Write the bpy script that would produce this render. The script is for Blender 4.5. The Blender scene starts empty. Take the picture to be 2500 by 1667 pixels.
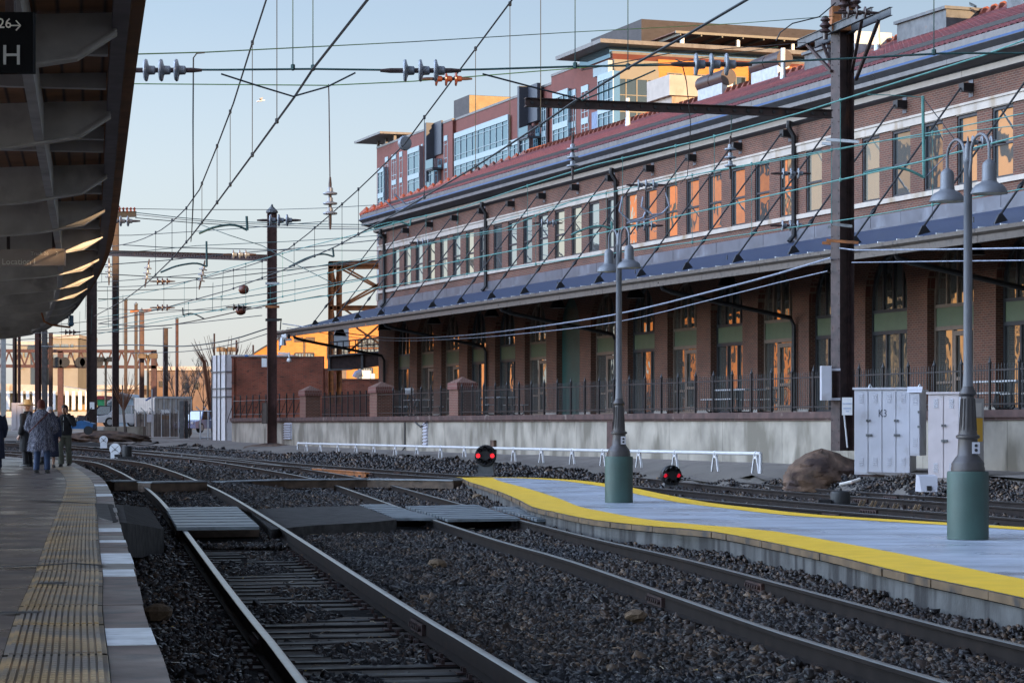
import bpy, math, random
import numpy as np
from mathutils import Vector, Matrix
R = math.radians
rnd = random.Random(7)
scn = bpy.context.scene
COL = scn.collection
# ---------------------------------------------------------------- camera, sky, sun, exposure
# world origin = lens of the camera (z = 0 is eye height); metres; +Y looks up the line
F, CX, HY = 5800.0, 1250.0, 1036.0           # focal length and horizon in photo pixels
cam = bpy.data.cameras.new('camera'); camo = bpy.data.objects.new('camera', cam); COL.objects.link(camo)
cam.sensor_width = 36; cam.lens = 36 * F / 2500; cam.shift_y = (HY - 833.5) / 2500
camo.rotation_euler = (R(90), 0, 0); cam.clip_start = .5; cam.clip_end = 8000
scn.camera = camo
SKY_BOOST = 24.0
SUN_AZ, SUN_EL = 27.0, 6.5                    # degrees right of straight behind, elevation
w = bpy.data.worlds.new('World'); scn.world = w; w.use_nodes = True
sky = w.node_tree.nodes.new('ShaderNodeTexSky'); sky.sky_type = 'NISHITA'; sky.sun_disc = False
sky.sun_elevation = R(SUN_EL); sky.sun_rotation = R(180 - SUN_AZ)
sky.air_density = .9; sky.dust_density = .3; sky.ozone_density = 3.0
bg = w.node_tree.nodes['Background']; bg.inputs[1].default_value = 0.088
hs = w.node_tree.nodes.new('ShaderNodeHueSaturation'); hs.inputs['Saturation'].default_value = .60   # thin winter haze greys the sky
tc0 = w.node_tree.nodes.new('ShaderNodeTexCoord'); sp0_ = w.node_tree.nodes.new('ShaderNodeSeparateXYZ'); w.node_tree.links.new(tc0.outputs['Generated'], sp0_.inputs[0])
sm_ = w.node_tree.nodes.new('ShaderNodeMapRange'); sm_.inputs[1].default_value = .0; sm_.inputs[2].default_value = .17; sm_.inputs[3].default_value = .08; sm_.inputs[4].default_value = .58; w.node_tree.links.new(sp0_.outputs['Z'], sm_.inputs[0]); w.node_tree.links.new(sm_.outputs[0], hs.inputs['Saturation'])
tn = w.node_tree.nodes.new('ShaderNodeMix'); tn.data_type = 'RGBA'; tn.blend_type = 'MULTIPLY'; tn.inputs[0].default_value = 1; tn.inputs[7].default_value = (1.005, .99, 1.0, 1)
w.node_tree.links.new(sky.outputs[0], hs.inputs['Color']); w.node_tree.links.new(hs.outputs[0], tn.inputs[6]); # added bright patch of sky, unseen up left, to lift the shaded yard
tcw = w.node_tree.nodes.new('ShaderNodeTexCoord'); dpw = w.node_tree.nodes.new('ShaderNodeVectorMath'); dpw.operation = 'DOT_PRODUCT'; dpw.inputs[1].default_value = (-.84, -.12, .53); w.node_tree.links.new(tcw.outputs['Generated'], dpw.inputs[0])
vr = w.node_tree.nodes.new('ShaderNodeMapRange'); vr.interpolation_type = 'SMOOTHSTEP'; vr.inputs[1].default_value = .56; vr.inputs[2].default_value = .97; vr.inputs[3].default_value = 1.0; vr.inputs[4].default_value = SKY_BOOST; w.node_tree.links.new(dpw.outputs['Value'], vr.inputs[0])
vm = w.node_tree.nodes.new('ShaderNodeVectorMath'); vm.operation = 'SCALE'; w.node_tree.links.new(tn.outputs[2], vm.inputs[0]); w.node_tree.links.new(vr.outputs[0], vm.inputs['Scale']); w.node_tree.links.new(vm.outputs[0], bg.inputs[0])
sl = bpy.data.lights.new('sun', 'SUN'); sl.energy = 4.3; sl.angle = R(.5); sl.color = (1, .66, .36)
so = bpy.data.objects.new('sun', sl); COL.objects.link(so)
SUNV = Vector((math.sin(R(SUN_AZ)) * math.cos(R(SUN_EL)), -math.cos(R(SUN_AZ)) * math.cos(R(SUN_EL)), math.sin(R(SUN_EL))))
so.rotation_euler = SUNV.to_track_quat('Z', 'Y').to_euler()
vs = scn.view_settings; vs.view_transform = 'Standard'; vs.look = 'None'; vs.gamma = 1; vs.exposure = 1.1
scn.cycles.max_bounces = 6; scn.cycles.glossy_bounces = 4; scn.cycles.diffuse_bounces = 3
scn.cycles.caustics_reflective = False; scn.cycles.caustics_refractive = False
scn.cycles.use_denoising = True

# ---------------------------------------------------------------- helpers
def U(px, py, d): return Vector(((px - CX) * d / F, d, (HY - py) * d / F))          # photo point at depth d
def G(px, py, z): return U(px, py, F * -z / (py - HY))                               # photo point on level z
def H(px, py, z): return U(px, py, F * z / (HY - py))
def lerp(a, b, t): return a + (b - a) * t
def pw(x, tab):
    if x <= tab[0][0]: return tab[0][1]
    for (a, b), (c, d) in zip(tab, tab[1:]):
        if x <= c: return b + (d - b) * (x - a) / (c - a)
    return tab[-1][1]
def smooth(pts, step):
    """Catmull-Rom through 3-D points, resampled roughly every step metres"""
    P = [Vector(p) for p in pts]; P = [P[0] * 2 - P[1]] + P + [P[-1] * 2 - P[-2]]
    out = []
    for i in range(1, len(P) - 2):
        n = max(1, int((P[i + 1] - P[i]).length / step))
        for k in range(n):
            t = k / n; a, b, c, d = P[i - 1:i + 3]
            out.append(.5 * ((2 * b) + (c - a) * t + (2 * a - 5 * b + 4 * c - d) * t * t + (3 * b - a - 3 * c + d) * t ** 3))
    out.append(P[-2]); return out
def lateral(path, i):
    a, b = path[max(0, i - 1)], path[min(len(path) - 1, i + 1)]
    t = Vector((b.x - a.x, b.y - a.y, 0)).normalized(); return Vector((t.y, -t.x, 0))   # points to the right of travel
def offset(path, w, dz=0): return [p + lateral(path, i) * w + Vector((0, 0, dz)) for i, p in enumerate(path)]
ORG = {}
def empty(name, loc=(0, 0, 0), rz=0):
    o = bpy.data.objects.new(name, None); COL.objects.link(o); o.location = loc; o.rotation_euler = (0, 0, rz)
    o.empty_display_size = .3; ORG[o.name] = Vector(loc); return o
def tag(o, label, cat, group=None):
    o['label'] = label; o['category'] = cat
    if group: o['group'] = group
    return o
def thing(name, label, cat, loc=(0, 0, 0), rz=0, group=None): return tag(empty(name, loc, rz), label, cat, group)
def rootof(o):
    while o.parent: o = o.parent
    return o
class MB:
    def __init__(s): s.v = []; s.f = []; s.m = []; s.uv = {}
    def add(s, vs, fs, mi=0, uvs=None):
        b = len(s.v); s.v += [tuple(v) for v in vs]
        for k, f in enumerate(fs):
            if uvs: s.uv[len(s.f)] = uvs[k]
            s.f.append([b + i for i in f]); s.m.append(mi)
        return s
    def quad(s, a, b, c, d, mi=0, uv=None): return s.add([a, b, c, d], [(0, 1, 2, 3)], mi, [uv] if uv else None)
    def obox(s, c, ax, ay, az, mi=0):
        c, ax, ay, az = map(Vector, (c, ax, ay, az))
        vs = [c + ax * i + ay * j + az * k for k in (-1, 1) for j in (-1, 1) for i in (-1, 1)]
        return s.add(vs, [(0, 2, 3, 1), (4, 5, 7, 6), (0, 1, 5, 4), (2, 6, 7, 3), (0, 4, 6, 2), (1, 3, 7, 5)], mi)
    def box(s, x0, x1, y0, y1, z0, z1, mi=0):
        return s.obox(((x0 + x1) / 2, (y0 + y1) / 2, (z0 + z1) / 2), ((x1 - x0) / 2, 0, 0), (0, (y1 - y0) / 2, 0), (0, 0, (z1 - z0) / 2), mi)
    def bar(s, p, q, w, h, mi=0, up=(0, 0, 1)):
        p, q, up = Vector(p), Vector(q), Vector(up); d = q - p
        if d.length < 1e-6: return s
        t = d.normalized()
        if abs(t.dot(up)) > .99: up = Vector((1, 0, 0))
        l = t.cross(up).normalized(); u = l.cross(t)
        return s.obox((p + q) / 2, d / 2, l * w / 2, u * h / 2, mi)
    def ibar(s, p, q, w, h, t=.02, mi=0, up=(0, 0, 1)):
        """I-section beam"""
        p, q = Vector(p), Vector(q); d = (q - p).normalized(); up = Vector(up)
        if abs(d.dot(up)) > .99: up = Vector((1, 0, 0))
        l = d.cross(up).normalized(); u = l.cross(d)
        s.bar(p, q, t, h - 2 * t, mi, up)
        for k in (-1, 1): s.bar(p + u * k * (h - t) / 2, q + u * k * (h - t) / 2, w, t, mi, up)
        return s
    def tube(s, pts, r, n=8, mi=0, cap=True):
        pts = [Vector(p) for p in pts]; m = len(pts); rs = r if isinstance(r, (list, tuple)) else [r] * m
        vs = []; ref = None
        for i, p in enumerate(pts):
            t = (pts[min(m - 1, i + 1)] - pts[max(0, i - 1)]).normalized()
            if ref is None: ref = t.orthogonal()
            ref = (ref - t * ref.dot(t)); ref = ref.normalized() if ref.length > 1e-5 else t.orthogonal().normalized()
            b = t.cross(ref)
            for k in range(n):
                a = 2 * math.pi * k / n; vs.append(p + (ref * math.cos(a) + b * math.sin(a)) * rs[i])
        fs = [(i * n + k, i * n + (k + 1) % n, (i + 1) * n + (k + 1) % n, (i + 1) * n + k) for i in range(m - 1) for k in range(n)]
        if cap: fs += [tuple(range(n - 1, -1, -1)), tuple((m - 1) * n + k for k in range(n))]
        return s.add(vs, fs, mi)
    def lathe(s, prof, c=(0, 0, 0), n=24, mi=0, axis=(0, 0, 1), caps=True):
        c, ax = Vector(c), Vector(axis).normalized(); x = ax.orthogonal().normalized(); y = ax.cross(x)
        vs = [c + ax * z + (x * math.cos(2 * math.pi * k / n) + y * math.sin(2 * math.pi * k / n)) * r for r, z in prof for k in range(n)]
        m = len(prof)
        fs = [(i * n + k, i * n + (k + 1) % n, (i + 1) * n + (k + 1) % n, (i + 1) * n + k) for i in range(m - 1) for k in range(n)]
        if caps: fs += [tuple(range(n - 1, -1, -1)), tuple((m - 1) * n + k for k in range(n))]
        return s.add(vs, fs, mi)
    def sweep(s, path, prof, mi=0, caps=True, mis=None):
        """profile (side, up) swept along a path; side is to the right of travel"""
        n = len(prof); vs = []
        for i, p in enumerate(path):
            l = lateral(path, i); vs += [p + l * a + Vector((0, 0, b)) for a, b in prof]
        for i in range(len(path) - 1): pass
        b0 = len(s.v); s.v += [tuple(v) for v in vs]
        for i in range(len(path) - 1):
            for k in range(n):
                s.f.append([b0 + i * n + k, b0 + (i + 1) * n + k, b0 + (i + 1) * n + (k + 1) % n, b0 + i * n + (k + 1) % n])
                s.m.append(mis[k] if mis else mi)
        if caps:
            s.f.append([b0 + k for k in range(n)]); s.m.append(mi)
            s.f.append([b0 + (len(path) - 1) * n + k for k in range(n - 1, -1, -1)]); s.m.append(mi)
        return s
    def prism(s, poly, vec, mi=0):
        poly = [Vector(p) for p in poly]; vec = Vector(vec); n = len(poly)
        vs = poly + [p + vec for p in poly]
        fs = [tuple(range(n - 1, -1, -1)), tuple(range(n, 2 * n))] + [(i, (i + 1) % n, n + (i + 1) % n, n + i) for i in range(n)]
        return s.add(vs, fs, mi)
    def text(s, txt, origin, right, up, size, mi=0, depth=.004, align='LEFT', xs=1.0):
        """raised lettering built from the built-in font"""
        c = bpy.data.curves.new('lettering', 'FONT'); c.body = txt; c.size = size; c.align_x = align; c.extrude = depth / 2; c.resolution_u = 2
        o = bpy.data.objects.new('lettering', c); me = o.to_mesh()
        right, up, origin = Vector(right).normalized(), Vector(up).normalized(), Vector(origin); nn = right.cross(up)
        s.add([origin + right * v.co.x * xs + up * v.co.y + nn * v.co.z for v in me.vertices], [tuple(p.vertices) for p in me.polygons], mi)
        o.to_mesh_clear(); bpy.data.objects.remove(o); bpy.data.curves.remove(c); return s
    def build(s, name, mats, parent=None, sm=False, local=False, fix=True):
        me = bpy.data.meshes.new(name)
        org = Vector((0, 0, 0)) if (parent is None or local) else ORG.get(rootof(parent).name, Vector((0, 0, 0)))
        V = np.array(s.v, dtype=np.float64).reshape(-1, 3) - np.array(org)
        me.from_pydata(V.tolist(), [], s.f)
        if not isinstance(mats, (list, tuple)): mats = [mats]
        for m in mats: me.materials.append(m)
        me.polygons.foreach_set('material_index', s.m)
        uvl = me.uv_layers.new(name='uv'); uvs = np.zeros((len(me.loops), 2), dtype=np.float32)
        if fix:
            import bmesh
        for p in me.polygons:
            if p.index in s.uv:
                for li, u in zip(p.loop_indices, s.uv[p.index]): uvs[li] = u
            else:
                nx, ny, nz = p.normal
                if abs(nz) > .75:
                    for li in p.loop_indices:
                        c = V[me.loops[li].vertex_index]; uvs[li] = (c[0], c[1])
                else:
                    l = math.hypot(nx, ny) or 1; tx, ty = -ny / l, nx / l
                    for li in p.loop_indices:
                        c = V[me.loops[li].vertex_index]; uvs[li] = (c[0] * tx + c[1] * ty, c[2])
        uvl.data.foreach_set('uv', uvs.ravel())
        if sm:
            me.polygons.foreach_set('use_smooth', [True] * len(me.polygons)); me.set_sharp_from_angle(angle=R(38))
        me.update()
        o = bpy.data.objects.new(name, me); COL.objects.link(o)
        if parent: o.parent = parent
        return o
def struct(o): o['kind'] = 'structure'; return o
def stuff(o): o['kind'] = 'stuff'; return o
def kids(o): return [c for c in bpy.data.objects if c.parent == o]
def clone(o, parent=None):
    c = o.copy(); COL.objects.link(c)
    if parent: c.parent = parent
    for k in list(o.children): clone(k, c)
    return c

# ---------------------------------------------------------------- materials
def mat(name, col, rough=.6, metal=0, var=.25, scale=3, bump=0, bscale=40, col2=None, coord='Object', detail=5, dirt=None, spec=None, rvar=0):
    m = bpy.data.materials.new(name); m.use_nodes = True; nt = m.node_tree; N, L = nt.nodes, nt.links
    b = N['Principled BSDF']; b.inputs['Roughness'].default_value = rough; b.inputs['Metallic'].default_value = metal
    if spec is not None: b.inputs['Specular IOR Level'].default_value = spec
    tc = N.new('ShaderNodeTexCoord'); nz = N.new('ShaderNodeTexNoise'); nz.inputs['Scale'].default_value = scale; nz.inputs['Detail'].default_value = detail
    L.new(tc.outputs[coord], nz.inputs['Vector'])
    c2 = col2 or tuple(min(1, c * (1 + var)) for c in col); c1 = col if col2 else tuple(c * (1 - var) for c in col)
    r = N.new('ShaderNodeValToRGB'); r.color_ramp.elements[0].position = .3; r.color_ramp.elements[1].position = .7
    r.color_ramp.elements[0].color = (*c1, 1); r.color_ramp.elements[1].color = (*c2, 1)
    L.new(nz.outputs['Fac'], r.inputs[0]); out = r.outputs[0]
    if dirt:      # (colour, scale, amount 0..1 threshold)
        n2 = N.new('ShaderNodeTexNoise'); n2.inputs['Scale'].default_value = dirt[1]; n2.inputs['Detail'].default_value = 7
        mp = N.new('ShaderNodeMapping'); mp.inputs['Scale'].default_value = dirt[3] if len(dirt) > 3 else (1, 1, 1)
        L.new(tc.outputs[coord], mp.inputs[0]); L.new(mp.outputs[0], n2.inputs['Vector'])
        r2 = N.new('ShaderNodeValToRGB'); r2.color_ramp.elements[0].position = dirt[2]; r2.color_ramp.elements[1].position = min(1, dirt[2] + .15)
        r2.color_ramp.elements[0].color = (0, 0, 0, 1); r2.color_ramp.elements[1].color = (1, 1, 1, 1)
        L.new(n2.outputs['Fac'], r2.inputs[0])
        mx = N.new('ShaderNodeMix'); mx.data_type = 'RGBA'; L.new(r2.outputs[0], mx.inputs[0]); L.new(out, mx.inputs[6]); mx.inputs[7].default_value = (*dirt[0], 1); out = mx.outputs[2]
    L.new(out, b.inputs['Base Color'])
    if rvar:
        ma = N.new('ShaderNodeMapRange'); ma.inputs[3].default_value = rough - rvar; ma.inputs[4].default_value = rough + rvar
        n3 = N.new('ShaderNodeTexNoise'); n3.inputs['Scale'].default_value = scale * .6; n3.inputs['Detail'].default_value = 4; L.new(tc.outputs[coord], n3.inputs['Vector'])
        ma.inputs[1].default_value = .35; ma.inputs[2].default_value = .65; L.new(n3.outputs['Fac'], ma.inputs[0]); L.new(ma.outputs[0], b.inputs['Roughness'])
    if bump:
        n4 = N.new('ShaderNodeTexNoise'); n4.inputs['Scale'].default_value = bscale; n4.inputs['Detail'].default_value = 4; L.new(tc.outputs[coord], n4.inputs['Vector'])
        bp = N.new('ShaderNodeBump'); bp.inputs['Strength'].default_value = bump; bp.inputs['Distance'].default_value = .02
        L.new(n4.outputs['Fac'], bp.inputs['Height']); L.new(bp.outputs[0], b.inputs['Normal'])
    return m
def brick(name, c1, c2, mort, bw=.203, rh=.0677, ms=.011, rough=.85, dirt=.5, dcol=(.03, .02, .02)):
    m = bpy.data.materials.new(name); m.use_nodes = True; nt = m.node_tree; N, L = nt.nodes, nt.links
    b = N['Principled BSDF']; b.inputs['Roughness'].default_value = rough
    tc = N.new('ShaderNodeTexCoord'); t = N.new('ShaderNodeTexBrick'); L.new(tc.outputs['UV'], t.inputs['Vector'])
    t.inputs['Scale'].default_value = 1; t.inputs['Brick Width'].default_value = bw; t.inputs['Row Height'].default_value = rh; t.inputs['Mortar Size'].default_value = ms
    t.inputs['Color1'].default_value = (*c1, 1); t.inputs['Color2'].default_value = (*c2, 1); t.inputs['Mortar'].default_value = (*mort, 1); t.inputs['Bias'].default_value = -.1
    nz = N.new('ShaderNodeTexNoise'); nz.inputs['Scale'].default_value = .8; nz.inputs['Detail'].default_value = 6; L.new(tc.outputs['UV'], nz.inputs['Vector'])
    rr = N.new('ShaderNodeMapRange'); rr.inputs[1].default_value = .35; rr.inputs[2].default_value = .7; rr.inputs[3].default_value = 1.15; rr.inputs[4].default_value = 1 - dirt * .6; L.new(nz.outputs['Fac'], rr.inputs[0])
    mu = N.new('ShaderNodeVectorMath'); mu.operation = 'SCALE'; L.new(t.outputs['Color'], mu.inputs[0]); L.new(rr.outputs[0], mu.inputs['Scale'])
    # scattered dark burnt bricks in patches
    n2 = N.new('ShaderNodeTexNoise'); n2.inputs['Scale'].default_value = 6; n2.inputs['Detail'].default_value = 3
    mp = N.new('ShaderNodeMapping'); mp.inputs['Scale'].default_value = (.4, 2.2, 1); L.new(tc.outputs['UV'], mp.inputs[0]); L.new(mp.outputs[0], n2.inputs['Vector'])
    r2 = N.new('ShaderNodeMapRange'); r2.inputs[1].default_value = .60; r2.inputs[2].default_value = .66; r2.inputs[4].default_value = dirt; L.new(n2.outputs['Fac'], r2.inputs[0])
    mx = N.new('ShaderNodeMix'); mx.data_type = 'RGBA'; L.new(r2.outputs[0], mx.inputs[0]); L.new(mu.outputs[0], mx.inputs[6]); mx.inputs[7].default_value = (*dcol, 1)
    L.new(mx.outputs[2], b.inputs['Base Color'])
    bp = N.new('ShaderNodeBump'); bp.inputs['Strength'].default_value = .5; bp.inputs['Distance'].default_value = .01; bp.invert = True
    L.new(t.outputs['Fac'], bp.inputs['Height']); L.new(bp.outputs[0], b.inputs['Normal'])
    return m
def glass(name, col=(.60, .63, .62), rough=.02, metal=.9, wob=.0035, dark=(.02, .025, .03)):
    """reflective coated window glass with slightly wavy panes"""
    m = bpy.data.materials.new(name); m.use_nodes = True; nt = m.node_tree; N, L = nt.nodes, nt.links
    b = N['Principled BSDF']; b.inputs['Base Color'].default_value = (*col, 1); b.inputs['Metallic'].default_value = metal; b.inputs['Roughness'].default_value = rough
    tc = N.new('ShaderNodeTexCoord'); n = N.new('ShaderNodeTexNoise'); n.inputs['Scale'].default_value = 1.1; n.inputs['Detail'].default_value = 2
    oi = N.new('ShaderNodeObjectInfo'); ad = N.new('ShaderNodeVectorMath'); ad.operation = 'ADD'; L.new(tc.outputs['Object'], ad.inputs[0]); L.new(oi.outputs['Location'], ad.inputs[1]); L.new(ad.outputs[0], n.inputs['Vector'])
    bp = N.new('ShaderNodeBump'); bp.inputs['Strength'].default_value = 1; bp.inputs['Distance'].default_value = wob; L.new(n.outputs['Fac'], bp.inputs['Height']); L.new(bp.outputs[0], b.inputs['Normal'])
    return m
def emit(name, col, s):
    m = bpy.data.materials.new(name); m.use_nodes = True; b = m.node_tree.nodes['Principled BSDF']
    b.inputs['Base Color'].default_value = (*col, 1); b.inputs['Emission Color'].default_value = (*col, 1); b.inputs['Emission Strength'].default_value = s; return m
def wave(name, c1, c2, freq, axis='X', rough=.5, metal=0, bump=.6, dist=.03, noise=.15, coord='UV'):
    """ribs or boards: a periodic band along one UV axis"""
    m = mat(name, c1, rough, metal, noise, 2.5, coord='Object'); nt = m.node_tree; N, L = nt.nodes, nt.links; b = N['Principled BSDF']
    tc = N.new('ShaderNodeTexCoord'); sp = N.new('ShaderNodeSeparateXYZ'); L.new(tc.outputs[coord], sp.inputs[0])
    mu = N.new('ShaderNodeMath'); mu.operation = 'MULTIPLY'; mu.inputs[1].default_value = freq; L.new(sp.outputs[axis], mu.inputs[0])
    fr = N.new('ShaderNodeMath'); fr.operation = 'FRACT'; L.new(mu.outputs[0], fr.inputs[0])
    pp = N.new('ShaderNodeMath'); pp.operation = 'PINGPONG'; pp.inputs[1].default_value = .5; L.new(fr.outputs[0], pp.inputs[0])
    cr = N.new('ShaderNodeMapRange'); cr.inputs[1].default_value = .02; cr.inputs[2].default_value = .14; L.new(pp.outputs[0], cr.inputs[0])
    src = b.inputs['Base Color'].links[0].from_socket
    mx = N.new('ShaderNodeMix'); mx.data_type = 'RGBA'; L.new(cr.outputs[0], mx.inputs[0]); mx.inputs[6].default_value = (*c2, 1); L.new(src, mx.inputs[7]); L.new(mx.outputs[2], b.inputs['Base Color'])
    bp = N.new('ShaderNodeBump'); bp.inputs['Strength'].default_value = bump; bp.inputs['Distance'].default_value = dist; L.new(cr.outputs[0], bp.inputs['Height']); L.new(bp.outputs[0], b.inputs['Normal'])
    return m

M = {}
M['brick'] = brick('facade brick', (.115, .033, .018), (.066, .021, .014), (.155, .105, .075), dirt=.4, ms=.010)
M['brick_red'] = brick('red wall brick', (.31, .060, .028), (.23, .045, .024), (.24, .13, .085), dirt=.8)
M['brick_pier'] = brick('pier brick', (.125, .036, .022), (.085, .026, .018), (.17, .115, .085), dirt=.25)
M['brick_flat'] = brick('apartment brick', (.125, .032, .024), (.105, .028, .021), (.11, .036, .027), bw=.4, rh=.13, dirt=.1)
M['brick_orange'] = brick('orange brick', (.52, .205, .045), (.46, .175, .04), (.42, .2, .07), bw=.4, rh=.15, dirt=.1)
M['brick_dark'] = brick('dark brick', (.05, .042, .042), (.04, .034, .034), (.05, .045, .045), bw=.5, rh=.2, dirt=.1)
M['brick_tan'] = brick('tan brick', (.30, .21, .11), (.27, .18, .09), (.28, .2, .1), bw=.5, rh=.2, dirt=.05)
M['stone'] = mat('limestone', (.40, .345, .295), .8, 0, .12, 2, bump=.15, bscale=25, dirt=((.25, .18, .115), 1.2, .56, (1, 1, .5)))
M['concrete'] = mat('stained concrete', (.27, .24, .195), .85, 0, .3, .9, bump=.25, bscale=12, dirt=((.135, .118, .09), 1.0, .47, (1.2, 1.2, .45)))
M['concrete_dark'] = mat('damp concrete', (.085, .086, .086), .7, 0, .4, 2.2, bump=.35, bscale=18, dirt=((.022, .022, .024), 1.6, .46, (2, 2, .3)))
M['rust_cap'] = mat('rusted coping', (.062, .032, .027), .8, 0, .4, 3, dirt=((.17, .13, .11), 2.5, .60))
M['mast'] = mat('rust brown steel', (.034, .018, .017), .62, .15, .5, 5, bump=.15, bscale=30, dirt=((.085, .036, .022), 3, .60, (1, 1, .35)))
M['mast_red'] = mat('red oxide steel', (.062, .024, .021), .6, .1, .35, 4, bump=.1, bscale=30, dirt=((.035, .016, .014), 2, .55, (1, 1, .3)))
M['steel_black'] = mat('black painted steel', (.012, .012, .014), .5, .1, .3, 6)
M['steel_grey'] = mat('weathered grey steel', (.10, .105, .11), .55, .3, .3, 4, dirt=((.14, .08, .05), 4, .62))
M['rust'] = mat('orange rusted steel', (.28, .10, .03), .75, .1, .45, 3, dirt=((.06, .03, .02), 2, .55))
M['galv'] = mat('galvanised steel', (.40, .42, .44), .45, .5, .15, 5)
M['white_paint'] = mat('white paint', (.50, .50, .51), .5, 0, .1, 3, dirt=((.33, .30, .27), 3, .62))
M['teal'] = mat('lit verdigris copper', (.065, .19, .175), .6, .2, .25, 8)  # lit copy of the verdigris, for wires seen against the depot
M['teal_shade'] = mat('shaded verdigris', (.022, .060, .058), .6, .2, .3, 8)  # shaded copy of the same verdigris, for wires against the sky
M['wire'] = mat('dark wire', (.020, .024, .028), .5, .4, .3, 8)
M['wire_green'] = mat('green wire', (.035, .10, .05), .5, .4, .3, 8)
M['wire_silver'] = mat('silver cable', (.22, .24, .30), .5, .3, .3, 8)
M['porcelain'] = mat('grey porcelain', (.19, .205, .235), .25, 0, .12, 10)
M['porcelain_brown'] = mat('brown porcelain', (.12, .035, .02), .25, 0, .15, 10)
M['porcelain_dark'] = mat('dark porcelain', (.05, .03, .028), .3, 0, .25, 10)
M['glass'] = glass('window glass')
M['glass_low'] = glass('door glass', (.46, .47, .44), wob=.010)
M['glass_apt'] = glass('apartment glass', (.28, .43, .52), wob=.003)
M['frame_dark'] = mat('dark window frame', (.03, .033, .04), .45, .2, .15, 5)
M['frame_bronze'] = mat('bronze door frame', (.16, .12, .095), .5, .2, .15, 5)
M['green_panel'] = mat('green panel', (.080, .105, .062), .55, 0, .12, 2)
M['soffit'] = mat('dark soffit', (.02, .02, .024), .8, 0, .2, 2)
M['cornice'] = mat('grey cornice metal', (.135, .125, .122), .6, .1, .15, 3, dirt=((.085, .076, .073), 1, .55, (1, 1, .4)))
M['cornice_cream'] = mat('cream frieze', (.31, .265, .225), .7, 0, .08, 3)
M['cornice_shade'] = mat('shaded cornice', (.05, .048, .05), .6, .1, .2, 3)  # shade under the cornice mouldings put into the colour
M['gutter_sky_sheen'] = mat('sky sheen gutter ledge', (.035, .075, .17), .45, .1, .1, 3)  # blue paints in the sky reflected by the sloping ledge
M['gutter'] = mat('weathered gutter', (.095, .078, .066), .6, .2, .3, 5, dirt=((.05, .042, .038), 5, .52))
M['flashing'] = mat('lead flashing', (.10, .105, .125), .5, .3, .2, 1.5, dirt=((.19, .205, .24), .9, .55, (1, 1, .6)))
M['canopy_roof'] = wave('blue metal roof', (.011, .028, .075), (.007, .016, .042), 3, 'X', .55, .1, .7, .02)
M['asphalt'] = mat('worn asphalt', (.062, .060, .060), .85, 0, .4, 6, bump=.3, bscale=60, spec=.2)
M['path'] = mat('gravel path', (.125, .108, .095), .9, 0, .25, 3, bump=.3, bscale=40)
M['plat_l'] = mat('damp dark paving', (.135, .105, .092), .36, 0, .35, 1.6, bump=.12, bscale=20, coord='Object', rvar=.16, dirt=((.08, .075, .077), 1.1, .53, (.35, 1.6, 1)))
M['plat_m'] = mat('wet pale concrete', (.37, .41, .48), .36, 0, .16, .9, bump=.06, bscale=25, rvar=.16, dirt=((.23, .26, .31), .9, .50, (.35, 1.5, 1)))
M['yellow'] = wave('yellow tactile strip', (.86, .53, .015), (.60, .35, .01), 14, 'X', .5, 0, .5, .01, noise=.10)
M['edge_tan'] = mat('brown edge block', (.125, .082, .045), .7, 0, .35, 2, dirt=((.04, .035, .032), 3, .52))
M['edge_red'] = mat('brown edge stone', (.17, .125, .11), .5, 0, .4, 2, bump=.15, bscale=30, dirt=((.085, .078, .08), 3, .52), rvar=.12)
M['edge_pale'] = mat('pale edge stone', (.24, .22, .20), .5, 0, .25, 3, bump=.1)
M['edge_white'] = mat('white painted stone', (.74, .77, .82), .45, 0, .2, 5, dirt=((.42, .43, .45), 6, .57, (1, 4, 1)))
M['tactile'] = mat('worn tactile panel', (.43, .295, .155), .42, 0, .35, 1.3, bump=.2, bscale=30, dirt=((.22, .19, .17), 1.5, .42), rvar=.12)
M['rail_side'] = mat('rail steel', (.016, .012, .011), .75, .1, .3, 4, spec=.2, dirt=((.034, .020, .015), 5, .6))
M['rail_top'] = mat('polished rail head', (.34, .35, .35), .28, .9, .15, 5)
M['tie'] = mat('creosoted timber', (.013, .011, .012), .55, 0, .45, 4, bump=.4, bscale=20, rvar=.15, spec=.25)
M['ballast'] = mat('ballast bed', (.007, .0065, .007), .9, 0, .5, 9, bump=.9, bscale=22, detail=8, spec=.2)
M['ground'] = mat('bare ground', (.12, .105, .09), .9, 0, .3, .3, bump=.2, bscale=8)
M['grate'] = mat('galvanised grating', (.21, .25, .285), .42, .5, .2, 3, dirt=((.10, .115, .125), 2.5, .54))
M['timber_dark'] = mat('dark stained timber', (.095, .062, .042), .7, 0, .45, 4, bump=.3)
M['trough'] = mat('frosted trough lid', (.20, .225, .25), .5, 0, .3, 4)
M['rustbase'] = mat('rust stained rock', (.085, .050, .032), .9, 0, .55, 3.5, bump=1, bscale=11, dirt=((.028, .014, .011), 1.6, .50))
M['cab'] = mat('white steel cabinet', (.42, .42, .46), .45, .1, .08, 2, dirt=((.31, .29, .30), 1.5, .57))
M['cab_pink'] = mat('aged white cabinet', (.46, .41, .42), .5, .05, .08, 2, dirt=((.36, .32, .31), 1.8, .58))
M['grey_lamp'] = mat('grey lamp paint', (.115, .12, .135), .45, .1, .14, 4, dirt=((.085, .085, .09), 4, .6))
M['lamp_base'] = mat('bronze lamp base', (.055, .05, .05), .45, .3, .2, 5)
M['lamp_green'] = mat('green painted concrete', (.033, .072, .062), .55, 0, .2, 2, bump=.15, bscale=14, dirt=((.030, .055, .050), 2, .54, (3, 3, .3)))
M['lamp_in'] = mat('white lamp lining', (.55, .55, .5), .5)
M['black'] = mat('matt black', (.010, .010, .011), .6, 0, .2, 5)
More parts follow.
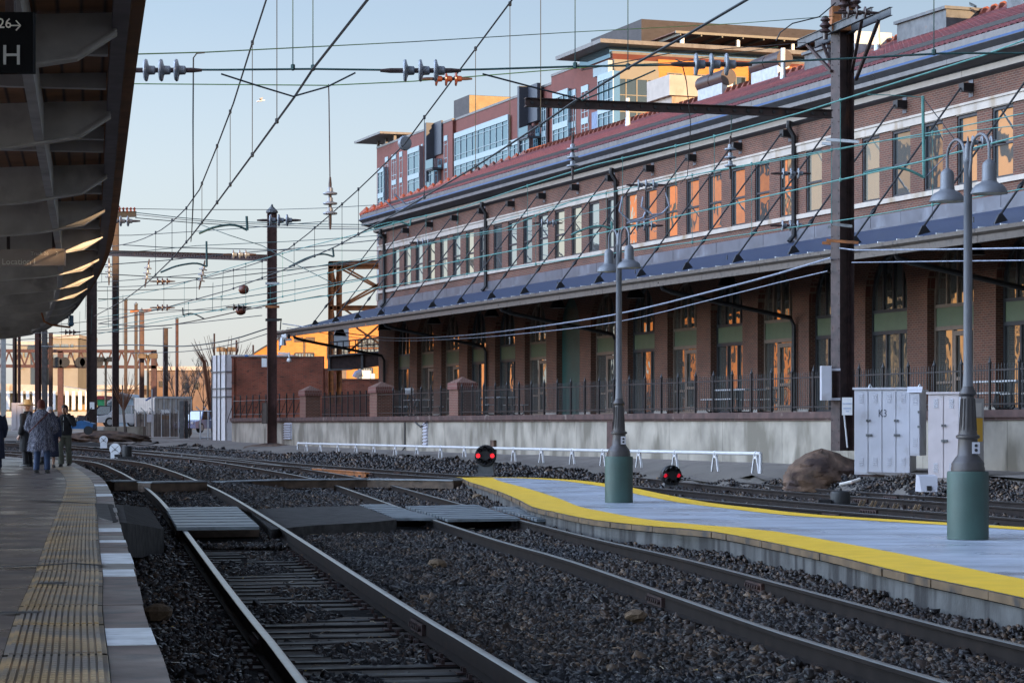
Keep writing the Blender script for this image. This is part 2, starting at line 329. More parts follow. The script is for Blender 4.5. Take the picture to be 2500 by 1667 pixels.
M['white'] = mat('plain white', (.72, .72, .72), .5, 0, .05, 5)
M['beam'] = mat('pale canopy steel', (.56, .54, .51), .6, 0, .18, 2.5, bump=.1, bscale=30, dirt=((.38, .36, .34), 2.2, .55))
M['beam_grey'] = mat('grey canopy steel', (.48, .47, .46), .6, 0, .18, 2.5, dirt=((.30, .29, .28), 2, .58))
M['deck'] = wave('canopy deck boards', (.24, .11, .05), (.04, .02, .012), 5, 'X', .7, 0, .5, .02, noise=.35)
M['fascia'] = mat('canopy fascia', (.14, .12, .13), .6, .1, .2, 3)
M['sign_black'] = mat('black sign face', (.006, .006, .007), .8, 0, .1, 5, spec=.1)
M['sign_brown'] = mat('brown sign face', (.30, .25, .22), .5, 0, .1, 5)
M['sign_white'] = mat('white lettering', (.42, .42, .41), .5)
M['sign_cream'] = mat('cream lettering', (.75, .70, .62), .5)
# ================================================================ track geometry
def h1(d): return pw(d, [(20, 1.70), (44, 1.52), (66, 1.33), (80, 1.26), (100, 1.18), (140, 1.05), (200, .75)])
def h2(d): return pw(d, [(62, 1.69), (90, 1.42), (110, 1.32), (140, 1.10), (180, .85), (250, .65)])
def h3(d): return pw(d, [(60, 1.55), (85, 1.45), (110, 1.32), (140, 1.10), (180, .85), (250, .65)])
def g2(px, py, hf):
    d = 60.0
    for _ in range(30): d = .5 * d + .5 * F * hf(d) / (py - HY)
    return U(px, py, d)
EDGE = [(4, -.55), (8, -1.12), (10.6, -1.53), (15, -2.33), (18.5, -2.93), (24.3, -3.97), (40, -6.75), (49, -8.4), (57, -10.0), (67, -12.15), (77.8, -14.6), (85, -16.9), (95, -20.6), (107, -26), (120, -33)]
edge_path = smooth([(x, y, 0) for y, x in EDGE], 1.2)                       # near -> far, edge of the near platform
def edge_x(y): return pw(y, EDGE)
L1 = [Vector((p.x, p.y, -h1(p.y))) for p in offset(edge_path, 1.05 + .0)]
tr1 = offset(L1, .75)
def from_px(pts, hf, step=1.5): return smooth([g2(x, y, hf) for x, y in pts], step)
L2px = [(2650, 1800), (2312, 1664), (1914, 1545), (1400, 1370), (1219, 1319), (1043, 1262), (900, 1211), (776, 1171), (653, 1147), (500, 1123), (400, 1112), (318, 1104), (180, 1093), (60, 1084)]
Cpx = [(2900, 1302), (2500, 1266), (1950, 1223), (1544, 1186), (1161, 1161), (900, 1143), (757, 1133), (632, 1122), (500, 1111), (415, 1104), (318, 1097), (180, 1087), (40, 1078)]
Apx = [(2900, 1256), (2500, 1226), (1950, 1189), (1544, 1153), (1000, 1118), (700, 1103), (553, 1094), (432, 1086), (346, 1079), (260, 1074), (130, 1067), (0, 1061)]
tr2 = offset(from_px(L2px, h2), .75)
tr3 = offset(from_px(Cpx, h3), -.75)
tr4 = offset(from_px(Apx, h3), -.75)
# facade frame: corner O, a = along the wall towards the camera, n = out over the tracks
FD = 223077.0
O = Vector((-6.99, 124.35, 0)); A_ = Vector((.3433, -.9392, 0)); N_ = Vector((-.9392, -.3433, 0))
def fw(s, t, z): return O + A_ * s + N_ * t + Vector((0, 0, z))
def dock_t(x, y): return (Vector((x, y, 0)) - O).dot(N_)
T_DOCK = 5.4

# ---------------------------------------------------------------- terrain height
ctrl = []
for path in (tr1, tr2, tr3, tr4):
    for p in path[::2]: ctrl.append((p.x, p.y, p.z - .185))
def path_z(s): return pw(s, [(-60, -.75), (-20, -.92), (0, -1.05), (15, -1.13), (90, -1.15)])
for s in range(-40, 90, 3):
    for t in (5.4, 7.5): p = fw(s, t, 0); ctrl.append((p.x, p.y, path_z(s)))
    p = fw(s, -6, 0); ctrl.append((p.x, p.y, path_z(s)))
for x in range(-140, 60, 12): ctrl += [(x, 175, -.68), (x, 230, -.55), (x, 300, -.5)]
for x, y in ((-8, 10), (-10, 30), (-16, 55), (-22, 80), (-4, 6), (10, 8), (14, 20)): ctrl.append((x, y, -1.9))
CT = np.array(ctrl)
def zg(x, y):
    x = np.atleast_1d(np.asarray(x, float)); y = np.atleast_1d(np.asarray(y, float)); out = np.empty(len(x))
    for i in range(0, len(x), 4000):
        d2 = (x[i:i + 4000, None] - CT[None, :, 0]) ** 2 + (y[i:i + 4000, None] - CT[None, :, 1]) ** 2 + .15
        wt = d2 ** -2.2; out[i:i + 4000] = (wt * CT[None, :, 2]).sum(1) / wt.sum(1)
    return out
def gz(x, y): return float(zg(x, y)[0])
def grid_sheet(xs, ys, zf, name, m):
    X, Y = np.meshgrid(xs, ys); Z = zf(X.ravel(), Y.ravel()); nx = len(xs)
    mb = MB(); mb.v = list(zip(X.ravel(), Y.ravel(), Z)); mb.f = [[j * nx + i, j * nx + i + 1, (j + 1) * nx + i + 1, (j + 1) * nx + i] for j in range(len(ys) - 1) for i in range(nx - 1)]
    mb.m = [0] * len(mb.f); return mb.build(name, m, sm=True)
xs = np.concatenate([[-1500, -500, -250, -150], np.arange(-110, -30, 4), np.arange(-30, 32, .8), np.arange(34, 80, 6), [150, 400, 1500]])
ys = np.concatenate([[-400, -100, -30], np.arange(0, 70, .8), np.arange(70, 130, 1.5), np.arange(130, 260, 6), [300, 500, 1000, 4000]])
def zground(x, y):
    z = zg(x, y); far = np.clip((y - 250) / 60, 0, 1); z = z * (1 - far) + -.5 * far
    return z - .03
struct(grid_sheet(xs, ys, zground, 'ground', M['ground']))
# ballast bed: a strip that follows the tracks between near platform and the path by the dock
def ballast_mask(x, y):
    t = (x - O.x) * N_.x + (y - O.y) * N_.y
    ex = np.interp(y, [e[0] for e in EDGE], [e[1] for e in EDGE])
    lim = np.interp(y, [0, 95, 130, 160, 200], [8.6, 8.6, 8.0, 9.5, 11])
    return (t > lim) & (x > ex - .2) & (y < 160)
X, Y = np.meshgrid(np.arange(-34, 22, .45), np.concatenate([np.arange(6, 80, .45), np.arange(80, 160, 1.2)]))
nx = X.shape[1]; Zb = zg(X.ravel(), Y.ravel()); rs = np.random.RandomState(3)
P1 = np.array([(p.x, p.y) for p in tr1 if p.y < 50]); xx_, yy_ = X.ravel(), Y.ravel(); o1 = np.full(len(xx_), 9.0)
for i in range(0, len(xx_), 6000): o1[i:i + 6000] = np.sqrt((xx_[i:i + 6000, None] - P1[None, :, 0]) ** 2 + (yy_[i:i + 6000, None] - P1[None, :, 1]) ** 2).min(1)
Zb = Zb - .085 * ((o1 < 1.0) & (yy_ < 36)) + rs.uniform(-.025, .02, len(Zb)); okm = ballast_mask(X.ravel(), Y.ravel())
mb = MB(); mb.v = list(zip(X.ravel(), Y.ravel(), Zb))
for j in range(X.shape[0] - 1):
    for i in range(nx - 1):
        q = [j * nx + i, j * nx + i + 1, (j + 1) * nx + i + 1, (j + 1) * nx + i]
        if all(okm[k] for k in q): mb.f.append(q); mb.m.append(0)
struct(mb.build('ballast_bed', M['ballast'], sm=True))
# walkway beside the dock
mb = MB(); ss = [i * 2.0 for i in range(-22, 46)]
for s0, s1 in zip(ss, ss[1:]):
    t1 = 8.6 + .25 * math.sin(s0 * .9); t2 = 8.6 + .25 * math.sin(s1 * .9)
    q = [fw(s0, 5.35, 0), fw(s1, 5.35, 0), fw(s1, t2, 0), fw(s0, t1, 0)]
    for p in q: p.z = gz(p.x, p.y) + .035
    mb.quad(*q)
struct(mb.build('walkway', M['path']))

# ---------------------------------------------------------------- middle platform
ZM = -1.5
front_px = [(1125, 1164), (1142, 1174), (1177, 1185), (1219, 1199), (1267, 1219), (1300, 1236), (1346, 1247), (1450, 1268), (1600, 1284), (1744, 1297), (2008, 1349), (2218, 1399), (2500, 1458), (2900, 1552)]
rear_px = [(1125, 1164), (1273, 1165), (1400, 1171), (1480, 1180), (1544, 1190), (1636, 1209), (1737, 1227), (1859, 1241), (2000, 1256), (2313, 1275), (2500, 1286), (2900, 1312)]
fp = smooth([G(x, y, ZM) for x, y in front_px], .8); rp = smooth([G(x, y, ZM) for x, y in rear_px], 1.0)
MIDPOLY = [(p.x, p.y) for p in fp] + [(p.x, p.y) for p in rp[::-1]]
mid = thing('island_platform', 'narrow wet grey island platform with bright yellow edges between the tracks', 'platform', fp[0])
def inset(path, wd, side):
    out = []
    for i, p in enumerate(path): out.append(p + lateral(path, i) * wd * side)
    return out
# travelling far->near along fp the rails lie on the right of travel; platform lies to the left (camera right)
fin = inset(fp, .86, -1); rin = inset(rp, .55, 1)
def clampx(path, other):        # keep the strips inside the tip
    return path
mb = MB()
def strip(mb, a, b, z, mi=0, run=0):
    u = 0
    for i in range(len(a) - 1):
        du = (a[i + 1] - a[i]).length
        q = [Vector((a[i].x, a[i].y, z)), Vector((a[i + 1].x, a[i + 1].y, z)), Vector((b[i + 1].x, b[i + 1].y, z)), Vector((b[i].x, b[i].y, z))]
        mb.quad(*q, mi, [(u, 0), (u + du, 0), (u + du, .6), (u, .6)]); u += du
# slab top: fan between front and rear resampled to equal counts
def resample(path, n):
    L = [0]
    for a, b in zip(path, path[1:]): L.append(L[-1] + (b - a).length)
    out = []
    for k in range(n):
        t = L[-1] * k / (n - 1); i = max(j for j in range(len(L)) if L[j] <= t + 1e-9); i = min(i, len(path) - 2)
        out.append(path[i].lerp(path[i + 1], (t - L[i]) / max(1e-9, L[i + 1] - L[i])))
    return out
fr, rr = resample(fp, 70), resample(rp, 70)
for i in range(69): mb.quad(Vector((*fr[i].xy, ZM - .006)), Vector((*fr[i + 1].xy, ZM - .006)), Vector((*rr[i + 1].xy, ZM - .006)), Vector((*rr[i].xy, ZM - .006)))
for path in (fp, rp):
    for i in range(len(path) - 1):
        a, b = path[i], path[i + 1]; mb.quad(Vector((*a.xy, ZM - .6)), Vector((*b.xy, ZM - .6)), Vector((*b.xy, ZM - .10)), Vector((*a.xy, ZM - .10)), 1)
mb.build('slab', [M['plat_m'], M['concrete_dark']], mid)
# edge blocks: individual brown blocks under the yellow strip
mb = MB(); acc = 0; start = 0
for i in range(1, len(fp)):
    acc += (fp[i] - fp[i - 1]).length
    if acc > .62 + .25 * rnd.random():
        a, b = fp[start], fp[i]; t = (b - a).normalized(); l = Vector((t.y, -t.x, 0)); o_ = rnd.uniform(.01, .035)
        a2, b2 = a + t * .012, b - t * .012
        mb.obox((a2 + b2) / 2 + l * (o_ - .1) + Vector((0, 0, -.046)), (b2 - a2) / 2, l * .12, (0, 0, .038)); start = i; acc = 0
mb.build('edge_block_course', M['edge_tan'], mid)
for nm, path, ins in (('tactile_strip', fp, fin), ('tactile_strip', rp, rin)):
    mb = MB(); strip(mb, path, ins, ZM); mb.build(nm, M['yellow'], mid)

# ---------------------------------------------------------------- near platform
ZP = -1.18
near = thing('station_platform', 'dark damp station platform with worn tan tactile panels along its curved edge', 'platform', (-3, 15, ZP))
ep = edge_path
mb = MB()
inn = offset(ep, -.785)
for i in range(len(ep) - 1):
    a, b = inn[i], inn[i + 1]
    mb.quad(Vector((a.x, a.y, ZP)), Vector((b.x, b.y, ZP)), Vector((b.x - 40, b.y + 8, ZP)), Vector((a.x - 40, a.y + 8, ZP)))
mb.build('paving', M['plat_l'], near)
mb = MB()
for i in range(len(ep) - 1):
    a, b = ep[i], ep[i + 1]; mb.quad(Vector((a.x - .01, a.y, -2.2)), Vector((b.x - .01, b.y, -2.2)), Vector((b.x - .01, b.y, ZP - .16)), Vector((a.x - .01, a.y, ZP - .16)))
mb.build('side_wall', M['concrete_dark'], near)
# tactile panels and edge stones, one by one
def at_len(path, u):
    for i in range(len(path) - 1):
        L = (path[i + 1] - path[i]).length
        if u <= L: return path[i].lerp(path[i + 1], u / L), lateral(path, i)
        u -= L
    return path[-1], lateral(path, len(path) - 1)
u = 5.0
prof_marks = []
for k in range(42):
    L = 1.83 if k % 3 else 1.5
    if u + L > 88: break
    mb = MB(); gap = .045
    for q in range(4):
        (a, la), (b, lb) = at_len(ep, u + gap + (L - 2 * gap) * q / 4), at_len(ep, u + gap + (L - 2 * gap) * (q + 1) / 4)
        dz = Vector((0, 0, ZP + .004)) ; w0, w1 = -.255, -.78
        mb.quad(a + la * w0 + dz, b + lb * w0 + dz, b + lb * w1 + dz, a + la * w1 + dz)
        if u < 40:
            nrow = 13; nc = 4 if u < 22 else 2                   # raised domes run together as bars
            for r_ in range(nrow):
                wr = w0 - .04 - (abs(w1 - w0) - .08) * r_ / (nrow - 1)
                for c_ in range(nc):
                    p0 = (a + la * wr).lerp(b + lb * wr, (c_ + .06) / nc); p1 = (a + la * wr).lerp(b + lb * wr, (c_ + .94) / nc)
                    mb.bar(p0 + dz + Vector((0, 0, .004)), p1 + dz + Vector((0, 0, .004)), .024, .012)
    mb.build('tactile_panel', M['tactile'], near)
    u += L
u = 4.0; k = 0
whites = [(1532, 1573), (1389, 1406), (1350, 1375), (1317, 1324), (1288, 1298), (1205, 1211), (1182, 1186)]; pales = [(1376, 1388), (1306, 1316), (1196, 1204), (1188, 1195)]
def len_at(py):
    y = F * 1.18 / (py - HY); L = 0
    for p_, q_ in zip(ep, ep[1:]):
        if q_.y >= y: return L + (y - p_.y) / (q_.y - p_.y) * (q_ - p_).length
        L += (q_ - p_).length
marks = sorted([(len_at(hi), len_at(lo), 'edge_white') for lo, hi in whites] + [(len_at(hi), len_at(lo), 'edge_pale') for lo, hi in pales]); seq = []; u0 = 4.0
for a_, b_, m_ in marks + [(86, 86, None)]:
    while u0 < a_ - .02: L_ = min(a_ - u0, rnd.uniform(.9, 1.9)); seq.append(('edge_red' if rnd.random() < .85 else 'edge_pale', L_)); u0 += L_
    if m_: seq.append((m_, b_ - a_)); u0 = b_
while u < 86:
    mname, L = seq[min(k, len(seq) - 1)]; L = max(L, .05); mb = MB(); n_ = max(1, int(L / .7))
    pts = [at_len(ep, u + .006 + (L - .012) * q / n_) for q in range(n_ + 1)]
    top = [p + l * .0 for p, l in pts]; inn_ = [p + l * -.25 for p, l in pts]; o_ = rnd.uniform(0, .02)
    for q in range(n_):
        zz = Vector((0, 0, ZP + .003 * (k % 2))); lo = Vector((0, 0, ZP - .2))
        a, b, c, d = top[q] + pts[q][1] * o_, top[q + 1] + pts[q + 1][1] * o_, inn_[q + 1], inn_[q]
        mb.quad(a + zz, b + zz, c + zz, d + zz); mb.quad(a + lo, b + lo, b + zz, a + zz)
        if q == 0: mb.quad(d + lo, a + lo, a + zz, d + zz)
    mb.build('edge_stone', M[mname], near); u += L; k += 1
# tarred repair seams across the panels
for (pts, wd) in (([(0, 1387), (90, 1384), (180, 1379), (252, 1384)], .16), ([(0, 1500), (60, 1500), (100, 1499)], .10), ([(60, 1222), (140, 1226), (235, 1232)], .22), ([(95, 1428), (160, 1427)], .14)):
    mb = MB(); pp = smooth([G(x, y, ZP) + Vector((0, 0, .016)) for x, y in pts], .25)
    for i in range(len(pp) - 1):
        t = math.sin(math.pi * (i + .5) / (len(pp) - 1)) ** .5 * wd / 2; y_ = Vector((0, t + .03, 0))
        mb.quad(pp[i] - y_, pp[i + 1] - y_, pp[i + 1] + y_, pp[i] + y_)
    mb.build('tar_seam', M['asphalt'], near)


# ---------------------------------------------------------------- tracks
PROF = [(-.07, -.18), (.07, -.18), (.07, -.165), (.012, -.145), (.012, -.045), (.036, -.035), (.036, -.004), (.028, 0), (-.028, 0), (-.036, -.004), (-.036, -.035), (-.012, -.045), (-.012, -.145), (-.07, -.165)]
PM = [0] * 14; PM[6] = PM[7] = PM[8] = 1
def track(centre, name, label, lo, hi, ties, tie_lo, tie_hi, joints, group='railway tracks'):
    t = thing(name, label, 'railway track', centre[len(centre) // 2], group=group)
    for sgn in (-1, 1):
        pth = [p for p in offset(centre, .7525 * sgn) if lo < p.y < hi]
        o = MB().sweep(pth, PROF, mis=PM).build('rail', [M['rail_side'], M['rail_top']], t, sm=True)
        for dj in joints:
            i = min(range(len(pth) - 1), key=lambda i: abs(pth[i].y - dj - sgn * 1.1)); p, l = pth[i], lateral(pth, i); tv = Vector((-l.y, l.x, 0))
            mb = MB()
            for sd in (-1, 1):
                mb.obox(p + l * .032 * sd + Vector((0, 0, -.10)), tv * .36, l * .018, (0, 0, .05))
                for b in (-.28, -.16, -.05, .05, .16, .28): mb.lathe([(.026, 0), (.026, .03)], p + tv * b + l * .05 * sd + Vector((0, 0, -.095)), 6, axis=l * sd)
            mb.build('joint_bar', M['mast'], t)
    if ties:
        u0 = 0; proto = None; L = 0; path = centre; cnt = 0; nxt = 0
        for i in range(len(path) - 1):
            seg = (path[i + 1] - path[i]).length
            while nxt < L + seg:
                p = path[i].lerp(path[i + 1], (nxt - L) / seg); nxt += .54
                if tie_lo < p.y < tie_hi and cnt < 99:
                    l = lateral(path, i)
                    if proto is None:
                        mb = MB(); mb.obox((0, 0, -.09), (1.28, 0, 0), (0, .115, 0), (0, 0, .09))
                        for sx in (-1, 1): mb.box(sx * .7525 - .19, sx * .7525 + .19, -.09, .09, 0, .014, 1)
                        for sx in (-1, 1):
                            for k in (-.13, .13):
                                for yy in (-.05, .05): mb.box(sx * .7525 + k - .014, sx * .7525 + k + .014, yy - .014, yy + .014, .014, .05, 1)
                        o = mb.build('tie', [M['tie'], M['mast']], t, local=True); proto = o
                    else: o = proto.copy(); COL.objects.link(o)
                    ang = math.atan2(l.y, l.x) + rnd.uniform(-.012, .012)
                    o.location = p - t.location + Vector((rnd.uniform(-.05, .05), 0, -.195 - rnd.uniform(0, .012))); o.rotation_euler = (0, 0, ang); cnt += 1
            L += seg
    return t
track(tr1, 'railway_track', 'near curving railway track with exposed timber ties beside the dark platform', 8, 118, True, 11, 62, (20.4, 62))
track(tr2, 'railway_track', 'railway track running past the yellow edge of the island platform', 9, 128, True, 11, 62, (25.5, 47, 90))
track(tr3, 'railway_track', 'railway track just behind the island platform, splitting off at a turnout', 30, 150, True, 60, 112, (44, 76, 98))
track(tr4, 'railway_track', 'farthest railway track, beside the white pipe railing and dock wall', 34, 172, True, 70, 122, (52, 88, 108, 122))
# guard / frog rails of the turnout
mb = MB(); fpth = smooth([g2(x, y, h3) for x, y in [(770, 1143), (840, 1147), (900, 1152)]], 1)
for k in (-.09, .09): mb.sweep(offset(fpth, k), PROF)
for i in range(0, len(fpth), 1): mb.bar(fpth[i] + Vector((-.12, 0, -.03)), fpth[i] + Vector((.12, 0, -.03)), .06, .05)
tag(mb.build('turnout_frog', M['rust']), 'rusty crossing frog with ribbed spacer plates in the turnout', 'turnout frog')

# ---------------------------------------------------------------- pedestrian crossing and cable troughs
def slab_px(mb, pts, z, th, mi=0, sub=1):
    P = [G(x, y, z) for x, y in pts]; mb.prism([p - Vector((0, 0, th)) for p in P], (0, 0, th), mi); return P
def panel(name, label, cat, pts, z, th, m, group=None, edge=None):
    t = thing(name, label, cat, G(*pts[0], z), group=group)
    mb = MB(); Q = [G(x, y, z) for x, y in pts]; ns = 15
    for k in range(ns):
        f0, f1 = (k + .04) / ns, (k + .80) / ns; q = [Q[0].lerp(Q[3], f0), Q[1].lerp(Q[2], f0), Q[1].lerp(Q[2], f1), Q[0].lerp(Q[3], f1)]; mb.prism([p - Vector((0, 0, .05)) for p in q], (0, 0, .05 + .006 * (k % 2)))
    mb.build('deck', m, t)
    P = [G(x, y, z - .056) for x, y in pts]; c = sum(P, Vector((0, 0, 0))) / len(P)
    mb = MB(); mb.prism([c + (p - c) * .995 - Vector((0, 0, th)) for p in P], (0, 0, th)); mb.build('support_frame', edge or M['timber_dark'], t); return t
panel('crossing_panel', 'ribbed steel crossing panel between the rails of the near track', 'crossing panel', [(404, 1238), (578, 1236), (634, 1285), (432, 1287)], -1.53, .16, M['grate'], 'steel crossing panels')
panel('crossing_panel', 'narrow ribbed steel crossing panel left of the second track', 'crossing panel', [(878, 1231), (942, 1230), (1068, 1264), (960, 1264)], -1.66, .16, M['grate'], 'steel crossing panels')
panel('crossing_panel', 'wide ribbed steel crossing panel between the rails of the second track', 'crossing panel', [(990, 1235), (1162, 1231), (1272, 1265), (1094, 1267)], -1.66, .16, M['grate'], 'steel crossing panels', M['rustbase'])
panel('crossing_panel', 'ribbed steel crossing panel reaching the island platform edge', 'crossing panel', [(1200, 1236), (1284, 1236), (1391, 1266), (1312, 1267)], -1.66, .16, M['grate'], 'steel crossing panels', M['rust'])
struct(slab_px(mb := MB(), [(606, 1244), (700, 1238), (880, 1234), (968, 1268), (905, 1274), (760, 1282), (662, 1292)], -1.60, .25) and mb.build('asphalt_crossing', M['asphalt']))
mb = MB(); nA = 14
ra = [(232, 1228), (262, 1229), (300, 1232), (340, 1236), (364, 1238)]; rb = [(240, 1262), (275, 1272), (310, 1276), (355, 1283), (400, 1292)]
for i in range(4):
    def rp_(q, k): z = pw(k, [(0, ZP + .02), (1.75, ZP + .012), (4, -1.47)]); return G(q[k][0], q[k][1], z)
    a, b, c, d = rp_(ra, i), rp_(ra, i + 1), rp_(rb, i + 1), rp_(rb, i)
    mb.add([a, b, c, d, a - Vector((0, 0, .42)), b - Vector((0, 0, .42)), c - Vector((0, 0, .42)), d - Vector((0, 0, .42))], [(0, 3, 2, 1), (3, 7, 6, 2), (0, 1, 5, 4), (1, 2, 6, 5), (0, 4, 7, 3)])
struct(mb.build('asphalt_ramp', M['asphalt']))
def trough(pts, z, label):
    t = thing('cable_trough', label, 'cable trough', G(*pts[0], z), group='cable troughs')
    mb = MB(); pp = [G(x, y, z) for x, y in pts]
    mb2 = MB()
    for a, b in zip(pp, pp[1:]):
        mb.bar(a, b, .55, .03); mb2.bar(a - Vector((0, 0, .12)), b - Vector((0, 0, .12)), .48, .20)
    mb.build('lid', M['trough'], t); mb2.build('channel', M['timber_dark'], t)
trough([(268, 1174), (332, 1173)], -1.32, 'short cable trough between the near platform and the first rail')
trough([(352, 1177), (490, 1174)], -1.32, 'cable trough lying between the rails of the near track')
trough([(528, 1176), (680, 1171), (900, 1169), (1118, 1172)], -1.50, 'long cable trough crossing the ballast behind the walkway panels')

# ---------------------------------------------------------------- loose ballast stones
def inpoly(x, y, poly):
    r = np.zeros(len(x), bool); j = len(poly) - 1
    for i in range(len(poly)):
        xi, yi = poly[i]; xj, yj = poly[j]
        c = ((yi > y) != (yj > y)) & (x < (xj - xi) * (y - yi) / (yj - yi + 1e-12) + xi); r ^= c; j = i
    return r
def track_dist(x, y, path):
    P = np.array([(p.x, p.y) for p in path]); out = np.full(len(x), 99.0)
    for i in range(0, len(x), 6000):
        d = np.sqrt((x[i:i + 6000, None] - P[None, :, 0]) ** 2 + (y[i:i + 6000, None] - P[None, :, 1]) ** 2)
        k = d.argmin(1); out[i:i + 6000] = d.min(1)
    return out
def seg_off(x, y, path):
    """signed sideways distance to a path"""
    P = np.array([(p.x, p.y) for p in path]); out = np.empty(len(x))
    for i in range(0, len(x), 6000):
        xx, yy = x[i:i + 6000], y[i:i + 6000]
        d = (xx[:, None] - P[None, :, 0]) ** 2 + (yy[:, None] - P[None, :, 1]) ** 2; k = np.clip(d.argmin(1), 1, len(P) - 2)
        tx = P[k + 1, 0] - P[k - 1, 0]; ty = P[k + 1, 1] - P[k - 1, 1]; l = np.hypot(tx, ty)
        out[i:i + 6000] = ((xx - P[k, 0]) * ty - (yy - P[k, 1]) * tx) / l
    return out
EDX = [e[0] for e in EDGE]; EDV = [e[1] for e in EDGE]
holes = []
for pts, z in (([(395, 1234), (590, 1232), (655, 1292), (425, 1294)], -1.55), ([(870, 1228), (945, 1228), (1300, 1228), (1400, 1272), (960, 1274)], -1.66), ([(600, 1240), (880, 1232), (968, 1270), (905, 1276), (660, 1296)], -1.6), ([(232, 1226), (372, 1236), (410, 1300), (240, 1272)], -1.45)):
    holes.append([tuple(G(x, y, z).xy) for x, y in pts])
def scatter(name, y0, y1, dens, size, seed, m):
    r = np.random.RandomState(seed); n = int((y1 - y0) * .46 * (y0 + y1) / 2 * dens)
    y = np.sqrt(r.uniform(y0 ** 2, y1 ** 2, n)); x = y * r.uniform(-.228, .228, n)
    k = ballast_mask(x, y) & (x > np.interp(y, EDX, EDV) + .03) & ~inpoly(x, y, MIDPOLY)
    for h_ in holes: k &= ~inpoly(x, y, h_)
    x, y = x[k], y[k]
    z = zg(x, y); drop = np.zeros(len(x), bool); thin = r.uniform(0, 1, len(x))
    for path in (tr1, tr2, tr3, tr4):
        o = np.abs(seg_off(x, y, path)); drop |= np.abs(o - .7525) < .11
        inside = o < .70
        if path is tr1: lo_ = (o < 1.0) & (y < 34); patch = np.sin(x * 1.9 + y * .8) * np.sin(y * 1.3 - x) > .15; drop |= lo_ & (y < 33) & ~patch & (thin < .25); z = np.where(lo_, z - np.where(patch, .045, .088), z)
        if path is tr2: z = np.where(inside, z + .012, z)
    # little heaps against the island platform face
    fd = track_dist(x, y, fp); z = z + np.where(fd < .55, .10 * (1 - fd / .55) * (.4 + .6 * np.sin(x * 2.3 + y * 1.1) ** 2), 0)
    x, y, z = x[~drop], y[~drop], z[~drop]; n = len(x)
    s = size * r.uniform(.55, 1.35, n) * np.where(r.uniform(0, 1, n) < .03, 1.6, 1)
    base = np.array([(-1, -1, -1), (1, -1, -1), (1, 1, -1), (-1, 1, -1), (-1, -1, 1), (1, -1, 1), (1, 1, 1), (-1, 1, 1)], float) * .5
    V = base[None] * r.uniform(.55, 1.2, (n, 8, 3)) * np.array([1.25, .9, .72])
    V += r.uniform(-.16, .16, (n, 8, 3))
    q = r.normal(size=(n, 4)); q /= np.linalg.norm(q, axis=1)[:, None]; a, b, c, d = q.T
    Rm = np.stack([np.stack([1 - 2 * (c * c + d * d), 2 * (b * c - a * d), 2 * (b * d + a * c)], -1), np.stack([2 * (b * c + a * d), 1 - 2 * (b * b + d * d), 2 * (c * d - a * b)], -1), np.stack([2 * (b * d - a * c), 2 * (c * d + a * b), 1 - 2 * (b * b + c * c)], -1)], 1)
    V = np.einsum('nij,nkj->nki', Rm, V) * s[:, None, None] + np.stack([x, y, z + s * r.uniform(-.05, .45, n)], -1)[:, None]
    fq = np.array([(0, 3, 2, 1), (4, 5, 6, 7), (0, 1, 5, 4), (2, 3, 7, 6), (0, 4, 7, 3), (1, 2, 6, 5)])
    Fq = (fq[None] + (np.arange(n) * 8)[:, None, None]).reshape(-1)
    me = bpy.data.meshes.new(name); me.vertices.add(n * 8); me.vertices.foreach_set('co', V.ravel().astype(np.float32))
    me.loops.add(n * 24); me.loops.foreach_set('vertex_index', Fq.astype(np.int32)); me.polygons.add(n * 6)
    me.polygons.foreach_set('loop_start', np.arange(0, n * 24, 4, dtype=np.int32)); me.polygons.foreach_set('loop_total', np.full(n * 6, 4, dtype=np.int32))
    me.update(calc_edges=True); me.materials.append(m); o = bpy.data.objects.new(name, me); COL.objects.link(o); stuff(o)
    tag(o, 'loose crushed dark ballast stones spread between and around the rails', 'ballast'); return n
def stone_mat():
    m = bpy.data.materials.new('ballast stone'); m.use_nodes = True; nt = m.node_tree; b = nt.nodes['Principled BSDF']
    g = nt.nodes.new('ShaderNodeNewGeometry'); tc = nt.nodes.new('ShaderNodeTexCoord'); nz = nt.nodes.new('ShaderNodeTexNoise'); nz.inputs['Scale'].default_value = .33; nz.inputs['Detail'].default_value = 4; nt.links.new(tc.outputs['Object'], nz.inputs['Vector'])
    rs_ = []
    for cols in (((0, (.005, .005, .007)), (.5, (.012, .012, .0145)), (.8, (.026, .026, .030)), (.96, (.055, .053, .055)), (1, (.12, .10, .085))), ((0, (.006, .005, .006)), (.4, (.017, .013, .012)), (.7, (.040, .027, .020)), (.92, (.075, .050, .036)), (1, (.17, .11, .065)))):
        r = nt.nodes.new('ShaderNodeValToRGB'); e = r.color_ramp.elements
        e[0].position, e[0].color = cols[0][0], (*cols[0][1], 1); e[1].position, e[1].color = cols[-1][0], (*cols[-1][1], 1)
        for p, c in cols[1:-1]: q = e.new(p); q.color = (*c, 1)
        nt.links.new(g.outputs['Random Per Island'], r.inputs[0]); rs_.append(r)
    mr = nt.nodes.new('ShaderNodeMapRange'); mr.inputs[1].default_value = .36; mr.inputs[2].default_value = .52; nt.links.new(nz.outputs['Fac'], mr.inputs[0])
    mx = nt.nodes.new('ShaderNodeMix'); mx.data_type = 'RGBA'; nt.links.new(mr.outputs[0], mx.inputs[0]); nt.links.new(rs_[0].outputs[0], mx.inputs[6]); nt.links.new(rs_[1].outputs[0], mx.inputs[7]); nt.links.new(mx.outputs[2], b.inputs['Base Color'])
    b.inputs['Roughness'].default_value = .30; b.inputs['Specular IOR Level'].default_value = .32; return m
SM = stone_mat()
scatter('ballast_stone_cover', 11, 24, 560, .045, 1, SM)
scatter('ballast_stone_cover', 24, 40, 400, .048, 4, SM)
scatter('ballast_stone_cover', 40, 66, 190, .058, 2, SM)
